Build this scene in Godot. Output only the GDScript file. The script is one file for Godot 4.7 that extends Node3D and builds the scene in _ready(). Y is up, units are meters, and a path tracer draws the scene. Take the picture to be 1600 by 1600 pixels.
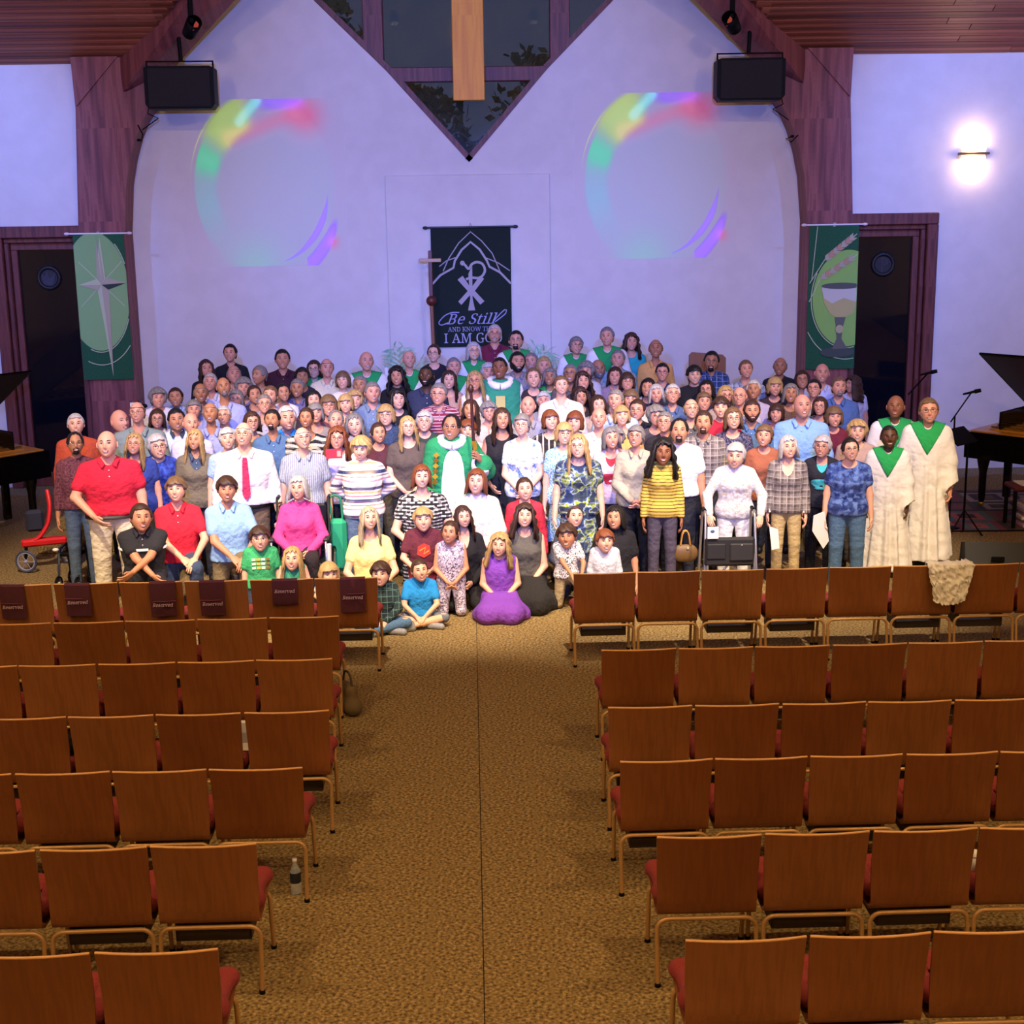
extends Node3D
# A church hall seen from the balcony: a large group stands on the chancel steps.
func _ready() -> void:
	# ------------------------------------------------ camera, sky, lights, exposure
	var cam := Camera3D.new()
	cam.name = "camera"
	add_child(cam)
	cam.transform = Transform3D(Basis(Vector3(0.999444, -0.014340, 0.030099), Vector3(0.020601, 0.975435, -0.219324), Vector3(-0.026215, 0.219822, 0.975188)), Vector3(0, 4.13, 0))
	cam.fov = 39.1463
	cam.far = 200.0
	cam.current = true
	var env := Environment.new()
	env.background_mode = Environment.BG_COLOR
	env.background_color = Color(0.20, 0.235, 0.34)
	env.tonemap_mode = Environment.TONE_MAPPER_LINEAR
	env.tonemap_exposure = 1.0
	env.sdfgi_enabled = true
	env.ssao_enabled = true
	env.ssil_enabled = true
	var we := WorldEnvironment.new()
	we.name = "environment"
	we.environment = env
	add_child(we)
	# warm stage floods on the lighting bar, aimed at the front of the group
	for x in [-4.2, -1.5, 1.5, 4.2]:
		stage_lamp(Vector3(x, 7.6, -9.6), Vector3(x * 0.72, 0.75, -14.7), Color(1.0, 0.90, 0.79), WARM, 20.0)
	# blue-violet wash on the chancel wall and the walls beside it
	for x in [-1.4, 1.4]:
		stage_lamp(Vector3(x * 0.5, 5.1, -1.6), Vector3(x * 1.3, 3.3, -21.0), Color(0.35, 0.51, 1.0), BLUE, 18.5)
	for x in [-7.5, 7.5]:
		stage_lamp(Vector3(x, 7.4, -14.2), Vector3(x * 1.16, 3.9, -20.6), Color(0.36, 0.53, 1.0), BLUE2, 36.0)
	for x in [-2.5, 2.5]:
		stage_lamp(Vector3(x, 8.4, -11.0), Vector3(x * 0.9, 1.6, -18.2), Color(0.64, 0.66, 1.0), LILAC, 25.0)
	# dim amber house lamps over the seats
	for p in [Vector3(-4.5, 7.6, -7.0), Vector3(4.5, 7.6, -7.0), Vector3(-4.5, 7.6, -1.5), Vector3(4.5, 7.6, -1.5), Vector3(0, 8.2, -4.2)]:
		house_lamp(p, Color(1.0, 0.83, 0.58), HOUSE)
	mats()
	shell()
	window()
	sides()
	banners()
	seats()
	stage_things()
	make_people()
	print("done ", Time.get_ticks_msec())
const WARM := 84.0
const BLUE := 164.0
const BLUE2 := 52.0
const LILAC := 24.0
const HOUSE := 14.0
func stage_lamp(at: Vector3, aim: Vector3, col: Color, e: float, ang: float) -> void:
	var t := thing("stage_lamp", "black stage spotlight hung above the hall", "stage light", at, 0.0, "stage lamps under the roof")
	t.look_at(aim)
	var can := st_new()
	lathe(can, [Vector2(0.0, 0.0), Vector2(0.08, 0.01), Vector2(0.10, 0.12), Vector2(0.10, 0.34), Vector2(0.092, 0.34), Vector2(0.085, 0.30)], 16, Transform3D(Basis(Vector3.RIGHT, -PI / 2), Vector3(0, 0, 0.32)))
	part("can", done(can), flat("#101012", 0.5), t)
	var g := flat("#fff4e0", 0.4)
	g.emission_enabled = true
	g.emission = col
	g.emission_energy_multiplier = 3.0
	part("lens", lathem([Vector2(0.0, 0.0), Vector2(0.084, 0.0), Vector2(0.084, 0.004), Vector2(0.0, 0.004)], 16), g, t, Transform3D(Basis(Vector3.RIGHT, -PI / 2), Vector3(0, 0, 0.03)))
	var l := SpotLight3D.new()
	l.name = "light"
	l.light_color = col
	l.light_energy = e
	l.spot_angle = ang
	l.spot_angle_attenuation = 0.6
	l.spot_range = 40.0
	l.spot_attenuation = 2.0
	l.light_size = 0.12
	l.shadow_enabled = true
	t.add_child(l)
	l.position = Vector3(0, 0, -0.04)
func house_lamp(at: Vector3, col: Color, e: float) -> void:
	var t := thing("pendant_lamp", "dimmed amber glass pendant hung from the roof", "pendant lamp", at, 0.0, "pendant lamps over the seats")
	part("stem", tubem([Vector3(0, 0.1, 0), Vector3(0, 11.0 - at.y, 0)], 0.012, 6), flat("#2a2018", 0.5), t)
	part("cap", lathem([Vector2(0.15, 0.14), Vector2(0.16, 0.17), Vector2(0.03, 0.22), Vector2(0.0, 0.22)], 16), flat("#3a2a1c", 0.4), t)
	var g := flat("#ffdca0", 0.5)
	g.emission_enabled = true
	g.emission = col
	g.emission_energy_multiplier = 1.5
	part("globe", ellm(Vector3(0.14, 0.14, 0.14), 16, 12), g, t)
	var l := OmniLight3D.new()
	l.name = "light"
	l.light_color = col
	l.light_energy = e
	l.omni_range = 40.0
	l.omni_attenuation = 2.0
	l.light_size = 0.14
	l.shadow_enabled = true
	t.add_child(l)
	l.position = Vector3(0, -0.2, 0)
# ---------------------------------------------------------------- materials
var M := {}
var FL := {}
func flat(hex: String, rough := 0.8, metal := 0.0) -> StandardMaterial3D:
	var m := StandardMaterial3D.new()
	m.albedo_color = Color(hex)
	m.roughness = rough
	m.metallic = metal
	return m
func noise_img(n: int, freq: float, sd: int, oct := 4) -> Image:
	var f := FastNoiseLite.new()
	f.seed = sd
	f.frequency = freq
	f.fractal_octaves = oct
	return f.get_seamless_image(n, n)
func ramp_tex(img: Image, cols: Array, sx := 1, sy := 1) -> ImageTexture:
	# colours by noise value; sx, sy stretch the pattern
	var n := img.get_width()
	var out := Image.create(n, n, false, Image.FORMAT_RGB8)
	for y in n:
		for x in n:
			var v := img.get_pixel((x / sx) % n, (y / sy) % n).r
			var t := clampf((v - 0.2) / 0.6, 0.0, 0.999) * (cols.size() - 1)
			out.set_pixel(x, y, Color(cols[int(t)]).lerp(Color(cols[int(t) + 1]), t - int(t)))
	out.generate_mipmaps()
	return ImageTexture.create_from_image(out)
func tri(m: StandardMaterial3D, tex: Texture2D, scale: Vector3, world := false) -> StandardMaterial3D:
	m.albedo_texture = tex
	m.uv1_triplanar = true
	m.uv1_world_triplanar = world
	m.uv1_scale = scale
	return m
func mats() -> void:
	var speck := noise_img(256, 0.09, 3, 5)
	var grain := noise_img(256, 0.03, 8, 5)
	M.carpet = tri(flat("#ffffff", 0.97), ramp_tex(speck, ["#45351a", "#756038", "#806a40", "#8b7447", "#ae9564"]), Vector3.ONE * 1.5, true)
	M.carpet_under = flat("#3a2614", 0.95)
	M.wall = tri(flat("#ffffff", 0.85), ramp_tex(grain, ["#d8d4d0", "#dedad6"]), Vector3.ONE * 0.3, true)
	var wood := ramp_tex(grain, ["#6a3a28", "#8a5038", "#9a5c42", "#a8684c", "#84482f"], 16, 1)
	var woodv := ramp_tex(grain, ["#663236", "#7a4040", "#864a48", "#905450", "#7a3e3c"], 1, 16)
	M.beam = tri(flat("#ffffff", 0.6), woodv, Vector3.ONE * 0.8)
	M.trim = tri(flat("#c8b8b4", 0.55), woodv, Vector3.ONE * 1.5)
	M.planks = []
	for k in 4:
		M.planks.append(tri(flat(["#ffffff", "#e2d2c8", "#c8b4a8", "#f4e2d4"][k], 0.5), wood, Vector3(0.25, 1.2, 1.2)))
	var cw := ramp_tex(grain, ["#7c4a26", "#84502a", "#8a552d", "#84502a", "#7e4c28"], 1, 12)
	M.shell = []
	for k in 3:
		M.shell.append(tri(flat(["#ffffff", "#f0e6de", "#e4d8cc"][k], 0.38), cw, Vector3.ONE * 2.2))
	M.edge = flat("#c8965a", 0.45)
	M.bronze = flat("#b58c58", 0.4, 0.35)
	M.red = tri(flat("#ffffff", 0.95), ramp_tex(speck, ["#6e2226", "#822c2c", "#8e3432"]), Vector3.ONE * 6.0)
	M.cross = tri(flat("#ffffff", 0.55), ramp_tex(grain, ["#dc8c06", "#e6980a", "#eca010", "#e09008"], 1, 16), Vector3.ONE * 0.9)
	M.black = flat("#070708", 0.6)
	M.black.metallic_specular = 0.25
	M.gloss = flat("#0a090a", 0.12)
	M.darkglass = flat("#0b0d16", 0.06)
	M.green = tri(flat("#ffffff", 0.9), ramp_tex(speck, ["#164a2c", "#1c5634", "#205e3a"]), Vector3.ONE * 2.0)
	M.maroon = tri(flat("#ffffff", 0.95), ramp_tex(speck, ["#38101c", "#461624", "#501a2a"]), Vector3.ONE * 4.0)
	M.steel = flat("#b8bac0", 0.3, 0.8)
	M.white = flat("#e4e2de", 0.85)
	var wn := noise_img(128, 0.035, 21, 3)
	wn.bump_map_to_normal_map(6.0)
	M.fold = ImageTexture.create_from_image(wn)
	var hn := noise_img(128, 0.05, 5, 4)
	M.hairtex = ramp_tex(hn, ["#8a8a8a", "#e0e0e0", "#ffffff", "#b0b0b0"], 1, 6)
func vecs(a: Array) -> PackedVector2Array:
	var o := PackedVector2Array()
	for i in range(0, a.size(), 2):
		o.append(Vector2(a[i], a[i + 1]))
	return o
# ---------------------------------------------------------------- the hall
func shell() -> void:
	# floor: two carpet widths with the seam of the aisle between them
	struct("floor", boxm(Vector3(-13, -0.2, -21.6), Vector3(-0.003, 0.0, 3.0)), M.carpet)
	struct("floor_right", boxm(Vector3(0.003, -0.2, -21.6), Vector3(13, 0.0, 3.0)), M.carpet)
	struct("floor_underlay", boxm(Vector3(-0.02, -0.2, -21.6), Vector3(0.02, -0.008, 3.0)), M.carpet_under)
	var steps := [[16.6, 0.15], [17.15, 0.3], [17.7, 0.45], [18.3, 0.6]]
	for i in steps.size():
		struct("platform_step_%d" % (i + 1), boxm(Vector3(-5.15 + 0.12 * i, 0.0 if i == 0 else steps[i][1] - 0.15, -21.0), Vector3(5.15 - 0.12 * i, steps[i][1], -steps[i][0]), 0.012), M.carpet)
	# chancel wall with the diamond opening
	var st := st_new()
	prism_to(st, vecs([-5.6, 0, 0.03, 0, 0.03, 4.49, -1.10, 5.74, -2.05, 6.67, -2.87, 7.5, -2.05, 8.4, 0.03, 10.2, 0.03, 11.0, -5.6, 11.0]), -21.3, -21.0)
	prism_to(st, vecs([5.6, 0, 0.03, 0, 0.03, 4.49, 1.15, 5.74, 2.10, 6.67, 2.92, 7.5, 2.10, 8.4, 0.03, 10.2, 0.03, 11.0, 5.6, 11.0]), -21.3, -21.0)
	struct("wall_back", done(st), M.wall)
	struct("wall_back_panel", boxm(Vector3(-1.17, 0.6, -21.02), Vector3(1.17, 4.32, -20.94), 0.01), M.wall)
	for s in [-1.0, 1.0]:
		var nm := "left" if s < 0 else "right"
		# white wall beside the chancel: above and outside of the doorway
		var w := st_new()
		var d := [5.40, 6.62, 3.68]
		for b in [[d[1], 0.0, 13.0, 11.0], [d[0] - 0.4, d[2], d[1], 11.0]]:
			var lo := Vector3(min(s * b[0], s * b[2]), b[1], -20.95)
			var hi := Vector3(max(s * b[0], s * b[2]), b[3], -20.62)
			bx(w, lo, hi)
		struct("wall_" + nm, done(w), M.wall)
		struct("wall_%s_side" % nm, boxm(Vector3(min(s * 12.8, s * 13.1), 0, -21), Vector3(max(s * 12.8, s * 13.1), 11.0, 3.0)), M.wall)
		# slim white reveal between post and chancel wall
		struct("wall_%s_reveal" % nm, boxm(Vector3(min(s * 4.86, s * 5.3), 0, -21.02), Vector3(max(s * 4.86, s * 5.3), 4.6, -20.52)), M.wall)
	struct("wall_front", boxm(Vector3(-13, 0, 3.0), Vector3(13, 11.0, 3.3)), M.wall)
	# roof: planked transept slopes left and right, vaulted top
	struct("ceiling", boxm(Vector3(-13, 11.0, -21.6), Vector3(13, 11.3, 3.3)), M.planks[1])
	for s in [-1.0, 1.0]:
		var c := struct("ceiling_left" if s < 0 else "ceiling_right", slope_board(s), M.planks[2])
		var w := 0.135
		var n := 0
		for r in 18:
			# planks run across, their ends cut along the sloping beam
			var t0 := r * w
			var x_in := EAVE_X - (t0 + w) * VALLEY - 0.16
			var xe := 12.6
			var rng := RandomNumberGenerator.new()
			rng.seed = 40 + r
			var x := x_in
			while x < xe:
				var ln: float = min(rng.randf_range(2.2, 3.6), xe - x)
				var pl := boxm(Vector3(min(s * x, s * (x + ln)) + 0.003, -0.022, 0.004), Vector3(max(s * x, s * (x + ln)) - 0.003, 0.0, w - 0.004), 0.005)
				part("plank", pl, M.planks[(r * 7 + n) % 4], c, Transform3D(SLOPE, Vector3(0, 5.87, -20.62) + SLOPE.z * t0))
				n += 1
				x += ln
	beams()
const EAVE_X := 4.7842
const VALLEY := 0.6816
const SLOPE := Basis(Vector3(1, 0, 0), Vector3(0.000000, 0.876216, -0.481919), Vector3(0.000000, 0.481919, 0.876216))
func slope_board(s: float) -> ArrayMesh:
	var st := st_new()
	# backing board above the planks, as far as the roof ridge
	var L := 9.5
	var a := [Vector3(s * EAVE_X, 0, -0.4), Vector3(s * 13.0, 0, -0.4), Vector3(s * 13.0, 0, L), Vector3(s * (EAVE_X - L * VALLEY), 0, L)]
	var q := []
	for p in a:
		q.append(Vector3(0, 5.87, -20.62) + SLOPE * Vector3(p.x, 0.0, p.z))
	for p in a:
		q.append(Vector3(0, 5.87, -20.62) + SLOPE * Vector3(p.x, 0.06, p.z))
	st.set_smooth_group(-1)
	quad(st, q[0], q[1], q[2], q[3]); quad(st, q[7], q[6], q[5], q[4])
	for k in 4:
		quad(st, q[k], q[(k + 1) % 4], q[(k + 1) % 4 + 4], q[k + 4])
	return done(st)
func beams() -> void:
	var A := [Vector3(4.701, 5.979, -20.543), Vector3(4.641, 5.472, -20.463), Vector3(4.24, 5.551, -20.763), Vector3(4.24, 6.301, -21.063), Vector3(3.114, 7.101, -18.503), Vector3(2.461, 7.44, -18.423), Vector3(1.801, 7.427, -18.723), Vector3(1.801, 8.177, -19.023)]
	for s in [-1.0, 1.0]:
		var st := st_new()
		st.set_smooth_group(-1)
		var p := []
		for v in A:
			p.append(Vector3(v.x * s, v.y, v.z))
		# p: start ring 0..3, end ring 4..7
		for k in 4:
			quad(st, p[k], p[(k + 1) % 4], p[(k + 1) % 4 + 4], p[k + 4])
		quad(st, p[0], p[1], p[2], p[3]); quad(st, p[7], p[6], p[5], p[4])
		struct("trim_1" if s < 0 else "trim_2", done(st), M.beam).set_meta("label", "dark laminated roof beam rising from the post")
		# curved post
		var pg := [Vector2(5.4, 3.705), Vector2(5.312, 5.26), Vector2(5.327, 5.82), Vector2(5.342, 6.052), Vector2(4.591, 6.001), Vector2(4.366, 5.899), Vector2(4.192, 5.681), Vector2(4.288, 5.281), Vector2(4.424, 5.08), Vector2(4.526, 4.87), Vector2(4.626, 4.573), Vector2(4.703, 4.232), Vector2(4.766, 3.6), Vector2(4.766, 0), Vector2(5.4, 0)]
		var q := PackedVector2Array()
		for v in pg:
			q.append(Vector2(v.x * s, v.y))
		var post := struct("trim_3" if s < 0 else "trim_4", prism(q, -20.98, -20.5), M.beam)
		post.set_meta("label", "curved laminated wooden post beside the chancel")
		# thicker block at the head of the post, cut on the slant
		var bl := [Vector2(5.317, 5.816), Vector2(5.331, 6.064), Vector2(4.606, 6.023), Vector2(5.29, 5.291)]
		var r := PackedVector2Array()
		for v in bl:
			r.append(Vector2(v.x * s, v.y))
		part("head_block", prism(r, -20.6, -20.46), M.beam, post)
# ---------------------------------------------------------------- diamond window and hanging cross
func window() -> void:
	var w := Node3D.new()
	w.name = "window_1"
	add_child(w)
	w.set_meta("kind", "structure")
	w.set_meta("label", "diamond window with brown mullions above the chancel")
	w.position = Vector3(0.03, 4.49, -21.0)
	var ol := [Vector2(0, 0), Vector2(1.12, 1.25), Vector2(2.07, 2.18), Vector2(2.89, 3.01), Vector2(2.07, 3.91), Vector2(0, 5.71), Vector2(-2.07, 3.91), Vector2(-2.89, 3.01), Vector2(-2.07, 2.18), Vector2(-1.12, 1.25)]
	for i in ol.size():
		var a: Vector2 = ol[i]
		var b: Vector2 = ol[(i + 1) % ol.size()]
		var n := (b - a).normalized().orthogonal() * -0.075
		part("frame_rail", prism(PackedVector2Array([a, b, b - n, a - n] if false else [a, b, b + n, a + n]), -0.26, 0.02), M.trim, w)
	for x in [-1.30, 1.30]:
		part("mullion", boxm(Vector3(x - 0.14, 1.26, -0.2), Vector3(x + 0.14, 4.9, -0.02), 0.01), M.trim, w)
	part("transom", boxm(Vector3(-1.16, 1.10, -0.2), Vector3(1.16, 1.30, -0.03), 0.01), M.trim, w)
	part("transom", boxm(Vector3(-2.75, 2.95, -0.2), Vector3(2.75, 3.15, -0.03), 0.01), M.trim, w)
	var g := StandardMaterial3D.new()
	g.albedo_color = Color(0.10, 0.11, 0.14, 0.12)
	g.transparency = BaseMaterial3D.TRANSPARENCY_ALPHA
	g.roughness = 0.03
	g.metallic_specular = 0.25
	for pn in [[0, 0, 1.0, 1.12, -1.0, 1.12], [-1.18, 1.28, 1.18, 1.28, 1.18, 2.97, -1.18, 2.97], [1.42, 1.57, 2.7, 2.97, 1.42, 2.97], [-1.42, 1.57, -2.7, 2.97, -1.42, 2.97], [-1.18, 3.13, 1.18, 3.13, 1.18, 4.6, 0, 5.6, -1.18, 4.6], [1.42, 3.13, 2.7, 3.13, 1.42, 4.4], [-1.42, 3.13, -2.7, 3.13, -1.42, 4.4]]:
		part("pane", prism(vecs(pn), -0.12, -0.11), g, w)
	# foot of the big wooden cross hanging before the window
	var c := thing("hanging_cross", "large golden wooden cross hung in front of the diamond window", "cross", Vector3(0.046, 5.304, -20.55))
	part("upright", boxm(Vector3(-0.215, 0, -0.07), Vector3(0.215, 5.2, 0.07), 0.008), M.cross, c)
	part("crossbar", boxm(Vector3(-1.35, 3.35, -0.069), Vector3(1.35, 3.78, 0.069), 0.008), M.cross, c)
	for x in [-0.9, 0.9]:
		part("cable", tubem([Vector3(x, 3.78, 0), Vector3(x, 11.0 - c.position.y, 0)], 0.008, 5), M.black, c)
	# trees standing outside in the dusk
	var leafm := flat("#3e5230", 0.9)
	var bark := flat("#4a3a2c", 0.9)
	for q in [[-2.0, -25.5, 7.4, 11], [-0.75, -24.4, 5.5, 12], [1.6, -29.0, 6.4, 13], [3.4, -28.5, 7.8, 14], [-4.6, -28.5, 9.6, 15]]:
		var t := thing("tree", ["dark spreading tree", "dark low bushy tree", "dark slim tree", "dark round-topped tree", "tallest dark tree"][q[3] - 11] + " standing outside behind the diamond window", "tree", Vector3(q[0], 0.0, q[1]), 0.0, "trees outside the window")
		var rng := RandomNumberGenerator.new()
		rng.seed = q[3]
		var h: float = q[2]
		var tr := st_new()
		tube(tr, [Vector3(0, -0.2, 0), Vector3(0.05, h * 0.4, 0), Vector3(-0.05, h * 0.9, 0.05)], [0.16, 0.11, 0.03], 7)
		var lf := st_new()
		lf.set_smooth_group(-1)
		for k in 26:
			var by := h * rng.randf_range(0.45, 0.98)
			var an := rng.randf() * TAU
			var rr := (1.15 - by / h) * h * 0.32 + 0.15
			var tip := Vector3(cos(an) * rr, by + rr * 0.35, sin(an) * rr)
			tube(tr, [Vector3(0, by, 0), tip], [0.03, 0.01], 5)
			for m in 70:
				var c0 := Vector3(0, by, 0).lerp(tip, rng.randf_range(0.3, 1.1)) + Vector3(rng.randfn(), rng.randfn(), rng.randfn()) * 0.16
				var u := Vector3(rng.randfn(), rng.randfn(), rng.randfn()).normalized() * 0.13
				var v := u.cross(Vector3(rng.randfn(), rng.randfn(), rng.randfn())).normalized() * 0.07
				quad(lf, c0 - u, c0 + v, c0 + u, c0 - v)
		part("trunk", done(tr), bark, t)
		var fo := part("foliage", done(lf), leafm, t)
		fo.set_meta("kind", "stuff")
	struct("ground_outside", boxm(Vector3(-40, -0.4, -60), Vector3(40, -0.2, -21.7)), flat("#46523a", 0.95))
	# projector light on the wall, painted as a swirl on added glowing panels
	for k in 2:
		projected_light([Vector2(-2.859, 4.234), Vector2(2.692, 4.253)][k], [Vector2(2.269, 2.308), Vector2(2.321, 2.305)][k], k)
func seg(p: Vector2, a: Vector2, b: Vector2) -> float:
	var ab := b - a
	return (p - a - ab * clampf((p - a).dot(ab) / ab.dot(ab), 0.0, 1.0)).length()
func projected_light(c: Vector2, s: Vector2, k: int) -> void:
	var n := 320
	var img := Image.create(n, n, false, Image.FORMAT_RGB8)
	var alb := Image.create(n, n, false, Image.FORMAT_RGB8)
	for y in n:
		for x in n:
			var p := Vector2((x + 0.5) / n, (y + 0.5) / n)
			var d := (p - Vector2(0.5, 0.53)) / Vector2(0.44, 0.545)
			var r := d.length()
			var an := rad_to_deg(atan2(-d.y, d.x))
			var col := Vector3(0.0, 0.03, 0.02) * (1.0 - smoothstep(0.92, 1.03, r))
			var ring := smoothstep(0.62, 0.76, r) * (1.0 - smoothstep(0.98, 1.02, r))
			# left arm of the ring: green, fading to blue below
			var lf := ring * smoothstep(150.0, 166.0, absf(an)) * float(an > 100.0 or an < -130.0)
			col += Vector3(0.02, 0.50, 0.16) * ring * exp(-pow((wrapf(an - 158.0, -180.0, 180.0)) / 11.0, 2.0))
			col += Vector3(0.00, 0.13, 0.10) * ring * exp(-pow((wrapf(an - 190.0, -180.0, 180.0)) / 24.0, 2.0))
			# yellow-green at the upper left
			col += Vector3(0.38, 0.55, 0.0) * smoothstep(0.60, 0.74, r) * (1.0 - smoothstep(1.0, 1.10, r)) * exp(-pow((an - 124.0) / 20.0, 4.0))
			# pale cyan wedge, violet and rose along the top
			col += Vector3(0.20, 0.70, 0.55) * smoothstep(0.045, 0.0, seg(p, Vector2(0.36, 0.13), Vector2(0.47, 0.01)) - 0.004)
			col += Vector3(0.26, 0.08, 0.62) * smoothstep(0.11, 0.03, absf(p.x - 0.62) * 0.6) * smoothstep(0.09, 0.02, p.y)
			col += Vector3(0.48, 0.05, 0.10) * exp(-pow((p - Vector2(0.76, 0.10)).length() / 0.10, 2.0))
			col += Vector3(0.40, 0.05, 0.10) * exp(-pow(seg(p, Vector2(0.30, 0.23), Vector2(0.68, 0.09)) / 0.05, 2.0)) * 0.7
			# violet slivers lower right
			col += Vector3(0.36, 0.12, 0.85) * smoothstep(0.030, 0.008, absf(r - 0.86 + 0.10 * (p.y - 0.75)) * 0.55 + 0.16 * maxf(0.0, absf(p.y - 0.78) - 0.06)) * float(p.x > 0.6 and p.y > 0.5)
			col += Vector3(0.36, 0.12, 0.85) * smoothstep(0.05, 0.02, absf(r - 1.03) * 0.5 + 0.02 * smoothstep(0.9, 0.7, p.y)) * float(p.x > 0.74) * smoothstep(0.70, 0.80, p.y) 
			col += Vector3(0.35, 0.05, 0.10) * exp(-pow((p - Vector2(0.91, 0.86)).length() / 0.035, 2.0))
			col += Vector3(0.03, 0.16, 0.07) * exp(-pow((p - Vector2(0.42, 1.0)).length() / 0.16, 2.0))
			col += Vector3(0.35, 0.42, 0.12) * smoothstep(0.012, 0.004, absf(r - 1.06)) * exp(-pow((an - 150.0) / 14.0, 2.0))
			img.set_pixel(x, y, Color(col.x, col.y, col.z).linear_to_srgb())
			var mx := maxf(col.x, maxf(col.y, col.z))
			var tint := Color(0.86, 0.843, 0.826).lerp(Color(0.25 + 0.75 * col.x / maxf(mx, 0.01), 0.25 + 0.75 * col.y / maxf(mx, 0.01), 0.25 + 0.75 * col.z / maxf(mx, 0.01)), clampf(mx * 1.1, 0.0, 0.5))  # wall colour tinted with the hue of the projected light
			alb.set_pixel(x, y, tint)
	var t := thing("projected_light_panel", "swirling rainbow ring of projector light painted on a thin added wall panel, on the %s-banner side" % ["star", "chalice"][k], "projected_light", Vector3(c.x, c.y, -20.994))
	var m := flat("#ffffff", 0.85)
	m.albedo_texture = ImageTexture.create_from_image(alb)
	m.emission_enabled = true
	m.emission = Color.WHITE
	m.emission_texture = ImageTexture.create_from_image(img)  # projector light painted as a glowing texture
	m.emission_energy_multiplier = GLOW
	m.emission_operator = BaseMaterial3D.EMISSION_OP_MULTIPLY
	var st := st_new()
	st.set_smooth_group(-1)
	var h := s * 0.5
	var v := [Vector3(-h.x, h.y, -0.002), Vector3(h.x, h.y, -0.002), Vector3(h.x, -h.y, -0.002), Vector3(-h.x, -h.y, -0.002)]
	var uv := [Vector2(0, 0), Vector2(1, 0), Vector2(1, 1), Vector2(0, 1)]
	for i in [0, 1, 2, 0, 2, 3]:
		st.set_uv(uv[i])
		st.add_vertex(v[i])
	st.generate_normals()
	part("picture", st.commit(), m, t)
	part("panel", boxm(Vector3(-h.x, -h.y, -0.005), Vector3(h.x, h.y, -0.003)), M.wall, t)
const GLOW := 0.42
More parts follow.
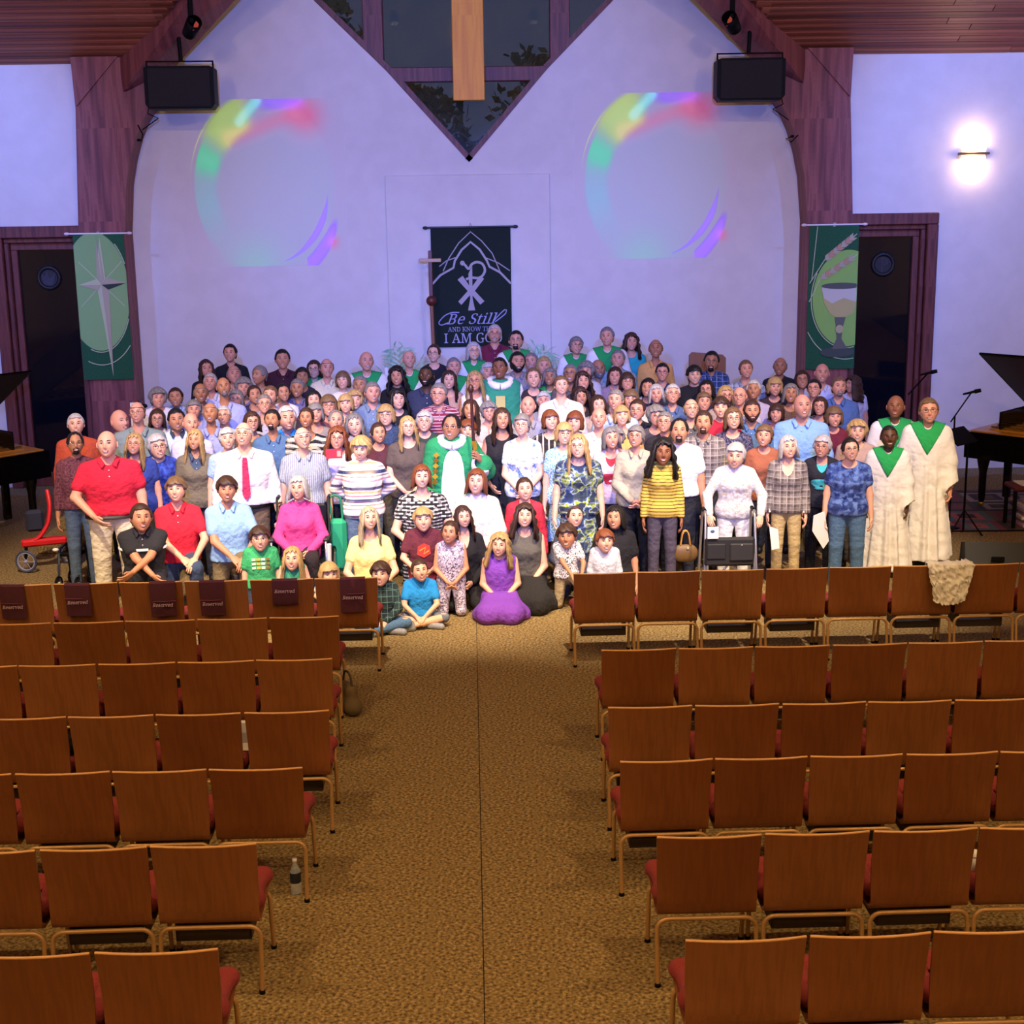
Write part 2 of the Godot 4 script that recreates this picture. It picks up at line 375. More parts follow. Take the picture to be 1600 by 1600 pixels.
# ---------------------------------------------------------------- doors, sconce, loudspeakers
func sides() -> void:
	for s in [-1.0, 1.0]:
		var d := Node3D.new()
		d.name = "door_1" if s < 0 else "door_2"
		add_child(d)
		d.position = Vector3(s * 6.0, 0, -20.62)
		d.set_meta("kind", "structure")
		d.set_meta("label", "tall dark glass door in a wooden frame beside the post")
		for b in [[-0.63, 3.54, 0.64, 3.70, -0.08, 0.10], [0.48, 0, 0.64, 3.54, -0.08, 0.10], [-0.63, 0, -0.56, 3.54, -0.08, 0.08], [-0.56, 3.47, 0.48, 3.54, -0.14, 0.03], [0.41, 0, 0.48, 3.47, -0.14, 0.03]]:
			part("frame_board", boxm(Vector3(min(s * b[0], s * b[2]), b[1], b[4]), Vector3(max(s * b[0], s * b[2]), b[3], b[5]), 0.012), M.trim, d)
		var leaf := part("door_leaf", boxm(Vector3(-0.01, 0.0, -0.2), Vector3(0.01, 0.02, -0.19)), M.trim, d)
		for b in [[-0.56, 3.37, 0.41, 3.47], [0.32, 0, 0.41, 3.37], [-0.56, 0, -0.46, 3.37], [-0.46, 0, 0.32, 0.2]]:
			part("leaf_rail", boxm(Vector3(min(s * b[0], s * b[2]), b[1], -0.16), Vector3(max(s * b[0], s * b[2]), b[3], -0.04), 0.008), M.trim, leaf)
		part("pane", boxm(Vector3(min(s * -0.46, s * 0.32), 0.2, -0.12), Vector3(max(s * -0.46, s * 0.32), 3.37, -0.10)), M.darkglass, leaf)
		struct("wall_%s_lobby" % ("left" if s < 0 else "right"), boxm(Vector3(s * 6.0 - 0.75, 0, -21.3), Vector3(s * 6.0 + 0.75, 3.8, -20.96)), M.wall)
		# round emblem hung on the glass
		var e := thing("round_emblem", "dark round wreath emblem on the glass door, %s-banner side" % ("star" if s < 0 else "chalice"), "emblem", Vector3(s * 6.0 + s * -0.08, 2.98, -20.71), 0.0)
		part("ring", torus(0.145, 0.030, 28, 8), flat("#07070a", 0.6), e)
		part("disc", prism(circle(0.15, 24), -0.006, 0.004), flat("#10111a", 0.5), e)
		var le := flat("#262a3c", 0.5)
		if s < 0:
			part("dove_body", prism(vecs([-0.07, -0.09, 0.05, -0.11, 0.08, -0.02, 0.10, 0.08, 0.04, 0.02, 0.01, 0.0, -0.02, 0.11, -0.05, 0.02, -0.10, 0.07, -0.09, -0.03]), 0.005, 0.012), le, e)
		else:
			part("monogram", ribbon([Vector2(-0.02, -0.11), Vector2(-0.02, 0.09), Vector2(0.05, 0.07), Vector2(0.05, 0.01), Vector2(-0.02, -0.01)], 0.02, 0.005, 0.012), le, e)
	# wall light
	var sp: Vector3 = Vector3(7.091, 4.501, -20.6)
	var sc := thing("wall_sconce", "glowing wall light with a slim metal band on the white wall", "wall light", sp)
	part("backplate", boxm(Vector3(-0.20, -0.02, -0.02), Vector3(0.20, 0.02, 0.02), 0.004), M.steel, sc)
	var g := flat("#fff2e0", 0.5)
	g.emission_enabled = true
	g.emission = Color(1.0, 0.86, 0.72)
	g.emission_energy_multiplier = 1.6
	for y in [-1.0, 1.0]:
		part("glass_shade", prism(vecs([-0.155, y * 0.02, 0.155, y * 0.02, 0.17, y * 0.10, -0.17, y * 0.10]), 0.0, 0.07), g, sc)
	part("metal_band", boxm(Vector3(-0.21, -0.016, 0.0), Vector3(0.21, 0.016, 0.095), 0.004), flat("#6a5a4a", 0.35, 0.6), sc)
	for y in [-0.17, 0.17]:
		var l := OmniLight3D.new()
		l.name = "light"
		l.light_color = Color(1.0, 0.82, 0.66)
		l.light_energy = 0.28
		l.light_size = 0.08
		l.omni_range = 30.0
		l.omni_attenuation = 2.0
		l.shadow_enabled = true
		sc.add_child(l, true)
		l.position = Vector3(0, y, 0.10)
	# hung loudspeakers
	for k in 2:
		var at: Vector3 = [Vector3(-3.753, 5.47, -19.9), Vector3(3.788, 5.483, -19.9)][k]
		var o := thing("loudspeaker", "black box loudspeaker hung from the roof beam, %s-banner side" % ["star", "chalice"][k], "loudspeaker", at, [0.06, -0.06][k], "hung loudspeakers")
		part("cabinet", prism(vecs([-0.45, -0.21, -0.40, -0.27, 0.40, -0.27, 0.45, -0.21, 0.45, 0.25, 0.40, 0.27, -0.40, 0.27, -0.45, 0.25]), -0.28, 0.18), M.black, o)
		part("grille", boxm(Vector3(-0.41, -0.25, 0.17), Vector3(0.41, 0.25, 0.20), 0.01), flat("#050506", 0.8), o)
		part("bracket", tubem([Vector3(-0.43, 0.25, 0), Vector3(-0.43, 0.34, 0), Vector3(0.43, 0.34, 0), Vector3(0.43, 0.25, 0)], 0.014, 6), M.black, o)
		part("hanger_pipe", tubem([Vector3(0.02 if k == 0 else -0.02, 0.34, 0), Vector3(-0.10 if k == 0 else 0.10, 3.6, 0)], 0.028, 8), M.black, o)
		var cs := 1.0 if k == 0 else -1.0
		part("cable", tubem([Vector3(-cs * 0.43, -0.1, -0.2), Vector3(-cs * 0.5, -0.3, -0.3), Vector3(-cs * 0.38, -0.36, -0.4), Vector3(-cs * 0.62, -0.5, -0.55)], 0.008, 5), M.black, o)
		# small spotlight clamped to the beam
		var lp: Vector3 = [Vector3(-3.454, 6.177, -19.3), Vector3(3.427, 6.155, -19.3)][k]
		var f := thing("beam_spotlight", "small black spotlight with an orange gel clamped to the beam, %s-banner side" % ["star", "chalice"][k], "spotlight", lp, cs * 0.5)
		part("can", lathem([Vector2(0.0, -0.16), Vector2(0.09, -0.15), Vector2(0.10, 0.12), Vector2(0.085, 0.12)], 14), M.black, f, Transform3D(Basis(Vector3.RIGHT, 1.1), Vector3.ZERO))
		part("gel", prism(vecs([-0.03, -0.06, 0.04, -0.02, 0.05, 0.03, 0.02, 0.06, -0.01, 0.02]), 0.11, 0.118), flat("#d8562c", 0.5), f)
		part("clamp", boxm(Vector3(-0.03, 0.05, -0.05), Vector3(0.03, 0.38, 0.0), 0.006), M.black, f)
	# loose cable ends on the posts
	for q in [[Vector3(-4.479, 5.037, -20.46), Vector3(-4.418, 4.909, -20.46), Vector3(-4.442, 4.825, -20.46), Vector3(-4.476, 4.834, -20.46)], [Vector3(4.587, 4.781, -20.46), Vector3(4.492, 4.688, -20.46), Vector3(4.419, 4.732, -20.46), Vector3(4.507, 4.765, -20.46)]]:
		var t := thing("cable_end", "short loose black cable end on the %s post" % ("star-banner" if q[0].x < 0 else "chalice-banner"), "cable", q[0])
		var pts := []
		for p in q: pts.append(p - q[0])
		part("wire", tubem(pts, 0.010, 6), M.black, t)
		part("plug", ellm(Vector3(0.03, 0.02, 0.02), 8, 6), M.black, t, Transform3D(Basis(), pts[3]))
func circle(r: float, n: int) -> PackedVector2Array:
	var o := PackedVector2Array()
	for k in n:
		o.append(Vector2(cos(TAU * k / n), sin(TAU * k / n)) * r)
	return o
func torus(R: float, r: float, n := 24, m := 8) -> ArrayMesh:
	var st := st_new()
	var pts := []
	for k in n + 1:
		var a := TAU * k / n
		pts.append(Vector3(cos(a) * R, sin(a) * R, 0))
	tube(st, pts, r, m)
	return done(st)
# ---------------------------------------------------------------- banners
func curve(pts: Array, n := 12) -> Array:
	var c := Curve2D.new()
	for i in pts.size():
		var t := Vector2.ZERO
		if i > 0 and i < pts.size() - 1:
			t = (pts[i + 1] - pts[i - 1]) / 6.0
		c.add_point(pts[i], -t, t)
	var out := []
	for k in n + 1:
		out.append(c.sample_baked(c.get_baked_length() * k / n, true))
	return out
func cloth_panel(w: float, h: float) -> ArrayMesh:
	# gently rippled hanging cloth, top edge at y = 0
	var st := st_new()
	st.set_smooth_group(1)
	var nx := 24
	var ny := 30
	for side in [0, 1]:
		for j in ny:
			for i in nx:
				var q: Array[Vector3] = []
				for k in [[0, 0], [1, 0], [1, 1], [0, 1]]:
					var u: float = (i + k[0]) / float(nx)
					var v: float = (j + k[1]) / float(ny)
					q.append(Vector3((u - 0.5) * w, -v * h, 0.004 * sin(u * 9.0) * v - side * 0.006))
				if side == 0: quad(st, q[0], q[1], q[2], q[3])
				else: quad(st, q[3], q[2], q[1], q[0])
	return done(st)
func text(s: String, size: float, fontname: String, m: Material, parent: Node3D, at: Vector3, called: String, skew := 0.0, wide := 1.0) -> void:
	var tm := TextMesh.new()
	var f := SystemFont.new()
	f.font_names = PackedStringArray([fontname])
	tm.font = f
	tm.text = s
	tm.font_size = 64
	tm.pixel_size = size / 64.0
	tm.depth = 0.004
	part(called, tm, m, parent, Transform3D(Basis(Vector3(wide, 0, 0), Vector3(skew, 1, 0), Vector3(0, 0, 1)), at))
func banners() -> void:
	# hanging black-green banner in the middle
	var t := thing("wall_banner", "dark green banner with silver lettering and monogram hanging on the chancel wall", "banner", Vector3(0.029, 3.587, -20.9))
	var W := 1.14
	part("cloth", cloth_panel(W, 1.70), flat("#0d1f1c", 0.9), t)
	part("rod", tubem([Vector3(-0.62, 0.0, 0), Vector3(0.62, 0.0, 0)], 0.016, 8), flat("#15151f", 0.4), t)
	for s in [-1, 1]:
		part("finial", ellm(Vector3(0.04, 0.024, 0.024), 10, 8), flat("#15151f", 0.4), t, Transform3D(Basis(), Vector3(s * 0.64, 0, 0)))
	part("hanging_cord", tubem([Vector3(-0.02, 0, 0), Vector3(0, 0.06, 0.0), Vector3(0.02, 0, 0)], 0.004, 5), M.black, t)
	var sv := flat("#a49aa0", 0.5)
	var s1 := 0.0013571428571428571
	var k := func(a: Array) -> Array:
		var o := []
		for i in range(0, a.size(), 2):
			o.append(Vector2((a[i] - 657) * s1, -(a[i + 1] - 158) * s1))
		return o
	for a in [[245, 740, 330, 650, 470, 575, 485, 505, 560, 390, 655, 310, 750, 390, 820, 500, 850, 570, 960, 630, 1075, 750]]:
		part("arch_braid", ribbon(k.call(a), 0.030, 0.004, 0.010), sv, t)
	for a in [[360, 610, 420, 480, 530, 320, 657, 205, 770, 300, 880, 430, 960, 620], [320, 560, 400, 500, 495, 470], [820, 480, 940, 530, 1065, 615]]:
		part("thin_braid", ribbon(k.call(a), 0.014, 0.004, 0.009), sv, t)
	part("chi_stroke", prism(PackedVector2Array(k.call([510, 700, 565, 660, 650, 790, 745, 665, 790, 695, 690, 820, 790, 930, 745, 965, 650, 850, 545, 965, 512, 930, 615, 820])), 0.004, 0.011), sv, t)
	part("rho_stem", prism(PackedVector2Array(k.call([625, 640, 668, 560, 665, 900, 690, 1025, 615, 1025, 640, 900])), 0.005, 0.013), sv, t)
	part("rho_bowl", ribbon(curve(k.call([600, 700, 650, 680, 740, 685, 790, 640, 800, 590, 770, 535, 710, 520, 660, 545, 630, 590, 590, 545, 560, 525]), 28), 0.034, 0.006, 0.014), sv, t)
	part("rho_ball", prism(circle(0.034, 16), 0.006, 0.015), sv, t, Transform3D(Basis(), Vector3((565 - 657) * s1, -(528 - 158) * s1, 0)))
	var bl := flat("#9a9cc8", 0.6)
	text("Be Still", 0.205, "Droid Serif", bl, t, Vector3(0.0, -1.30, 0.010), "lettering", 0.42, 1.05)
	part("flourish", ribbon(curve(k.call([520, 1045, 440, 1045, 360, 1080, 300, 1150, 330, 1175, 400, 1150]), 16), 0.014, 0.005, 0.011), bl, t)
	part("flourish", ribbon(curve(k.call([870, 1160, 930, 1090, 1010, 1020, 1015, 1060, 900, 1150]), 16), 0.014, 0.005, 0.011), bl, t)
	text("AND KNOW THAT", 0.090, "Droid Serif", bl, t, Vector3(0.01, -1.445, 0.008), "lettering", 0.0, 0.93)
	text("I AM GOD", 0.190, "Droid Serif", flat("#b0aece", 0.6), t, Vector3(0.01, -1.575, 0.008), "lettering", 0.0, 0.95)
	# processional cross
	var b: Vector3 = Vector3(-0.544, 2.583, -20.55)
	var c := thing("processional_cross", "wooden processional cross with a pale crossbar beside the banner", "cross", Vector3(b.x, 0.6, b.z))
	var wd := flat("#5a2418", 0.45)
	part("staff", tubem([Vector3(0.04, 0.03, 0), Vector3(0.0, b.y - 0.6, 0)], 0.026, 10), flat("#8a5a44", 0.5), c)
	part("knob", ellm(Vector3(0.075, 0.075, 0.075), 16, 12), wd, c, Transform3D(Basis(), Vector3(0, b.y - 0.6, 0)))
	part("upright", boxm(Vector3(-0.028, b.y - 0.55, -0.02), Vector3(0.026, b.y + 0.10, 0.02), 0.006), wd, c)
	part("crossbar", boxm(Vector3(-0.16, b.y - 0.06, -0.025), Vector3(0.15, b.y - 0.01, 0.025), 0.006), flat("#b99a78", 0.45), c)
	part("foot", lathem([Vector2(0.18, 0.0), Vector2(0.18, 0.03), Vector2(0.04, 0.06), Vector2(0.0, 0.06)], 16), wd, c)
	# long banners on the posts
	for s in [-1.0, 1.0]:
		var o := thing("post_banner", "tall green banner with a %s, hung on the wooden post" % ("golden star" if s < 0 else "golden chalice and wheat"), "banner", Vector3(-5.126, 3.59, -20.455) if s < 0 else Vector3(5.137, 3.556, -20.455))
		var w := 0.70
		var h := 2.03
		part("cloth", cloth_panel(w, h), M.green, o)
		part("rod", tubem([Vector3(-0.44, 0, 0), Vector3(0.44, 0, 0)], 0.012, 8), M.white, o)
		part("hook", boxm(Vector3(-0.02, -0.03, -0.05), Vector3(0.02, 0.03, 0.0), 0.004), M.steel, o)
		for e in [-1, 1]:
			part("rod_end", ellm(Vector3(0.04, 0.022, 0.022), 10, 8), flat("#e8d0d0", 0.5), o, Transform3D(Basis(), Vector3(e * 0.43, 0, 0)))
		var lg := flat("#86b06e", 0.9)
		var pale := flat("#b6bf96", 0.7)
		var gold := flat("#a9a284", 0.5)
		var dk := flat("#2a3a30", 0.8)
		var disc := PackedVector2Array()
		for i in 72:
			var an := TAU * i / 72.0
			var p := (Vector2(-0.07, -0.80) + Vector2(cos(an) * 0.45, sin(an) * 0.82)) if s < 0 else (Vector2(0.22, -1.03) + Vector2(cos(an) * 0.50, sin(an) * 0.68))
			disc.append(p)
		var clip := Geometry2D.intersect_polygons(disc, vecs([-w / 2, -h, w / 2, -h, w / 2, 0, -w / 2, 0]))
		for pg in clip:
			part("disc_applique", prism(pg, 0.006, 0.010), lg if s < 0 else flat("#8ab858", 0.9), o)
		if s < 0:
			var cx := 0.0
			for a in [[0.0, -0.12, 0.045, -0.62, 0.0, -0.70], [-0.03, -0.05, 0.0, -0.70, -0.06, -0.60], [0.34, -0.68, 0.07, -0.60, 0.0, -0.70], [-0.32, -0.70, -0.05, -0.78, 0.0, -0.70], [0.10, -0.78, 0.09, -1.3, 0.07, -1.98, 0.0, -0.70]]:
				part("star_ray", prism(vecs(a), 0.012, 0.018), gold, o)
			for a in [[0.02, -0.05, 0.06, -0.62, 0.0, -0.70, -0.02, -0.3], [0.34, -0.68, 0.06, -0.78, 0.0, -0.70], [-0.32, -0.70, -0.06, -0.62, 0.0, -0.70], [-0.06, -0.78, 0.0, -0.70, 0.07, -1.98, 0.0, -1.3]]:
				part("star_shade", prism(vecs(a), 0.011, 0.016), pale if a[0] != 0.34 else dk, o)
			for a in [[-0.30, -0.38, 0.30, -1.0], [0.30, -0.38, -0.30, -1.0]]:
				part("fine_ray", ribbon([Vector2(a[0], a[1]), Vector2(a[2], a[3])], 0.010, 0.010, 0.013), pale, o)
			for r in [[0.46, 0.84], [0.60, 1.02]]:
				var arc := []
				for i in 40:
					var an := lerpf(-1.9, 0.9, i / 39.0)
					var p := Vector2(-0.07, -0.80) + Vector2(cos(an) * r[0], sin(an) * r[1])
					if absf(p.x) < w / 2 - 0.005 and p.y > -h + 0.01 and p.y < -0.01: arc.append(p)
					elif arc.size() > 2: 
						part("arc_braid", ribbon(arc, 0.012, 0.010, 0.014), pale, o)
						arc = []
					else: arc = []
				if arc.size() > 2: part("arc_braid", ribbon(arc, 0.012, 0.010, 0.014), pale, o)
		else:
			# chalice
			part("cup", prism(vecs([-0.16, -0.86, -0.12, -1.08, -0.03, -1.24, 0.06, -1.29, 0.20, -1.29, 0.30, -1.24, 0.34, -1.12, 0.34, -0.86]), 0.012, 0.020), flat("#b3ab6a", 0.6), o)
			part("cup_shine", prism(vecs([-0.16, -0.88, -0.12, -1.02, 0.0, -1.10, 0.16, -1.02, 0.34, -1.08, 0.34, -0.88]), 0.018, 0.024), flat("#c2bfae", 0.5), o)
			var rim := PackedVector2Array()
			for i in 24:
				var an := TAU * i / 24.0
				rim.append(Vector2(minf(0.34, 0.12 + cos(an) * 0.28), -0.85 + sin(an) * 0.045))
			part("cup_rim", prism(rim, 0.016, 0.026), flat("#4c5048", 0.6), o)
			part("stem", prism(vecs([0.04, -1.29, 0.20, -1.29, 0.16, -1.45, 0.15, -1.6, 0.24, -1.74, 0.02, -1.74, 0.08, -1.6, 0.07, -1.45]), 0.012, 0.020), flat("#5d5f52", 0.6), o)
			part("knop", prism(circle(0.06, 12), 0.016, 0.028), flat("#b0a878", 0.5), o, Transform3D(Basis(), Vector3(0.115, -1.46, 0)))
			var ft := PackedVector2Array()
			for i in 30:
				var an := TAU * i / 30.0
				ft.append(Vector2(minf(0.34, 0.10 + cos(an) * 0.25), -1.79 + sin(an) * 0.075))
			part("foot", prism(ft, 0.011, 0.017), flat("#3c4840", 0.7), o)
			# wheat ears
			for wv in [[-0.13, -0.49, 0.32, -0.13], [-0.18, -0.75, 0.33, -0.42]]:
				var a := Vector2(wv[0], wv[1])
				var z := Vector2(wv[2], wv[3])
				part("wheat_stalk", ribbon([a + (a - z) * 0.5 + Vector2(0.0, -0.05) if a.x - (z.x - a.x) * 0.5 > -0.34 else Vector2(-0.33, a.y - 0.32), a, z], 0.012, 0.012, 0.016), pale, o)
				for i in 8:
					for e in [-1.0, 1.0]:
						var p: Vector2 = a.lerp(z, i / 8.0)
						var dr := (z - a).normalized()
						var n: Vector2 = dr.orthogonal() * e
						if p.x > 0.26: continue
						part("wheat_grain", prism(PackedVector2Array([p, p + dr * 0.05 + n * 0.045, p + dr * 0.11 + n * 0.045, p + dr * 0.07]), 0.014, 0.022), [gold, flat("#b78a6c", 0.6)][i % 2], o)
			for r in [[0.52, 0.70], [0.66, 0.86]]:
				var arc := []
				for i in 50:
					var an := lerpf(2.6, 5.2, i / 49.0)
					var p: Vector2 = Vector2(0.22, -1.03) + Vector2(cos(an) * r[0], sin(an) * r[1])
					if absf(p.x) < w / 2 - 0.005 and p.y > -h + 0.01: arc.append(p)
				if arc.size() > 2: part("arc_braid", ribbon(arc, 0.012, 0.010, 0.014), pale, o)
			part("fine_ray", ribbon([Vector2(-0.30, -0.75), Vector2(-0.24, -0.02)], 0.010, 0.010, 0.013), pale, o)
# ---------------------------------------------------------------- chairs
func chair_shell(lo: int, hi: int, inset: float, th: float, out: float) -> ArrayMesh:
	# bent plywood: profile swept across a gentle curve
	var prof := [Vector2(0.300, 0.845), Vector2(0.290, 0.79), Vector2(0.276, 0.70), Vector2(0.260, 0.60), Vector2(0.246, 0.50), Vector2(0.238, 0.425), Vector2(0.222, 0.388), Vector2(0.180, 0.368), Vector2(0.05, 0.368), Vector2(-0.10, 0.384), Vector2(-0.18, 0.40)]
	var st := st_new()
	st.set_smooth_group(1)
	var nx := 12
	var g := []
	for side in 2:
		var rows := []
		for j in range(lo, hi + 1):
			var row := []
			var p: Vector2 = prof[j]
			var t: Vector2 = (prof[min(j + 1, 10)] - prof[max(j - 1, 0)]).normalized()
			var n: Vector2 = Vector2(-t.y, t.x) * (out - side * th)
			var hw := (0.272 - 0.012 * clampf((0.845 - p.y) / 0.45, 0.0, 1.0)) - inset
			for i in nx + 1:
				var u := i / float(nx) * 2.0 - 1.0
				var cv := -0.034 * u * u * clampf((p.y - 0.38) / 0.2, 0.0, 1.0)
				row.append(Vector3(u * hw, p.y + n.y, p.x + n.x + cv))
			rows.append(row)
		g.append(rows)
	var nr := hi - lo
	for j in nr:
		for i in nx:
			quad(st, g[0][j][i], g[0][j][i + 1], g[0][j + 1][i + 1], g[0][j + 1][i])
			quad(st, g[1][j][i], g[1][j + 1][i], g[1][j + 1][i + 1], g[1][j][i + 1])
	st.set_smooth_group(-1)
	for i in nx:
		quad(st, g[0][0][i], g[1][0][i], g[1][0][i + 1], g[0][0][i + 1])
		quad(st, g[0][nr][i], g[0][nr][i + 1], g[1][nr][i + 1], g[1][nr][i])
	for j in nr:
		quad(st, g[0][j][0], g[0][j + 1][0], g[1][j + 1][0], g[1][j][0])
		quad(st, g[0][j][nx], g[1][j][nx], g[1][j + 1][nx], g[0][j + 1][nx])
	return done(st)
func leg_frame(z: float, y: float, zf: float) -> ArrayMesh:
	var pts := [Vector3(-0.262, 0.0, zf), Vector3(-0.262, y - 0.07, z)]
	for k in 5:
		var a := PI / 2 * (k + 1) / 6.0
		pts.append(Vector3(-0.262 + 0.06 * (1.0 - cos(a)), y - 0.07 + 0.06 * sin(a), z))
	pts.append(Vector3(-0.20, y - 0.01, z))
	var n := pts.size()
	for k in n:
		var p: Vector3 = pts[n - 1 - k]
		pts.append(Vector3(-p.x, p.y, p.z))
	return tubem(pts, 0.0125, 8)
const NTH := ["first", "second", "third", "fourth", "fifth", "sixth", "seventh", "eighth"]
func seats() -> void:
	var proto := {}
	proto.shell = chair_shell(0, 10, 0.0, 0.013, 0.0)
	proto.edge = tubem([Vector3(-0.271, 0.8455, 0.2605), Vector3(-0.18, 0.8475, 0.279), Vector3(-0.09, 0.8485, 0.290), Vector3(0, 0.8488, 0.2935), Vector3(0.09, 0.8485, 0.290), Vector3(0.18, 0.8475, 0.279), Vector3(0.271, 0.8455, 0.2605)], 0.0072, 6)
	proto.back = chair_shell(1, 5, 0.05, 0.045, -0.013)
	var sf := Fld.new(Vector3(-0.33, 0.36, -0.28), Vector3(0.33, 0.54, 0.28), 0.016)
	sf.cap(Vector3(-0.23, 0.455, 0.10), Vector3(0.23, 0.455, 0.10), 0.040, 0.040, 0.03)
	sf.cap(Vector3(-0.24, 0.45, -0.18), Vector3(0.24, 0.45, -0.18), 0.036, 0.036, 0.03)
	for x in [-0.22, -0.11, 0.0, 0.11, 0.22]:
		sf.cap(Vector3(x, 0.447, -0.18), Vector3(x, 0.447, 0.11), 0.038, 0.038, 0.06)
	proto.seat = sf.mesh()
	proto.rear = leg_frame(0.225, 0.372, 0.275)
	proto.front = leg_frame(-0.14, 0.392, -0.19)
	var rk := st_new()
	bx(rk, Vector3(-0.20, 0.24, -0.12), Vector3(0.20, 0.252, 0.14))
	bx(rk, Vector3(-0.20, 0.252, 0.125), Vector3(0.20, 0.30, 0.14))
	bx(rk, Vector3(-0.20, 0.252, -0.12), Vector3(-0.19, 0.37, 0.14))
	bx(rk, Vector3(0.19, 0.252, -0.12), Vector3(0.20, 0.37, 0.14))
	proto.rack = done(rk)
	var rows := [[-1, 1, 12.06, -0.84, 7], [-1, 2, 10.92, -1.08, 5], [-1, 3, 9.87, -1.03, 5], [-1, 4, 8.81, -0.96, 4], [-1, 5, 7.87, -1.02, 4], [-1, 6, 6.87, -1.15, 3], [-1, 7, 5.83, -1.17, 2], [1, 1, 12.05, 0.84, 8], [1, 2, 9.92, 0.89, 6], [1, 3, 8.73, 0.83, 6], [1, 4, 7.83, 0.81, 5], [1, 5, 6.82, 0.9, 4], [1, 6, 5.79, 0.89, 3]]
	for r in rows:
		var side: float = r[0]
		for n in int(r[4]):
			var x: float = r[3] + side * (n + 0.5) * 0.5625
			var z: float = -(r[2] + 0.295)
			var t := thing("stacking_chair", "brown wooden-backed chair, %s from the aisle in the %s row, %s-banner side" % [NTH[n], NTH[int(r[1]) - 1], "star" if side < 0 else "chalice"], "chair", Vector3(x, 0.0, z), 0.0, "church chairs")
			t.position.z += 0.012 * sin(x * 12.0 + z * 5.0)
			t.rotation.y = 0.012 * sin(x * 7.0 + z * 3.0)
			part("shell", proto.shell, M.shell[(n + int(r[1])) % 3], t)
			part("top_edge", proto.edge, M.edge, t)
			part("back_cushion", proto.back, M.red, t)
			part("seat_cushion", proto.seat, M.red, t)
			part("rear_leg_frame", proto.rear, M.bronze, t)
			part("front_leg_frame", proto.front, M.bronze, t)
			if (n + int(r[1])) % 3 != 2:
				part("book_rack", proto.rack, flat("#2a1c14", 0.6), t)
			# glides under the four feet
			for fx in [-0.262, 0.262]:
				for fz in [0.275, -0.19]:
					part("foot_glide", lathem([Vector2(0.0, 0.0), Vector2(0.017, 0.0), Vector2(0.016, 0.02), Vector2(0.0, 0.02)], 8), M.black, t, Transform3D(Basis(), Vector3(fx, 0, fz)))
	# maroon covers on the first row
	var offs := [0.055, 0.033, -0.03, 0.105, -0.06, -0.055]
	var drop := [0.30, 0.22, 0.30, 0.30, 0.28, 0.29]
	var band := [0.16, 0.09, 0.19, 0.19, 0.15, 0.18]
	for k in 6:
		var x: float = -0.84 - (k + 0.5) * 0.5625 + offs[k]
		var t := thing("seat_cover", "maroon Reserved cloth over the %s front-row chair from the aisle" % NTH[k], "cloth", Vector3(x, 0.845, -(12.06 + 0.295) + 0.30), 0.0, "reserved covers on the first row")
		var st := st_new()
		st.set_smooth_group(1)
		var path := [Vector2(-0.075, -0.22), Vector2(-0.062, -0.08), Vector2(-0.048, 0.004), Vector2(-0.030, 0.014), Vector2(0.006, 0.014), Vector2(0.018, 0.002), Vector2(0.012, -0.09), Vector2(0.0, -0.19), Vector2(-0.012, -drop[k])]
		var w := 0.108
		for layer in 2:
			for i in path.size() - 1:
				for j in 8:
					var q: Array[Vector3] = []
					for c in [[0, 0], [1, 0], [1, 1], [0, 1]]:
						var p: Vector2 = path[i + c[1]]
						var u: float = (j + c[0]) / 8.0 * 2.0 - 1.0
						var xx: float = u * w + offs[k]
						q.append(Vector3(u * w, p.y - layer * 0.003, p.x - 0.034 * pow(xx / 0.272, 2.0) + 0.003 * sin(u * 7.0 + k) * float(i > 4) - layer * 0.003))
					if layer == 0: quad(st, q[0], q[1], q[2], q[3])
					else: quad(st, q[3], q[2], q[1], q[0])
		part("cloth", done(st), M.maroon, t)
		part("pocket_hem", tubem([Vector3(-w, -band[k] + 0.03, 0.012 - 0.016), Vector3(0, -band[k] + 0.03, 0.012), Vector3(w, -band[k] + 0.03, 0.012 - 0.016)], 0.004, 6), flat("#5e2436", 0.9), t)
		text("Reserved", 0.040, "Droid Serif", flat("#b09098", 0.7), t, Vector3(0, -band[k], 0.014), "lettering", 0.2, 1.0)
	small_things()
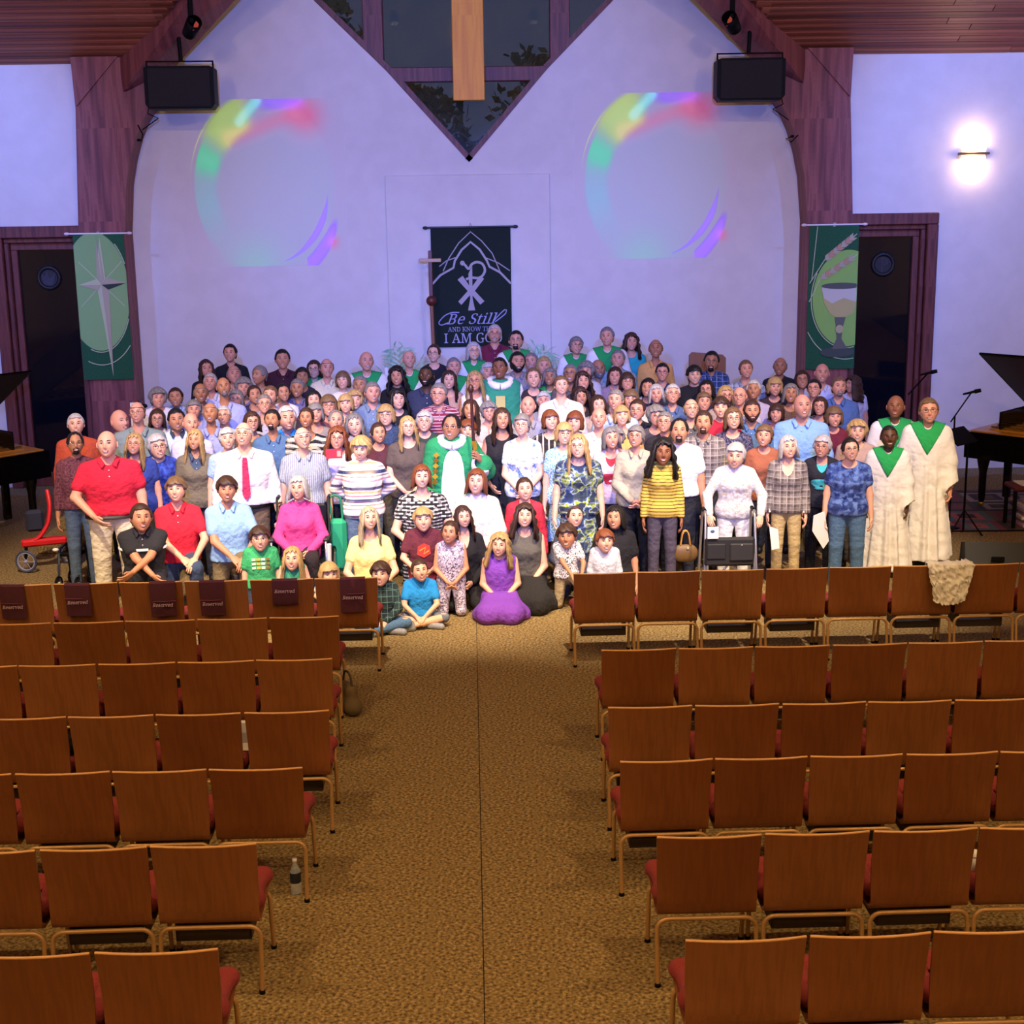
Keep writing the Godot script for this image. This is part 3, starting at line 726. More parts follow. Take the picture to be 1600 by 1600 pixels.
func small_things() -> void:
	# pale knitted garment thrown over the first-row backs
	var c := thing("draped_cardigan", "crumpled off-white cardigan draped over a first-row chair back, chalice-banner side", "garment", Vector3(4.146, 0.86, -12.062) + Vector3(0, -0.005, 0.0))
	var st := st_new()
	st.set_smooth_group(1)
	var ns := FastNoiseLite.new()
	ns.seed = 4
	ns.frequency = 1.0
	var nu := 34
	var nv := 40
	for layer in 2:
		for j in nv:
			for i in nu:
				var q: Array[Vector3] = []
				for k in [[0, 0], [1, 0], [1, 1], [0, 1]]:
					var u: float = (i + k[0]) / float(nu) * 2.0 - 1.0
					var v: float = (j + k[1]) / float(nv)
					var s := v * 0.62 - 0.22
					var y := 0.02 - maxf(0.0, s - 0.03) if s > -0.03 else 0.02 + s + 0.03
					var z := 0.03 if s > 0.03 else (-0.07 if s < -0.03 else s * 1.6 - 0.02)
					var bottom := maxf(0.0, s - 0.05)
					var wdt := 0.20 * (1.0 - 0.9 * bottom) + 0.02 * ns.get_noise_2d(v * 3.0, 7.0)
					var wr := ns.get_noise_2d(u * 2.6, v * 5.0) * 0.045 + ns.get_noise_2d(u * 6.0 + 9.0, v * 11.0) * 0.022
					q.append(Vector3(u * wdt, y + wr * 0.4 + 0.02 * u * u * float(s > 0.2) * 2.0, z + absf(wr) * 1.6 * (1.0 if s > -0.03 else -1.0) - layer * 0.006))
				if layer == 0: quad(st, q[0], q[1], q[2], q[3])
				else: quad(st, q[3], q[2], q[1], q[0])
	part("knit", done(st), flat("#e4ded2", 0.95), c)
	# bottle on the carpet
	var b := thing("water_bottle", "clear plastic water bottle with a dark blue label standing under a chair", "bottle", Vector3(-1.12, 0, -8.003))
	var g := StandardMaterial3D.new()
	g.albedo_color = Color(0.85, 0.9, 0.95, 0.3)
	g.transparency = BaseMaterial3D.TRANSPARENCY_ALPHA
	g.roughness = 0.08
	part("body", lathem([Vector2(0.0, 0.0), Vector2(0.030, 0.0), Vector2(0.033, 0.01), Vector2(0.032, 0.15), Vector2(0.014, 0.19), Vector2(0.013, 0.205)], 16), g, b)
	part("label", lathem([Vector2(0.0335, 0.075), Vector2(0.0335, 0.14)], 16), flat("#16202e", 0.5), b)
	part("cap", lathem([Vector2(0.0, 0.205), Vector2(0.015, 0.205), Vector2(0.015, 0.225), Vector2(0.0, 0.225)], 12), M.white, b)
	# handbag beside the aisle
	var h := thing("shoulder_bag", "olive brown shoulder bag standing on the floor by the aisle chairs", "bag", Vector3(-1.051, 0, -11.079), 0.5)
	var f := Fld.new(Vector3(-0.12, -0.02, -0.2), Vector3(0.12, 0.36, 0.2), 0.016)
	f.cap(Vector3(0, 0.07, -0.10), Vector3(0, 0.07, 0.10), 0.075, 0.075, 0.05)
	f.cap(Vector3(0, 0.20, -0.07), Vector3(0, 0.20, 0.07), 0.05, 0.05, 0.08)
	f.cut(Vector3(0, -1, 0), 0.0)
	part("body", f.mesh(), flat("#5b4a30", 0.9), h)
	part("strap", tubem(curve3([Vector3(0, 0.22, -0.09), Vector3(0, 0.33, -0.05), Vector3(0, 0.33, 0.05), Vector3(0, 0.22, 0.09)]), 0.010, 6), flat("#3a2e1e", 0.8), h)
	# leaflets and cups left on the seats
	var k := 0
	for q in [[Vector3(-1.594, 0.487, -9.085), 1, "fourth row, star-banner side"], [Vector3(3.063, 0.487, -10.195), 0, "second row, chalice-banner side"], [Vector3(3.019, 0.487, -12.325), 1, "first row, chalice-banner side"], [Vector3(-2.719, 0.487, -9.085), 2, "fourth row, star-banner side"], [Vector3(1.391, 0.487, -7.095), 2, "fifth row, chalice-banner side"], [Vector3(2.659, 0.487, -7.095), 0, "fifth row, chalice-banner side"], [Vector3(-2.204, 0.487, -7.145), 1, "sixth row, star-banner side"], [Vector3(1.864, 0.487, -8.105), 2, "fourth row, chalice-banner side"]]:
		var t := thing(["white_cup", "folded_leaflet", "small_purse"][q[1]], ["white paper cup", "folded white leaflet", "small black purse"][q[1]] + " left on a chair seat, " + q[2], ["cup", "leaflet", "purse"][q[1]], q[0], 0.3 * k)
		if q[1] == 0:
			part("body", lathem([Vector2(0.0, 0.0), Vector2(0.034, 0.0), Vector2(0.044, 0.10), Vector2(0.041, 0.10), Vector2(0.032, 0.006)], 16), M.white, t)
			part("lid", lathem([Vector2(0.046, 0.098), Vector2(0.046, 0.108), Vector2(0.03, 0.114), Vector2(0.0, 0.114)], 16), M.white, t)
		elif q[1] == 1:
			part("sheet", prism(vecs([-0.07, 0, 0.07, 0, 0.07, 0.20, -0.07, 0.20]), -0.002, 0.0), M.white, t, Transform3D(Basis(Vector3.RIGHT, -0.25), Vector3.ZERO))
			part("sheet", prism(vecs([-0.07, 0, 0.07, 0, 0.07, 0.20, -0.07, 0.20]), 0.0, 0.002), flat("#cfd4da", 0.8), t, Transform3D(Basis(Vector3.RIGHT, 0.12), Vector3(0, 0, -0.02)))
		else:
			part("body", ellm(Vector3(0.09, 0.06, 0.05), 14, 10), M.black, t, Transform3D(Basis(), Vector3(0, 0.055, 0)))
			part("handle", tubem(curve3([Vector3(-0.06, 0.09, 0), Vector3(-0.03, 0.17, 0), Vector3(0.03, 0.17, 0), Vector3(0.06, 0.09, 0)]), 0.007, 6), M.black, t)
		k += 1
func curve3(pts: Array, n := 14) -> Array:
	var c := Curve3D.new()
	for i in pts.size():
		var t := Vector3.ZERO
		if i > 0 and i < pts.size() - 1: t = (pts[i + 1] - pts[i - 1]) / 6.0
		c.add_point(pts[i], -t, t)
	var o := []
	for k in n + 1: o.append(c.sample_baked(c.get_baked_length() * k / n, true))
	return o
# ---------------------------------------------------------------- instruments and other things around the group
func wheel(t: Node3D, called: String, at: Vector3, r: float, tyre: Material, rim: Material, spokes := 8, turn := PI / 2) -> void:
	var x := Transform3D(Basis(Vector3.UP, turn), at)
	var w := part(called, torus(r - 0.014, 0.014, 24, 8), tyre, t, x)
	part("rim", torus(r - 0.032, 0.008, 24, 6), rim, w)
	var st := st_new()
	for k in spokes:
		var a := TAU * k / spokes
		tube(st, [Vector3(0, 0, 0), Vector3(cos(a) * (r - 0.03), sin(a) * (r - 0.03), 0)], 0.004, 5)
	part("spokes", done(st), rim, w)
	part("hub", ellm(Vector3(0.022, 0.022, 0.03), 10, 8), rim, w)
func piano(at: Vector3, s: float, label: String) -> void:
	var t := thing("grand_piano", label, "piano", at, s * 0.75)
	var ol := PackedVector2Array()
	# plan outline: keyboard at the back (+y of the plan), tail towards the middle of the hall
	for p in [[0.0, 0.0], [0.0, 1.45], [1.9, 1.45], [1.9, 0.55], [1.65, 0.32], [1.25, 0.22], [0.9, 0.05], [0.5, -0.02]]:
		ol.append(Vector2(p[0] * s, p[1]))
	var up := Transform3D(Basis(Vector3.RIGHT, -PI / 2), Vector3(0, 0, 0))
	part("rim", prism(ol, 0.66, 1.0), M.gloss, t, up)
	var inner := Geometry2D.offset_polygon(ol, -0.05)[0]
	part("soundboard", prism(inner, 0.99, 1.012), flat("#c8892e", 0.35), t, up)
	part("iron_plate", prism(Geometry2D.offset_polygon(ol, -0.22)[0], 1.01, 1.03), flat("#d8a040", 0.3, 0.5), t, up)
	for k in 9:
		part("plate_strut", boxm(Vector3(min(s * (0.3 + 0.17 * k), s * (0.33 + 0.17 * k)), 1.03, -1.25), Vector3(max(s * (0.3 + 0.17 * k), s * (0.33 + 0.17 * k)), 1.05, -0.42)), flat("#6a4a1c", 0.4), t)
	# lid hinged on the straight far side, propped up
	var lid := PackedVector2Array()
	for p in ol: lid.append(Vector2(p.x - s * 1.9, p.y))
	var lt := Transform3D(Basis(Vector3(0, 0, 1), -s * 0.52), Vector3(s * 1.9, 1.02, 0)) * up
	var ld := part("lid", prism(lid, 0.0, 0.025), M.gloss, t, lt)
	part("lid_lining", prism(Geometry2D.offset_polygon(lid, -0.03)[0], -0.003, 0.0), flat("#1a0f0a", 0.3), ld)
	part("prop_stick", tubem([Vector3(s * 0.55, 1.0, -0.15), Vector3(s * 0.70, 1.66, -0.30)], 0.012, 6), M.black, t)
	part("music_desk", boxm(Vector3(min(s * 0.2, s * 0.85), 1.03, -1.1), Vector3(max(s * 0.2, s * 0.85), 1.26, -1.07), 0.01), M.gloss, t)
	for p in [[0.18, -0.25], [1.7, -0.75], [0.25, -1.3]]:
		var l := part("leg", lathem([Vector2(0.03, 0.05), Vector2(0.045, 0.10), Vector2(0.05, 0.45), Vector2(0.08, 0.60), Vector2(0.08, 0.67)], 12), M.gloss, t, Transform3D(Basis(), Vector3(s * p[0], 0, p[1])))
		part("castor", ellm(Vector3(0.04, 0.035, 0.04), 10, 8), flat("#a08040", 0.3, 0.7), l, Transform3D(Basis(), Vector3(0, 0.035, 0)))
	var ly := part("pedal_lyre", boxm(Vector3(min(s * 0.5, s * 0.56), 0.10, -1.15), Vector3(max(s * 0.5, s * 0.56), 0.67, -1.05), 0.01), M.gloss, t)
	part("pedal", boxm(Vector3(s * 0.53 - 0.02, 0.06, -1.05), Vector3(s * 0.53 + 0.02, 0.08, -0.93)), flat("#a08040", 0.3, 0.7), ly)
func mic_stand(at: Vector3, tip: Vector3, label: String, base_y := 0.0) -> void:
	var t := thing("microphone_stand", label, "microphone", Vector3(at.x, base_y, at.z))
	var o := Vector3(at.x, base_y, at.z)
	var top := Vector3(0, at.y - base_y, 0)
	part("base", lathem([Vector2(0.13, 0.0), Vector2(0.13, 0.015), Vector2(0.03, 0.03), Vector2(0.0, 0.03)], 16), M.black, t)
	part("pole", tubem([Vector3(0, 0.02, 0), top], 0.011, 6), M.black, t)
	part("boom", tubem([top + (top - (tip - o)) * 0.25, tip - o], 0.009, 6), M.black, t)
	var d := (Vector3(1, 0.25, 0.2)).normalized()
	part("microphone", tubem([tip - o - d * 0.10, tip - o + d * 0.03, tip - o + d * 0.04, tip - o + d * 0.11], [0.011, 0.017, 0.026, 0.022], 10), M.black, t)
func stage_things() -> void:
	piano(Vector3(7.30, 0, -17.0), 1.0, "black grand piano with its lid propped open beside the choir robes")
	piano(Vector3(-6.3, 0, -16.9), -1.0, "dark grand piano with its lid raised beside the rust orange pullover")
	# patterned rug under the piano
	var ri := Image.create(128, 128, false, Image.FORMAT_RGB8)
	var rc := ["#2a2a36", "#7a3540", "#8a7a72", "#4f6470", "#3a2c30", "#a05a58", "#5a4a44"]
	for y in 128:
		for x in 128:
			var bx_ := x / 32
			var by_ := y / 32
			var u := x % 32
			var v := y % 32
			var ring: int = min(min(u, 31 - u), min(v, 31 - v)) / 5
			ri.set_pixel(x, y, Color(rc[(bx_ * 3 + by_ * 5 + ring * 2) % 7]))
	var rm := tri(flat("#ffffff", 0.97), ImageTexture.create_from_image(ri), Vector3.ONE * 0.45)
	var rug := thing("rug", "patterned rug of red, grey and black blocks under the open piano", "rug", Vector3(7.6, 0, -17.7))
	part("pile", boxm(Vector3(-2.0, 0.0, -1.3), Vector3(2.0, 0.012, 1.05), 0.004), rm, rug, Transform3D(Basis(Vector3.UP, -0.06), Vector3.ZERO))
	part("binding", boxm(Vector3(-2.0, 0.0, 1.05), Vector3(2.0, 0.014, 1.08), 0.004), M.black, rug, Transform3D(Basis(Vector3.UP, -0.06), Vector3.ZERO))
	# stool with books
	var stl := thing("piano_bench", "low bench beside the open piano with songbooks beneath", "bench", Vector3(6.75, 0.012, -16.95))
	part("seat", boxm(Vector3(-0.25, 0.46, -0.18), Vector3(0.40, 0.52, 0.18), 0.02), flat("#5a2028", 0.8), stl)
	for x in [-0.22, 0.36]:
		for z in [-0.14, 0.14]:
			part("leg", boxm(Vector3(x - 0.02, 0, z - 0.02), Vector3(x + 0.02, 0.46, z + 0.02), 0.004), M.black, stl)
	for k in 7:
		var bk := thing("songbook", "songbook in the stack beneath the piano bench, %s from the floor" % NTH[k], "book", Vector3(6.82 + 0.02 * sin(k * 2.3), 0.014 + 0.046 * k, -16.93), 0.08 * sin(k * 1.7), "songbooks under the bench")
		part("cover", boxm(Vector3(-0.17, 0, -0.12), Vector3(0.17, 0.043, 0.12), 0.004), flat(["#c8a8b0", "#b58a98", "#d8c8cc", "#8a6a78", "#c4b4bc", "#d0c0c8", "#a88898"][k], 0.8), bk)
		part("pages", boxm(Vector3(-0.166, 0.005, 0.119), Vector3(0.172, 0.038, 0.122)), M.white, bk)
	var pp := thing("sheet_music", "white sheet of music lying on the piano bench", "paper", Vector3(6.80, 0.533, -16.95))
	part("sheet", boxm(Vector3(-0.20, 0, -0.14), Vector3(0.26, 0.012, 0.14)), M.white, pp)
	mic_stand(Vector3(5.458, 1.604, -17.6), Vector3(5.584, 1.842, -17.4), "black microphone on a boom stand in front of the chalice-side door")
	mic_stand(Vector3(5.773, 1.386, -16.9), Vector3(5.923, 1.682, -16.8), "microphone stand with a tan foam cover beside the open piano")
	# music stand with a case in front of the piano
	var ms := thing("music_stand", "black music stand with a dark folder beside the open piano", "music stand", Vector3(5.844, 0, -16.6))
	part("tripod", tubem([Vector3(-0.2, 0.0, 0.1), Vector3(0, 0.3, 0), Vector3(0.2, 0.0, 0.1)], 0.012, 6), M.black, ms)
	part("pole", tubem([Vector3(0, 0.05, 0), Vector3(0, 1.1, 0)], 0.014, 6), M.black, ms)
	part("desk", boxm(Vector3(-0.22, 0, -0.01), Vector3(0.22, 0.26, 0.01), 0.005), M.black, ms, Transform3D(Basis(Vector3.UP, 0.7) * Basis(Vector3.RIGHT, -0.9), Vector3(0, 1.10, 0)))
	# wedge monitor
	var mo := thing("floor_monitor", "dark grey wedge loudspeaker lying on the floor behind the front chairs", "loudspeaker", Vector3(5.669, 0, -15.087), -0.15)
	part("cabinet", prism(vecs([-0.20, 0, 0.20, 0, 0.15, 0.24, -0.08, 0.30]), -0.33, 0.33), flat("#2a2b2e", 0.7), mo, Transform3D(Basis(Vector3.UP, PI / 2), Vector3.ZERO))
	part("handle", boxm(Vector3(-0.07, 0.11, 0.195), Vector3(0.07, 0.17, 0.21), 0.01), M.black, mo)
	# palms and candle at the wall
	for k in 2:
		var at: Vector3 = [Vector3(-0.979, 1.482, -20), Vector3(0.832, 1.449, -20)][k]
		var pl := thing("potted_palm", "pale green palm fronds at the chancel wall, on the %s side of the hanging banner" % ["star", "chalice"][k], "plant", Vector3(at.x, 0.6, at.z))
		part("pot", lathem([Vector2(0.0, 0.0), Vector2(0.13, 0.0), Vector2(0.18, 0.30), Vector2(0.16, 0.30), Vector2(0.15, 0.26), Vector2(0.0, 0.26)], 16), flat("#4a3a34", 0.6), pl)
		var ends: Array = [[[-0.34, 1.02], [-0.14, 1.36], [0.10, 1.38], [0.38, 1.16], [-0.30, 0.82], [0.30, 0.80]], [[0.48, 1.02], [0.30, 1.28], [0.10, 1.38], [-0.12, 1.25], [0.42, 0.74], [-0.2, 0.9]]][k]
		for e in ends:
			var st := st_new()
			st.set_smooth_group(-1)
			var sp := curve3([Vector3(0, 0.25, 0), Vector3(e[0] * 0.35, e[1] * 0.85, 0.05), Vector3(e[0] * 0.8, e[1] * 1.02, 0.10), Vector3(e[0] * 1.15, e[1] * 0.93, 0.14)], 22)
			tube(st, sp, 0.007, 5)
			for i in range(6, 23):
				var dr: Vector3 = (sp[min(i + 1, 22)] - sp[i - 1]).normalized()
				for sd in [-1.0, 1.0]:
					var n: Vector3 = dr.cross(Vector3(0, 0, 1)).normalized() * sd
					var ln := 0.20 * sin(PI * clampf((i - 4) / 20.0, 0.05, 0.97)) + 0.04
					var tip: Vector3 = sp[i] + (n * 0.75 + dr * 0.75 + Vector3(0, -0.35, 0.25)).normalized() * ln
					var mid: Vector3 = sp[i].lerp(tip, 0.45) + Vector3(0, 0.012, 0)
					var wv := dr * 0.019
					quad(st, sp[i] - wv * 0.4, mid - wv, tip, mid + wv)
			part("frond", done(st), flat(["#a4cfae", "#93c09e", "#b8dcc0"][ends.find(e) % 3], 0.6), pl)
	var cd := thing("altar_candle", "tall white candle standing beside the palm", "candle", Vector3(-1.156, 1.652, -19.6) * Vector3(1, 0, 1) + Vector3(0, 0.6, 0))
	part("holder", lathem([Vector2(0.10, 0.0), Vector2(0.10, 0.02), Vector2(0.025, 0.05), Vector2(0.025, 0.72), Vector2(0.05, 0.74), Vector2(0.0, 0.75)], 12), flat("#8a7040", 0.35, 0.6), cd)
	part("wax", lathem([Vector2(0.0, 0.74), Vector2(0.034, 0.74), Vector2(0.034, 1.16), Vector2(0.0, 1.17)], 12), M.white, cd)
	# carved chair behind the plaid shirt
	var pc: Vector3 = Vector3(3.092, 1.815, -18.5)
	var ch := thing("carved_chair", "tall wooden clergy chair standing behind the blue plaid shirt", "chair", Vector3(pc.x, 0.6, pc.z))
	var cwd := flat("#8a5a34", 0.5)
	part("backrest", prism(vecs([-0.24, 0.4, 0.24, 0.4, 0.24, pc.y - 0.50, 0.20, pc.y - 0.46, -0.20, pc.y - 0.42, -0.24, pc.y - 0.46]), -0.28, -0.22), cwd, ch)
	part("seat", boxm(Vector3(-0.26, 0.40, -0.25), Vector3(0.26, 0.46, 0.25), 0.01), cwd, ch)
	for x in [-0.23, 0.23]:
		for z in [-0.24, 0.22]:
			part("leg", boxm(Vector3(x - 0.025, 0, z - 0.025), Vector3(x + 0.025, 0.40, z + 0.025), 0.004), cwd, ch)
	# lyric stand at the far side
	var ls := thing("lyric_stand", "white-papered stand with a small black microphone by the star-side post", "music stand", Vector3(-4.061, 0.0, -17.4))
	part("pole", tubem([Vector3(0, 0.0, 0), Vector3(0, 1.55, 0)], 0.012, 6), M.black, ls)
	part("foot", lathem([Vector2(0.15, 0.0), Vector2(0.15, 0.012), Vector2(0.0, 0.02)], 14), M.black, ls)
	part("paper", boxm(Vector3(-0.07, 1.36, -0.005), Vector3(0.07, 1.66, 0.005)), M.white, ls)
	part("gooseneck", tubem([Vector3(0.0, 1.55, 0.01), Vector3(0.03, 1.68, 0.02), Vector3(0.10, 1.64, 0.03)], 0.005, 5), M.black, ls)
	part("microphone", ellm(Vector3(0.035, 0.026, 0.026), 10, 8), M.black, ls, Transform3D(Basis(), Vector3(0.11, 1.62, 0.03)))
	# red tricycle-like walker
	var rw := thing("red_walker", "red wheeled walker parked beside the dark piano", "walker", Vector3(-4.915, 0, -15.866) , 0.35)
	var rd := flat("#c81a24", 0.35)
	part("frame_tube", tubem(curve3([Vector3(-0.16, 0.34, 0.0), Vector3(0.0, 0.36, 0.02), Vector3(0.12, 0.50, 0.0), Vector3(0.17, 0.72, -0.05), Vector3(0.16, 0.88, -0.12)]), 0.035, 10, 0.7), rd, rw)
	part("seat_beam", boxm(Vector3(-0.17, 0.28, -0.06), Vector3(0.32, 0.36, 0.06), 0.02), rd, rw)
	part("bag", boxm(Vector3(-0.10, 0.42, -0.20), Vector3(0.10, 0.66, -0.08), 0.03), flat("#1c2238", 0.8), rw)
	part("rear_fork", tubem([Vector3(0.28, 0.30, 0), Vector3(0.34, 0.12, -0.12)], 0.016, 6), M.steel, rw)
	part("front_fork", tubem([Vector3(-0.12, 0.30, 0), Vector3(-0.14, 0.13, 0.05)], 0.018, 6), M.black, rw)
	var bl := flat("#3a3f5a", 0.5)
	wheel(rw, "wheel", Vector3(-0.14, 0.13, 0.09), 0.13, bl, flat("#8f96c0", 0.4), 6, -0.5)
	wheel(rw, "wheel", Vector3(0.34, 0.12, -0.14), 0.12, bl, flat("#8f96c0", 0.4), 6, -0.5)
	# folded dark rollator by the cream trousers
	var fr := thing("folded_rollator", "folded dark rollator standing before the burgundy patterned shirt", "walker", Vector3(-4.303, 0, -15.068), -0.2)
	for x in [-0.12, 0.10]:
		part("side_frame", tubem([Vector3(x, 0.10, 0.12), Vector3(x, 0.44, 0.06), Vector3(x, 0.46, -0.10), Vector3(x, 0.10, -0.16)], 0.016, 6), flat("#1a2238", 0.4), fr)
		wheel(fr, "wheel", Vector3(x, 0.08, 0.13), 0.08, M.black, M.steel, 5)
		wheel(fr, "wheel", Vector3(x, 0.08, -0.17), 0.08, M.black, M.steel, 5)
	part("seat_pad", boxm(Vector3(-0.12, 0.36, -0.10), Vector3(0.10, 0.40, 0.08), 0.01), M.black, fr)
	part("brake_knob", ellm(Vector3(0.035, 0.02, 0.03), 10, 8), M.white, fr, Transform3D(Basis(), Vector3(-0.14, 0.44, 0.10)))
	wheelchair(Vector3(-1.749, 0, -14.15))
	walker(Vector3(2.586, 0, -14.18))
	# handbag, papers, staff
	var hb: Vector3 = Vector3(2.178, 0.665, -14.42)
	var bag := thing("handbag", "brown handbag with tan handles held by the striped yellow top", "handbag", hb)
	var f := Fld.new(Vector3(-0.17, -0.40, -0.1), Vector3(0.17, 0.02, 0.1), 0.014)
	f.cap(Vector3(-0.04, -0.26, 0), Vector3(0.04, -0.26, 0), 0.095, 0.095, 0.03, 1.0, 0.5)
	part("body", f.mesh(), flat("#6e5228", 0.5), bag)
	for x in [-0.02, 0.02]:
		part("handle", tubem(curve3([Vector3(-0.05, -0.17, x), Vector3(-0.03, -0.05, x), Vector3(0.0, -0.02, x), Vector3(0.03, -0.05, x), Vector3(0.05, -0.17, x)]), 0.008, 6), flat("#c08a3c", 0.5), bag)
	part("clasp", ellm(Vector3(0.015, 0.015, 0.01), 8, 6), flat("#e0c890", 0.3, 0.6), bag, Transform3D(Basis(), Vector3(0.02, -0.20, 0.05)))
	var pa := thing("paper_sheets", "white sheets of paper held by the blue tie-dye top", "paper", Vector3(3.562, 0.767, -14.38), 0.2)
	part("sheet", prism(vecs([-0.07, 0.02, 0.05, 0.06, 0.11, -0.26, 0.05, -0.34, -0.08, -0.14]), -0.003, 0.003), M.white, pa)
	var pb := thing("paper_sheets", "white folded programme held beside the tan trousers", "paper", Vector3(3.075, 0.636, -14.35), -0.2)
	part("sheet", prism(vecs([-0.04, 0.05, 0.05, 0.02, 0.07, -0.18, -0.01, -0.20]), -0.003, 0.003), M.white, pb)
	var sf: Vector3 = Vector3(0.026, 2.042, -15.05)
	var stf := thing("wooden_staff", "dark wooden staff with a gold band held by the green cope", "staff", Vector3(sf.x, 0.0, sf.z))
	part("shaft", tubem([Vector3(0.03, 0.0, 0), Vector3(-0.035, sf.y, 0)], 0.017, 8), flat("#3c1a12", 0.45), stf)
	part("gold_band", tubem([Vector3(-0.005, 1.42, 0), Vector3(-0.013, 1.52, 0)], 0.024, 10), flat("#d8a030", 0.3, 0.7), stf)
	part("finial", ellm(Vector3(0.03, 0.05, 0.03), 10, 8), flat("#3c1a12", 0.45), stf, Transform3D(Basis(), Vector3(-0.036, sf.y + 0.03, 0)))
	var rb := thing("red_booklet", "red booklet held up by the pale lavender top", "booklet", Vector3(-1.469, 1.409, -15.05), 0.1)
	part("cover", boxm(Vector3(-0.085, -0.05, -0.006), Vector3(0.085, 0.05, 0.006), 0.002), flat("#c8283a", 0.6), rb)
	part("title_strip", boxm(Vector3(0.03, -0.03, 0.006), Vector3(0.07, 0.03, 0.008)), flat("#e8a088", 0.6), rb)
func wheelchair(at: Vector3) -> void:
	var t := thing("wheelchair", "black wheelchair with white-padded armrests carrying the pink sweater", "wheelchair", at)
	var bk := flat("#15151a", 0.5)
	part("seat", boxm(Vector3(-0.24, 0.46, -0.22), Vector3(0.24, 0.51, 0.26), 0.02), bk, t)
	part("backrest", boxm(Vector3(-0.24, 0.50, -0.27), Vector3(0.24, 1.02, -0.22), 0.02), bk, t)
	for s in [-1.0, 1.0]:
		wheel(t, "wheel", Vector3(s * 0.31, 0.30, -0.10), 0.30, M.black, M.steel, 14)
		wheel(t, "castor", Vector3(s * 0.24, 0.09, 0.34), 0.09, M.black, M.steel, 6)
		part("side_frame", tubem([Vector3(s * 0.26, 0.14, 0.34), Vector3(s * 0.26, 0.50, 0.28), Vector3(s * 0.26, 0.50, -0.24), Vector3(s * 0.26, 1.06, -0.27), Vector3(s * 0.26, 1.06, -0.40)], 0.014, 8), bk, t)
		part("armrest_frame", tubem([Vector3(s * 0.27, 0.50, 0.22), Vector3(s * 0.27, 0.72, 0.22), Vector3(s * 0.27, 0.72, -0.22)], 0.013, 8), M.steel, t)
		part("armrest_pad", boxm(Vector3(s * 0.27 - 0.025, 0.72, -0.16), Vector3(s * 0.27 + 0.025, 0.755, 0.22), 0.01), bk, t)
		part("brake_grip", tubem([Vector3(s * 0.30, 0.50, 0.26), Vector3(s * 0.31, 0.72, 0.30)], 0.022, 8), M.white, t)
		part("push_grip", tubem([Vector3(s * 0.26, 1.06, -0.32), Vector3(s * 0.26, 1.06, -0.42)], 0.02, 8), bk, t)
		part("footrest", boxm(Vector3(s * 0.11 - 0.08, 0.055, 0.34), Vector3(s * 0.11 + 0.08, 0.075, 0.58), 0.006), bk, t)
		part("footrest_hanger", tubem([Vector3(s * 0.22, 0.46, 0.28), Vector3(s * 0.21, 0.065, 0.40)], 0.012, 6), M.steel, t)
	var g := thing("tote_bag", "green bag hanging on the back of the wheelchair", "bag", at + Vector3(0.33, 0.28, -0.35))
	part("body", boxm(Vector3(-0.08, 0.0, -0.06), Vector3(0.10, 0.55, 0.06), 0.04), flat("#1f9a6a", 0.8), g)
	part("strap", tubem(curve3([Vector3(-0.04, 0.53, 0), Vector3(-0.06, 0.78, 0.0), Vector3(0.04, 0.78, 0), Vector3(0.06, 0.53, 0)]), 0.012, 6), flat("#17805a", 0.8), g)
func walker(at: Vector3) -> void:
	var t := thing("folding_walker", "aluminium folding walker with a black pouch standing before the silver blouse", "walker", at)
	for s in [-1.0, 1.0]:
		part("side_frame", tubem([Vector3(s * 0.27, 0.0, 0.16), Vector3(s * 0.25, 0.84, 0.06), Vector3(s * 0.25, 0.90, 0.02), Vector3(s * 0.25, 0.90, -0.12), Vector3(s * 0.25, 0.84, -0.16), Vector3(s * 0.27, 0.0, -0.26)], 0.014, 8), M.steel, t)
		part("rear_post", tubem([Vector3(s * 0.245, 0.0, 0.20), Vector3(s * 0.235, 0.60, 0.12)], 0.012, 8), M.steel, t)
		part("grip", tubem([Vector3(s * 0.25, 0.905, 0.0), Vector3(s * 0.25, 0.905, -0.12)], 0.02, 8), M.black, t)
		part("brace", tubem([Vector3(s * 0.25, 0.06, 0.15), Vector3(-s * 0.02, 0.42, 0.09)], 0.012, 8), M.steel, t)
		for z in [0.16, -0.26]:
			part("rubber_foot", lathem([Vector2(0.0, 0.0), Vector2(0.022, 0.0), Vector2(0.018, 0.05), Vector2(0.0, 0.05)], 10), M.black, t, Transform3D(Basis(), Vector3(s * 0.27, 0, z)))
	part("front_bar", tubem([Vector3(-0.25, 0.60, 0.10), Vector3(0.25, 0.60, 0.10)], 0.012, 8), M.steel, t)
	var p := part("pouch", boxm(Vector3(-0.27, 0.36, 0.11), Vector3(0.24, 0.66, 0.17), 0.025), flat("#1c1c1e", 0.75), t)
	part("pocket_flap", boxm(Vector3(-0.02, 0.42, 0.165), Vector3(0.22, 0.60, 0.19), 0.02), flat("#262629", 0.7), p)
	part("pocket_flap", boxm(Vector3(-0.25, 0.44, 0.165), Vector3(-0.06, 0.60, 0.185), 0.02), flat("#202023", 0.7), p)
	part("snap", ellm(Vector3(0.010, 0.010, 0.006), 8, 6), M.steel, p, Transform3D(Basis(), Vector3(0.10, 0.585, 0.192)))
	var tag := thing("white_purse_tag", "white card with a small badge hanging on the walker", "card", at + Vector3(-0.20, 0.68, 0.19))
	part("card", boxm(Vector3(-0.05, -0.02, -0.004), Vector3(0.06, 0.10, 0.004)), M.white, tag)
	part("badge", ellm(Vector3(0.022, 0.016, 0.005), 10, 6), flat("#4a5a8a", 0.5), tag, Transform3D(Basis(), Vector3(0.0, 0.055, 0.005)))
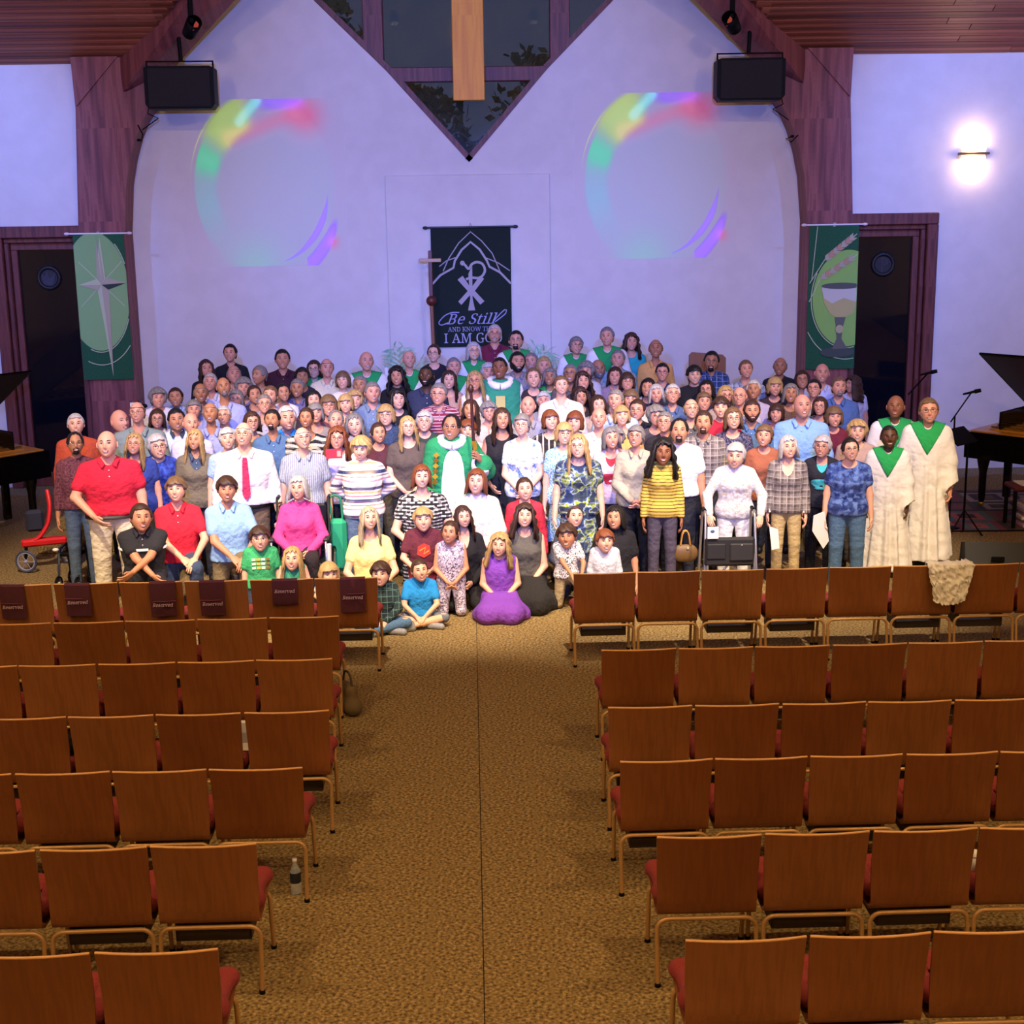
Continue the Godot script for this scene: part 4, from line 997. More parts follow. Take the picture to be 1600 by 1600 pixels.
# ---------------------------------------------------------------- assembling the people
var HEAD: ArrayMesh
var FACE: ArrayMesh
var HAND: ArrayMesh
var HAND_L: ArrayMesh
var SHOE: ArrayMesh
var cache := {}
const SKIN := {"lt": "#e2ac8e", "rd": "#d6987c", "md": "#c98c69", "tn": "#b27a58", "bn": "#8c583a", "dk": "#57351f"}
const HAIR := {"wh": "#cfccc6", "gy": "#8d8883", "sl": "#c4b490", "bl": "#c8a468", "br": "#44291a", "dk": "#17110f", "rd": "#8a4a26", "lb": "#7d5f40"}
var cl := {}
func pat(n: int, fn: Callable) -> ImageTexture:
	var img := Image.create(n, n, false, Image.FORMAT_RGB8)
	for y in n:
		for x in n:
			img.set_pixel(x, y, Color(fn.call(x / float(n), y / float(n))))
	img.generate_mipmaps()
	return ImageTexture.create_from_image(img)
func pick(v: float, a: Array) -> String:
	# a: colour, upper limit, colour, upper limit ...
	for i in range(0, a.size() - 1, 2):
		if v < a[i + 1]: return a[i]
	return a[a.size() - 2]
func blot(cols: Array, freq: float, sd: int, size: float, m: StandardMaterial3D) -> void:
	var img := noise_img(128, freq, sd, 3)
	tri(m, pat(128, func(u, v): return pick(img.get_pixel(int(u * 128), int(v * 128)).r, cols)), Vector3.ONE / size)
func cloth(key: String) -> StandardMaterial3D:
	if cl.has(key): return cl[key]
	var m := flat("#ffffff", 0.92)
	m.uv1_triplanar = true
	m.normal_enabled = true
	m.normal_texture = M.fold
	m.normal_scale = 0.7
	if key.begins_with("#"):
		m.albedo_color = Color(key)
		m.uv1_scale = Vector3.ONE * 2.6
	else:
		match key:
			"choir": m.albedo_color = Color("#e9e6e0"); m.uv1_scale = Vector3.ONE * 1.5
			"jeans": blot(["#4a5e78", 0.45, "#50647e", 0.6, "#586c86", 1.0], 0.2, 4, 0.4, m)
			"jeans2": blot(["#46688f", 0.45, "#4d7099", 0.6, "#587ba2", 1.0], 0.2, 5, 0.4, m)
			"blot_burg": blot(["#4a1f2c", 0.42, "#5e2c38", 0.55, "#8a5a62", 0.62, "#6a3440", 1.0], 0.07, 6, 0.28, m)
			"blot_royal": blot(["#1c2a78", 0.45, "#28409c", 0.6, "#3c58b8", 1.0], 0.05, 7, 0.4, m)
			"blot_cream": blot(["#d8ccb8", 0.5, "#a8a094", 0.58, "#e2d8c6", 1.0], 0.09, 8, 0.25, m)
			"blot_navy": blot(["#1c2c4c", 0.5, "#5a7494", 0.57, "#26385c", 1.0], 0.09, 9, 0.25, m)
			"blot_navy2": blot(["#1c2240", 0.55, "#8a90a8", 0.62, "#a86a60", 0.68, "#283050", 1.0], 0.07, 10, 0.3, m)
			"blot_brown": blot(["#4a3028", 0.5, "#a08878", 0.57, "#5c3c30", 1.0], 0.1, 11, 0.22, m)
			"blot_white": blot(["#f0efee", 0.64, "#2a4a9c", 0.74, "#7090c8", 1.0], 0.035, 12, 0.5, m)
			"blot_aqua": blot(["#e4f0f2", 0.48, "#3aa0cc", 0.56, "#8ad0e0", 0.62, "#2a78b0", 1.0], 0.08, 13, 0.25, m)
			"blot_green": blot(["#1c2c50", 0.40, "#3a5ca0", 0.47, "#c8d4e0", 0.52, "#96a830", 0.60, "#27324a", 1.0], 0.028, 14, 0.55, m)
			"blot_floral": blot(["#d8dcf0", 0.56, "#5a6ab0", 0.64, "#e2e4f4", 1.0], 0.08, 15, 0.3, m)
			"blot_blue": blot(["#1a2a66", 0.42, "#27408c", 0.52, "#3a5cae", 0.60, "#6a88c8", 1.0], 0.04, 16, 0.45, m)
			"blot_silver": blot(["#dcdce0", 0.42, "#a8a8b4", 0.50, "#e6e4e2", 0.57, "#a8884c", 0.64, "#c8c8d0", 1.0], 0.05, 17, 0.35, m)
			"blot_mono": blot(["#d4c8de", 0.44, "#33264a", 0.60, "#d4c8de", 1.0], 0.05, 18, 0.42, m)
			"blot_tee": blot(["#e6e2e0", 0.58, "#2a2830", 1.0], 0.07, 19, 0.3, m)
			"stripe_bw": tri(m, pat(64, func(u, v): return pick(fmod(v * 4.0 + 0.15 * sin(u * TAU), 1.0), ["#14141c", 0.55, "#e0d8c0", 1.0])), Vector3.ONE / 0.24)
			"stripe_gray": tri(m, pat(64, func(u, v): return pick(fmod(u * 8.0, 1.0), ["#8a929c", 0.7, "#c8ced6", 1.0])), Vector3.ONE / 0.16)
			"stripe_multi": tri(m, pat(128, func(u, v): return pick(v, ["#ece6da", 0.06, "#28345e", 0.16, "#ece6da", 0.22, "#e0c078", 0.29, "#f0ece4", 0.36, "#b87c8a", 0.41, "#f0ece4", 0.50, "#28345e", 0.62, "#ece6da", 0.68, "#8a6a5a", 0.72, "#f0e0d8", 0.80, "#c48a94", 0.87, "#f2eee8", 1.0])), Vector3.ONE / 0.30)
			"stripe_maroon": tri(m, pat(64, func(u, v): return pick(fmod(v * 4.0, 1.0), ["#7a1f38", 0.72, "#d8c8cc", 1.0])), Vector3.ONE / 0.14)
			"stripe_yellow": tri(m, pat(64, func(u, v): return pick(fmod(v * 4.0, 1.0), ["#dcb84c", 0.70, "#2a2018", 1.0])), Vector3.ONE / 0.145)
			"stripe_jacket": tri(m, pat(64, func(u, v): return pick(fmod(u * 3.0, 1.0), ["#1c1a1c", 0.55, "#b8b0a0", 0.85, "#1c1a1c", 1.0])), Vector3.ONE / 0.2)
			"dash_bw": tri(m, pat(96, func(u, v): return "#e8e6e2" if fmod(v * 6.0, 1.0) > 0.55 and fmod(u * 3.0 + 0.5 * float(int(v * 6.0) % 2), 1.0) > 0.35 else "#141416"), Vector3.ONE / 0.20)
			"plaid_blue", "plaid_gray", "plaid_pale", "plaid_dark":
				var c: Array = {"plaid_blue": ["#27407c", "#1c2c58", "#8aa0c8"], "plaid_gray": ["#8f8680", "#4c4442", "#b4aca4"], "plaid_pale": ["#9aa4b8", "#56607c", "#ccd2dc"], "plaid_dark": ["#20343a", "#14202a", "#5a8078"]}[key]
				tri(m, pat(96, func(u, v):
					var a := fmod(u * 3.0, 1.0)
					var b := fmod(v * 3.0, 1.0)
					if a > 0.9 or b > 0.9: return c[2]
					if (a < 0.4) and (b < 0.4): return c[1]
					if (a < 0.4) or (b < 0.4): return "#" + Color(c[0]).lerp(Color(c[1]), 0.5).to_html(false)
					return c[0]), Vector3.ONE / 0.22)
		m.normal_scale = 0.5
	cl[key] = m
	return m
func skin_mat(k: String) -> StandardMaterial3D:
	var key := "skin" + k
	if not cl.has(key):
		var m := flat(SKIN[k], 0.55)
		m.subsurf_scatter_enabled = false
		cl[key] = m
	return cl[key]
func hair_mat(k: String) -> StandardMaterial3D:
	var key := "hair" + k
	if not cl.has(key):
		cl[key] = tri(flat(HAIR[k], 0.6), M.hairtex, Vector3(22, 3, 22))
	return cl[key]
func got(key: String) -> ArrayMesh:
	return cache[key]
func want(jobs: Dictionary, key: String, fn: Callable) -> void:
	if not cache.has(key) and not jobs.has(key): jobs[key] = fn
var job_keys := []
var job_fns := []
var job_out := []
func run_job(i: int) -> void:
	job_out[i] = job_fns[i].call()
func make_people() -> void:
	head_build()
	HAND = hand_build(1.0)
	HAND_L = hand_build(-1.0)
	SHOE = shoe_build()
	for k in STYLES: cache["hair_" + k] = hair_build(k)
	cache.beard = beard_build("beard")
	cache.goatee = beard_build("goatee")
	cache.moust = beard_build("moustache")
	cache.glasses = glasses_build()
	cache.collar = make_collar()
	cache.cowl = make_cowl()
	cache.cope = make_cope("staff")
	cache.chasuble = make_chasuble()
	cache.stole = make_stole()
	var fm := StandardMaterial3D.new()
	fm.vertex_color_use_as_albedo = true
	fm.roughness = 0.4
	M.face = fm
	M.frames = flat("#17130f", 0.3)
	M.wire = flat("#8a7a68", 0.25, 0.8)
	print("protos ", Time.get_ticks_msec())
	var P := [
		[-4.446, -16.12, 0, 1.741, 1.012, 1, "m", "", "", "long", "#b4482a", "#2a2c34", "short", "wh", "lt", "", 1, 0, -0.14, "person in rust orange pullover, standing behind the burgundy patterned long-sleeved shirt", {}, 0, "long", 0.229],
		[-4.159, -15, 0, 1.711, 0.995, 0.958, "m", "stand", "down", "long", "blot_burg", "jeans", "rece", "dk", "tn", "to", 0.944, 0.094, -0.093, "person in burgundy patterned long-sleeved shirt", {}, -0.011, "long", 0.23],
		[-3.701, -14.5, 0, 1.791, 1.042, 1.13, "m", "stand", "front", "polo", "#d31f3c", "#e6dcc0", "bald", "wh", "lt", "", 1.28, -0.17, -0.171, "person in bright red polo and cream trousers", {"belt": 1}, 0.022, "long", 0.212],
		[-4.006, -16.32, 0, 1.736, 1.009, 1.13, "m", "", "", "shirt", "#6a4f68", "#20222a", "bald", "wh", "rd", "", 1.024, 0.613, -0.168, "person in muted purple checked shirt, standing behind the grey-green open-collared shirt", {}, -0.032, "long", 0.205],
		[-3.713, -15.96, 0, 1.872, 1.089, 0.963, "m", "", "", "shirt", "#7f8f8c", "#2a2c34", "fringe", "lb", "rd", "t", 1.15, -0.216, -0.092, "person in grey-green open-collared shirt, standing behind the navy lace-trimmed dress", {}, 0.041, "long", 0.194],
		[-3.764, -17.28, 0.3, 1.569, 0.912, 0.968, "f", "", "", "scoop", "#d6d4dc", "#3c3834", "perm", "gy", "rd", "", 1.022, 0.177, -0.144, "person in pale lavender blouse, standing behind the cream floral blouse", {}, -0.05, "long", 0.182],
		[-3.633, -17.68, 0.3, 1.505, 0.875, 0.976, "m", "", "", "shirt", "#a9c0de", "#4a4438", "short", "br", "md", "", 0.956, -0.104, -0.186, "person in powder blue shirt, standing behind the pale lavender blouse", {}, 0.057, "long", 0.172],
		[-3.71, -16.92, 0.15, 1.511, 0.879, 0.923, "f", "", "", "scoop", "blot_cream", "#20222a", "bob", "br", "rd", "g", 0.945, 0.011, -0.107, "person in cream floral blouse, standing behind the grey-green open-collared shirt", {}, -0.063, "long", 0.183],
		[-3.403, -16.52, 0, 1.722, 1.001, 1.081, "m", "", "", "polo", "#cfe0ea", "#2a2c34", "short", "dk", "md", "", 1.002, 0.084, -0.116, "person in pale icy-blue polo with a dark collar", {"collar": "#3a4250"}, 0.067, "long", 0.173],
		[-3.572, -15.12, 0, 1.673, 0.973, 0.936, "f", "", "", "scoop", "#2b3f8c", "#3c3834", "long", "bl", "rd", "t", 1.056, -0.163, -0.189, "person in navy lace-trimmed dress, standing behind the bright red polo and cream trousers", {}, -0.069, "long", 0.197],
		[-3.413, -15.48, 0, 1.603, 0.932, 1.104, "f", "", "", "scoop", "blot_royal", "#4a4438", "pixie", "wh", "lt", "g", 1.04, 0.21, -0.133, "person in royal blue crinkled top, standing behind the navy lace-trimmed dress", {}, 0.07, "long", 0.184],
		[-2.965, -15.28, 0, 1.674, 0.973, 0.886, "f", "", "", "shirt", "#3a4a62", "#20222a", "long", "bl", "md", "", 0.974, -0.218, -0.096, "person in dark denim shirt under a loose olive vest", {"vest": "#6b6250"}, -0.069, "long", 0.163],
		[-3.305, -18.04, 0.45, 1.654, 0.962, 0.936, "f", "", "", "long", "#17151c", "#2a2c34", "long", "br", "rd", "", 0.94, 0.183, -0.176, "person in black long-sleeved dress, standing behind the off-white shirt", {}, 0.066, "long", 0.154],
		[-3.191, -17.64, 0.3, 1.679, 0.976, 0.9, "m", "", "", "shirt", "#d8d8e6", "#3c3834", "short", "wh", "rd", "", 0.981, -0.114, -0.161, "person in off-white shirt, standing behind the slate blue shirt", {}, -0.062, "long", 0.152],
		[-3.24, -17.24, 0.3, 1.601, 0.931, 0.95, "m", "", "", "shirt", "#8c93b8", "#4a4438", "fringe", "gy", "tn", "", 1.045, 0.022, -0.09, "person in slate blue shirt, standing behind the lilac sweater", {}, 0.056, "long", 0.158],
		[-3.268, -16.88, 0.15, 1.615, 0.939, 0.936, "f", "", "", "scoop", "#9f9fd0", "#20222a", "pixie", "gy", "rd", "", 1.054, 0.074, -0.151, "person in lilac sweater, standing behind the lavender blue shirt", {}, -0.049, "long", 0.163],
		[-2.914, -16, 0, 1.845, 1.072, 0.95, "m", "", "", "polo", "#8f96c4", "#2a2c34", "fringe", "gy", "tn", "", 0.995, -0.155, -0.182, "person in periwinkle polo, standing behind the light mauve pullover", {}, 0.04, "long", 0.153],
		[-3.07, -15.64, 0, 1.788, 1.04, 0.95, "m", "", "", "long", "#c9c3d8", "#3c3834", "bald", "wh", "rd", "", 0.943, 0.207, -0.101, "person in light mauve pullover, standing behind the royal blue crinkled top", {}, -0.03, "long", 0.165],
		[-3.056, -18.4, 0.6, 1.652, 0.96, 0.931, "m", "", "", "polo", "#14131a", "#4a4438", "short", "dk", "rd", "", 0.962, -0.219, -0.123, "person in black polo with a small badge, standing behind the dove grey shirt", {}, 0.02, "long", 0.14],
		[-2.961, -18, 0.45, 1.57, 0.913, 0.962, "m", "", "", "shirt", "#b8b0c0", "#20222a", "fringe", "gy", "rd", "", 1.028, 0.189, -0.19, "person in dove grey shirt, standing behind the off-white shirt", {}, -0.009, "long", 0.139],
		[-2.588, -17.64, 0.3, 1.764, 1.026, 0.95, "m", "", "", "long", "#a08a72", "#2a2c34", "short", "gy", "tn", "", 1.06, -0.723, -0.125, "person in tan jacket, standing behind the plum grey top", {}, -0.002, "long", 0.124],
		[-2.374, -18.2, 0.45, 1.747, 1.016, 1.031, "m", "", "", "shirt", "#3b1420", "#3c3834", "short", "dk", "md", "", 1.017, 0.033, -0.1, "person in dark maroon button-up shirt, standing behind the charcoal top", {}, 0.013, "long", 0.11],
		[-2.094, -17.84, 0.45, 1.559, 0.906, 0.936, "f", "", "", "scoop", "#2a2330", "#4a4438", "pixie", "dk", "tn", "", 0.953, 0.063, -0.181, "person in charcoal top, standing behind the grey-violet shirt", {}, -0.024, "long", 0.099],
		[-1.99, -18.28, 0.45, 1.595, 0.927, 0.936, "f", "", "", "robe", "choir", "#20222a", "bob", "br", "lt", "g", 0.948, -0.147, -0.154, "person in white choir robe and green stole, standing behind the charcoal top", {}, 0.034, "long", 0.092],
		[-1.795, -17.92, 0.45, 1.641, 0.954, 0.958, "m", "", "", "shirt", "#e2d7b2", "#2a2c34", "fringe", "lb", "rd", "", 1.007, 0.203, -0.09, "person in cream yellow shirt, standing behind the white cardigan over a mauve top", {}, -0.043, "long", 0.085],
		[-1.568, -17.56, 0.3, 1.689, 0.982, 0.886, "f", "", "", "long", "#e6e2e4", "#3c3834", "bangs", "lb", "lt", "", 1.058, -0.22, -0.158, "person in white cardigan over a mauve top, standing behind the stone grey shirt", {}, 0.051, "long", 0.076],
		[-1.304, -17.96, 0.45, 1.717, 0.998, 1.02, "m", "", "", "robe", "choir", "#4a4438", "bald", "wh", "rd", "", 1.1, 0.195, -0.178, "person in white choir robe and wide green stole", {}, -0.058, "long", 0.062],
		[-0.911, -17.6, 0.3, 1.739, 1.011, 0.958, "f", "", "", "long", "#121017", "#20222a", "wavy", "dk", "md", "", 0.97, -0.132, -0.097, "person in black turtleneck, standing behind the black scoop-neck top", {}, 0.063, "long", 0.044],
		[-2.767, -17.48, 0.3, 1.648, 0.958, 0.936, "f", "", "", "scoop", "#77708c", "#2a2c34", "perm", "gy", "rd", "", 0.941, 0.044, -0.13, "person in dusky violet blouse, standing behind the dusty rose top", {}, -0.067, "long", 0.133],
		[-2.876, -16.72, 0.15, 1.883, 1.095, 0.923, "m", "", "", "shirt", "#9ba4dc", "#3c3834", "bald", "gy", "tn", "o", 0.985, 0.052, -0.19, "person in lavender blue shirt, standing behind the sky blue oxford shirt", {}, 0.07, "long", 0.145],
		[-2.797, -17.08, 0.15, 1.7, 0.988, 0.902, "f", "", "", "scoop", "#b79a8c", "#4a4438", "bob", "gy", "rd", "t", 1.048, -0.139, -0.118, "person in dusty rose top, standing behind the lavender blue shirt", {}, -0.07, "long", 0.138],
		[-2.612, -17.28, 0.3, 1.57, 0.913, 0.936, "f", "", "", "scoop", "#4c4458", "#20222a", "pull", "br", "md", "", 1.051, 0.198, -0.104, "person in plum grey top, standing behind the dusty rose top", {}, 0.069, "long", 0.128],
		[-2.369, -16.92, 0.15, 1.756, 1.021, 0.95, "m", "", "", "shirt", "#9a8ea2", "#2a2c34", "short", "lb", "rd", "", 0.99, -0.22, -0.185, "person in grey heather shirt, standing behind the pale grey checked shirt", {}, -0.066, "long", 0.118],
		[-2.267, -17.28, 0.3, 1.585, 0.921, 0.913, "f", "", "", "scoop", "#e3dfe2", "#3c3834", "pull", "dk", "md", "", 0.942, 0.199, -0.147, "person in plain white top, standing behind the grey heather shirt", {}, 0.061, "long", 0.111],
		[-2.116, -17.48, 0.3, 1.614, 0.939, 0.937, "m", "", "", "shirt", "#6d668c", "#4a4438", "short", "gy", "tn", "", 0.966, -0.141, -0.091, "person in grey-violet shirt, standing behind the plain white top", {}, -0.055, "long", 0.102],
		[-1.878, -17.04, 0.15, 1.681, 0.977, 0.936, "f", "", "", "scoop", "#38304a", "#20222a", "bob", "dk", "lt", "", 1.032, 0.055, -0.165, "person in dark indigo top, standing behind the mulberry top", {}, 0.047, "long", 0.093],
		[-2.392, -16.56, 0, 1.857, 1.08, 0.917, "m", "", "", "shirt", "#a8a6be", "#2a2c34", "short", "gy", "rd", "t", 1.059, 0.041, -0.173, "person in pale grey checked shirt, standing behind the brown floral blouse", {}, -0.038, "long", 0.122],
		[-2.832, -16.36, 0, 1.763, 1.025, 0.9, "m", "", "", "shirt", "#a8c4ec", "#3c3834", "short", "wh", "rd", "t", 1.012, -0.13, -0.094, "person in sky blue oxford shirt, standing behind the periwinkle polo", {}, 0.029, "long", 0.146],
		[-2.461, -16, 0, 1.749, 1.017, 0.936, "f", "", "", "scoop", "blot_brown", "#4a4438", "bob", "br", "rd", "g", 0.95, 0.193, -0.137, "person in brown floral blouse, standing behind the steel blue shirt", {}, -0.018, "long", 0.13],
		[-2.177, -15.6, 0, 1.824, 1.06, 0.944, "m", "", "", "shirt", "#4a6a90", "#20222a", "short", "dk", "tn", "o", 0.95, -0.22, -0.188, "person in steel blue shirt, standing behind the white shirt and pink tie", {}, 0.007, "long", 0.118],
		[-2.066, -15.96, 0, 1.808, 1.051, 1.13, "m", "", "", "shirt", "#1d82cf", "#2a2c34", "short", "wh", "rd", "", 1.012, 0.204, -0.112, "person in vivid azure shirt, standing behind the steel blue shirt", {}, 0.004, "long", 0.109],
		[-1.801, -15.56, 0, 1.842, 1.071, 0.903, "f", "", "", "scoop", "stripe_bw", "#3c3834", "pull", "br", "tn", "", 1.059, -0.149, -0.11, "person in black and cream banded top, standing behind the grey pinstriped short-sleeved shirt", {}, -0.015, "long", 0.098],
		[-1.785, -16.32, 0, 1.784, 1.037, 0.936, "f", "", "", "scoop", "#8a8078", "#4a4438", "bangs", "gy", "rd", "", 1.032, 0.066, -0.188, "person in taupe top, standing behind the black and cream banded top", {}, 0.025, "long", 0.093],
		[-1.667, -16.68, 0.15, 1.677, 0.975, 1.021, "f", "", "", "scoop", "#7a4a52", "#20222a", "bangs", "lb", "rd", "g", 0.966, 0.03, -0.139, "person in mulberry top, standing behind the taupe top", {}, -0.035, "long", 0.085],
		[-1.462, -16.64, 0.15, 1.686, 0.98, 0.886, "f", "", "", "scoop", "#a08488", "#2a2c34", "bangs", "bl", "lt", "", 0.941, -0.121, -0.093, "person in rosy brown top, standing behind the cocoa brown top", {}, 0.044, "long", 0.074],
		[-1.396, -17.04, 0.15, 1.679, 0.976, 0.936, "f", "", "", "scoop", "#c8bcc2", "#3c3834", "perm", "bl", "lt", "", 0.99, 0.188, -0.171, "person in oatmeal top, standing behind the rosy brown top", {}, -0.052, "long", 0.069],
		[-1.346, -17.4, 0.3, 1.647, 0.958, 0.992, "m", "", "", "shirt", "#7a7a84", "#4a4438", "short", "gy", "tn", "", 1.051, -0.219, -0.167, "person in stone grey shirt, standing behind the oatmeal top", {}, 0.059, "long", 0.066],
		[-1.177, -17, 0.15, 1.773, 1.031, 1.027, "m", "", "", "shirt", "#6d8098", "#20222a", "short", "gy", "rd", "", 1.048, 0.208, -0.091, "person in faded chambray shirt, standing behind the navy floral tunic", {}, -0.064, "long", 0.059],
		[-1.001, -16.64, 0.15, 1.558, 0.906, 1.022, "f", "", "", "scoop", "blot_navy", "#2a2c34", "bangs", "bl", "lt", "t", 0.985, -0.157, -0.145, "person in navy floral tunic, standing behind the burgundy sleeveless dress", {}, 0.068, "long", 0.051],
		[-1.519, -15.92, 0, 1.75, 1.017, 0.95, "m", "", "", "shirt", "#8f8c98", "#3c3834", "rece", "gy", "rd", "", 0.941, 0.076, -0.186, "person in ash grey shirt, standing behind the black and cream banded top", {}, -0.07, "long", 0.081],
		[-1.344, -16.28, 0, 1.664, 0.968, 1.081, "f", "", "", "scoop", "#7b5a48", "#4a4438", "long", "gy", "lt", "", 0.97, 0.019, -0.106, "person in cocoa brown top, standing behind the ash grey shirt", {}, 0.07, "long", 0.07],
		[-1.453, -15.36, 0, 1.67, 0.971, 0.996, "f", "", "", "scoop", "#d8ccd8", "#20222a", "wavy", "rd", "rd", "g", 1.036, -0.111, -0.116, "person in pale lavender top, holding a red booklet", {}, -0.068, "long", 0.08],
		[-1.784, -15, 0, 1.71, 0.994, 0.962, "m", "stand", "down", "polo", "stripe_gray", "#6b5a48", "fringe", "wh", "lt", "t", 1.058, 0.182, -0.189, "person in grey pinstriped short-sleeved shirt", {}, 0.065, "long", 0.101],
		[-1.146, -14.6, 0, 1.688, 0.981, 0.949, "f", "stand", "back", "long", "stripe_multi", "jeans", "perm", "bl", "lt", "", 1.12, -0.217, 0.118, "person in cream sweater with navy and rose stripes", {}, -0.06, "long", 0.067],
		[-1.049, -15.88, 0, 1.612, 0.937, 0.951, "f", "", "", "sleeveless", "#4a1f2c", "#4a4438", "pull", "br", "md", "", 0.948, 0.211, -0.096, "person in burgundy sleeveless dress, standing behind the dark taupe top", {}, 0.054, "long", 0.056],
		[-2.377, -14.85, 0, 1.796, 1.044, 1.026, "m", "stand", "down", "shirt", "#f0e8e4", "#6d5a48", "fringe", "wh", "lt", "t", 1.22, -0.165, -0.177, "person in white shirt and pink tie", {"tie": 1}, -0.046, "long", 0.135],
		[-2.607, -15.2, 0, 1.699, 0.988, 0.936, "f", "", "", "scoop", "#9dbbe4", "#2a2c34", "pixie", "wh", "lt", "", 1.017, 0.086, -0.16, "person in baby blue blouse, standing behind the white shirt and pink tie", {}, 0.037, "long", 0.144],
		[0.32, -19.28, 0.6, 1.761, 1.024, 0.997, "m", "", "", "shirt", "#6e1c38", "#3c3834", "short", "wh", "rd", "tu", 1.06, 0.008, -0.09, "person in wine red shirt below the hanging black banner", {}, -0.027, "long", -0.014],
		[0.587, -18.64, 0.6, 1.737, 1.01, 1.027, "m", "", "", "robe", "choir", "#4a4438", "short", "dk", "rd", "to", 1.028, -0.102, -0.152, "person in white choir robe, beside the person in the wine red shirt", {}, 0.016, "long", -0.027],
		[0.034, -18.32, 0.6, 1.633, 0.95, 0.935, "f", "", "", "robe", "choir", "#20222a", "bob", "wh", "lt", "t", 0.962, 0.175, -0.182, "person in white choir robe, in front of the hanging black banner", {}, -0.006, "long", -0.002],
		[-0.469, -18.32, 0.6, 1.612, 0.937, 0.936, "f", "", "", "sleeveless", "#1a1820", "#2a2c34", "pull", "br", "lt", "g", 0.943, -0.215, -0.101, "person in black sleeveless top, standing behind the tan halter dress", {}, -0.006, "long", 0.022],
		[-0.775, -17.96, 0.45, 1.723, 1.002, 0.901, "m", "", "", "robe", "choir", "#3c3834", "bald", "gy", "rd", "", 0.995, 0.214, -0.123, "person in white choir robe, behind the person with long black hair", {}, 0.017, "long", 0.037],
		[-0.541, -17.24, 0.3, 1.768, 1.028, 1.04, "m", "", "", "shirt", "#2a3048", "#4a4438", "buzz", "dk", "dk", "b", 1.053, -0.172, -0.19, "person in dark navy shirt, standing behind the dark green cardigan", {}, -0.027, "long", 0.027],
		[-0.217, -17.96, 0.45, 1.631, 0.948, 0.95, "m", "", "", "robe", "choir", "#20222a", "short", "gy", "rd", "", 1.045, 0.096, -0.124, "person in white choir robe, next to the person in the tan halter dress", {}, 0.037, "long", 0.01],
		[-0.275, -17.6, 0.3, 1.668, 0.97, 0.936, "f", "", "", "sleeveless", "#c89a80", "#2a2c34", "long", "br", "lt", "", 0.981, -0.003, -0.1, "person in tan halter dress, standing behind the maroon polo with thin white stripes", {}, -0.046, "long", 0.013],
		[0.04, -17.24, 0.3, 1.7, 0.988, 0.969, "f", "", "", "sleeveless", "#e8e6f0", "#3c3834", "long", "bl", "md", "g", 0.94, -0.092, -0.181, "person in white tank top, standing behind the cream sleeveless top", {}, 0.054, "long", -0.002],
		[0.206, -17.76, 0.45, 1.587, 0.922, 0.936, "f", "", "", "scoop", "#b4aab8", "#4a4438", "pixie", "wh", "rd", "", 0.974, 0.168, -0.153, "person in silver grey blouse, standing behind the white tank top", {}, -0.06, "long", -0.01],
		[0.348, -17.4, 0.3, 1.835, 1.067, 1.05, "m", "", "", "chas", "#2a8a6a", "#20222a", "buzz", "dk", "bn", "", 1.04, -0.213, -0.09, "person in green chasuble with a white cowl collar", {}, 0.065, "long", -0.017],
		[0.573, -17.84, 0.45, 1.705, 0.991, 1.076, "m", "", "", "shirt", "#8d8688", "#2a2c34", "short", "dk", "md", "b", 1.056, 0.216, -0.159, "person in grey-brown shirt, standing behind the black top over a peach scarf", {}, -0.068, "long", -0.027],
		[0.763, -18.28, 0.45, 1.638, 0.952, 0.95, "m", "", "", "shirt", "#a29aa8", "#3c3834", "short", "gy", "rd", "", 1.002, -0.178, -0.177, "person in pebble grey shirt, standing behind the blush top", {}, 0.07, "long", -0.035],
		[0.91, -18.04, 0.45, 1.617, 0.94, 0.936, "f", "", "", "scoop", "#c2a8b0", "#4a4438", "bob", "bl", "rd", "", 0.945, 0.106, -0.097, "person in blush top, standing behind the black top over a peach scarf", {}, -0.07, "long", -0.043],
		[0.751, -17.36, 0.3, 1.709, 0.993, 1.006, "f", "", "", "scoop", "#2a2026", "#20222a", "pull", "lb", "lt", "", 0.956, -0.014, -0.131, "person in black top over a peach scarf, standing behind the storm grey top", {}, 0.068, "long", -0.037],
		[0.965, -17.68, 0.3, 1.666, 0.969, 0.886, "f", "", "", "robe", "choir", "#2a2c34", "bob", "gy", "tn", "", 1.021, -0.081, -0.19, "person in white choir robe, beside the person in the blush top", {}, -0.064, "long", -0.046],
		[1.04, -16.64, 0.15, 1.85, 1.076, 0.9, "m", "", "", "shirt", "#eadfd2", "#3c3834", "short", "lb", "lt", "", 1.06, 0.161, -0.117, "person in ivory open-collared shirt, standing behind the honey beige top", {}, 0.059, "long", -0.053],
		[-0.387, -16.88, 0.15, 1.76, 1.024, 1.078, "m", "", "", "polo", "stripe_maroon", "#4a4438", "short", "gy", "rd", "t", 1.024, -0.21, -0.105, "person in maroon polo with thin white stripes, standing behind the dark green cardigan", {}, -0.052, "long", 0.02],
		[-0.888, -17.12, 0.15, 1.673, 0.973, 0.992, "f", "", "", "scoop", "#1b1a22", "#20222a", "wavy", "dk", "lt", "", 0.958, 0.218, -0.185, "person in black scoop-neck top, standing behind the navy floral tunic", {}, 0.044, "long", 0.044],
		[-0.017, -16.24, 0, 1.803, 1.048, 0.936, "f", "", "", "scoop", "#d8b8a0", "#2a2c34", "long", "br", "md", "", 0.944, -0.185, -0.146, "person in peach top behind the wooden staff, standing behind the black sleeveless dress", {}, -0.035, "long", 0.001],
		[0.191, -16.6, 0, 1.727, 1.004, 0.886, "f", "", "", "sleeveless", "#e6dccb", "#3c3834", "perm", "gy", "rd", "t", 1, 0.116, -0.091, "person in cream sleeveless top, standing behind the peach top behind the wooden staff", {}, 0.025, "long", -0.01],
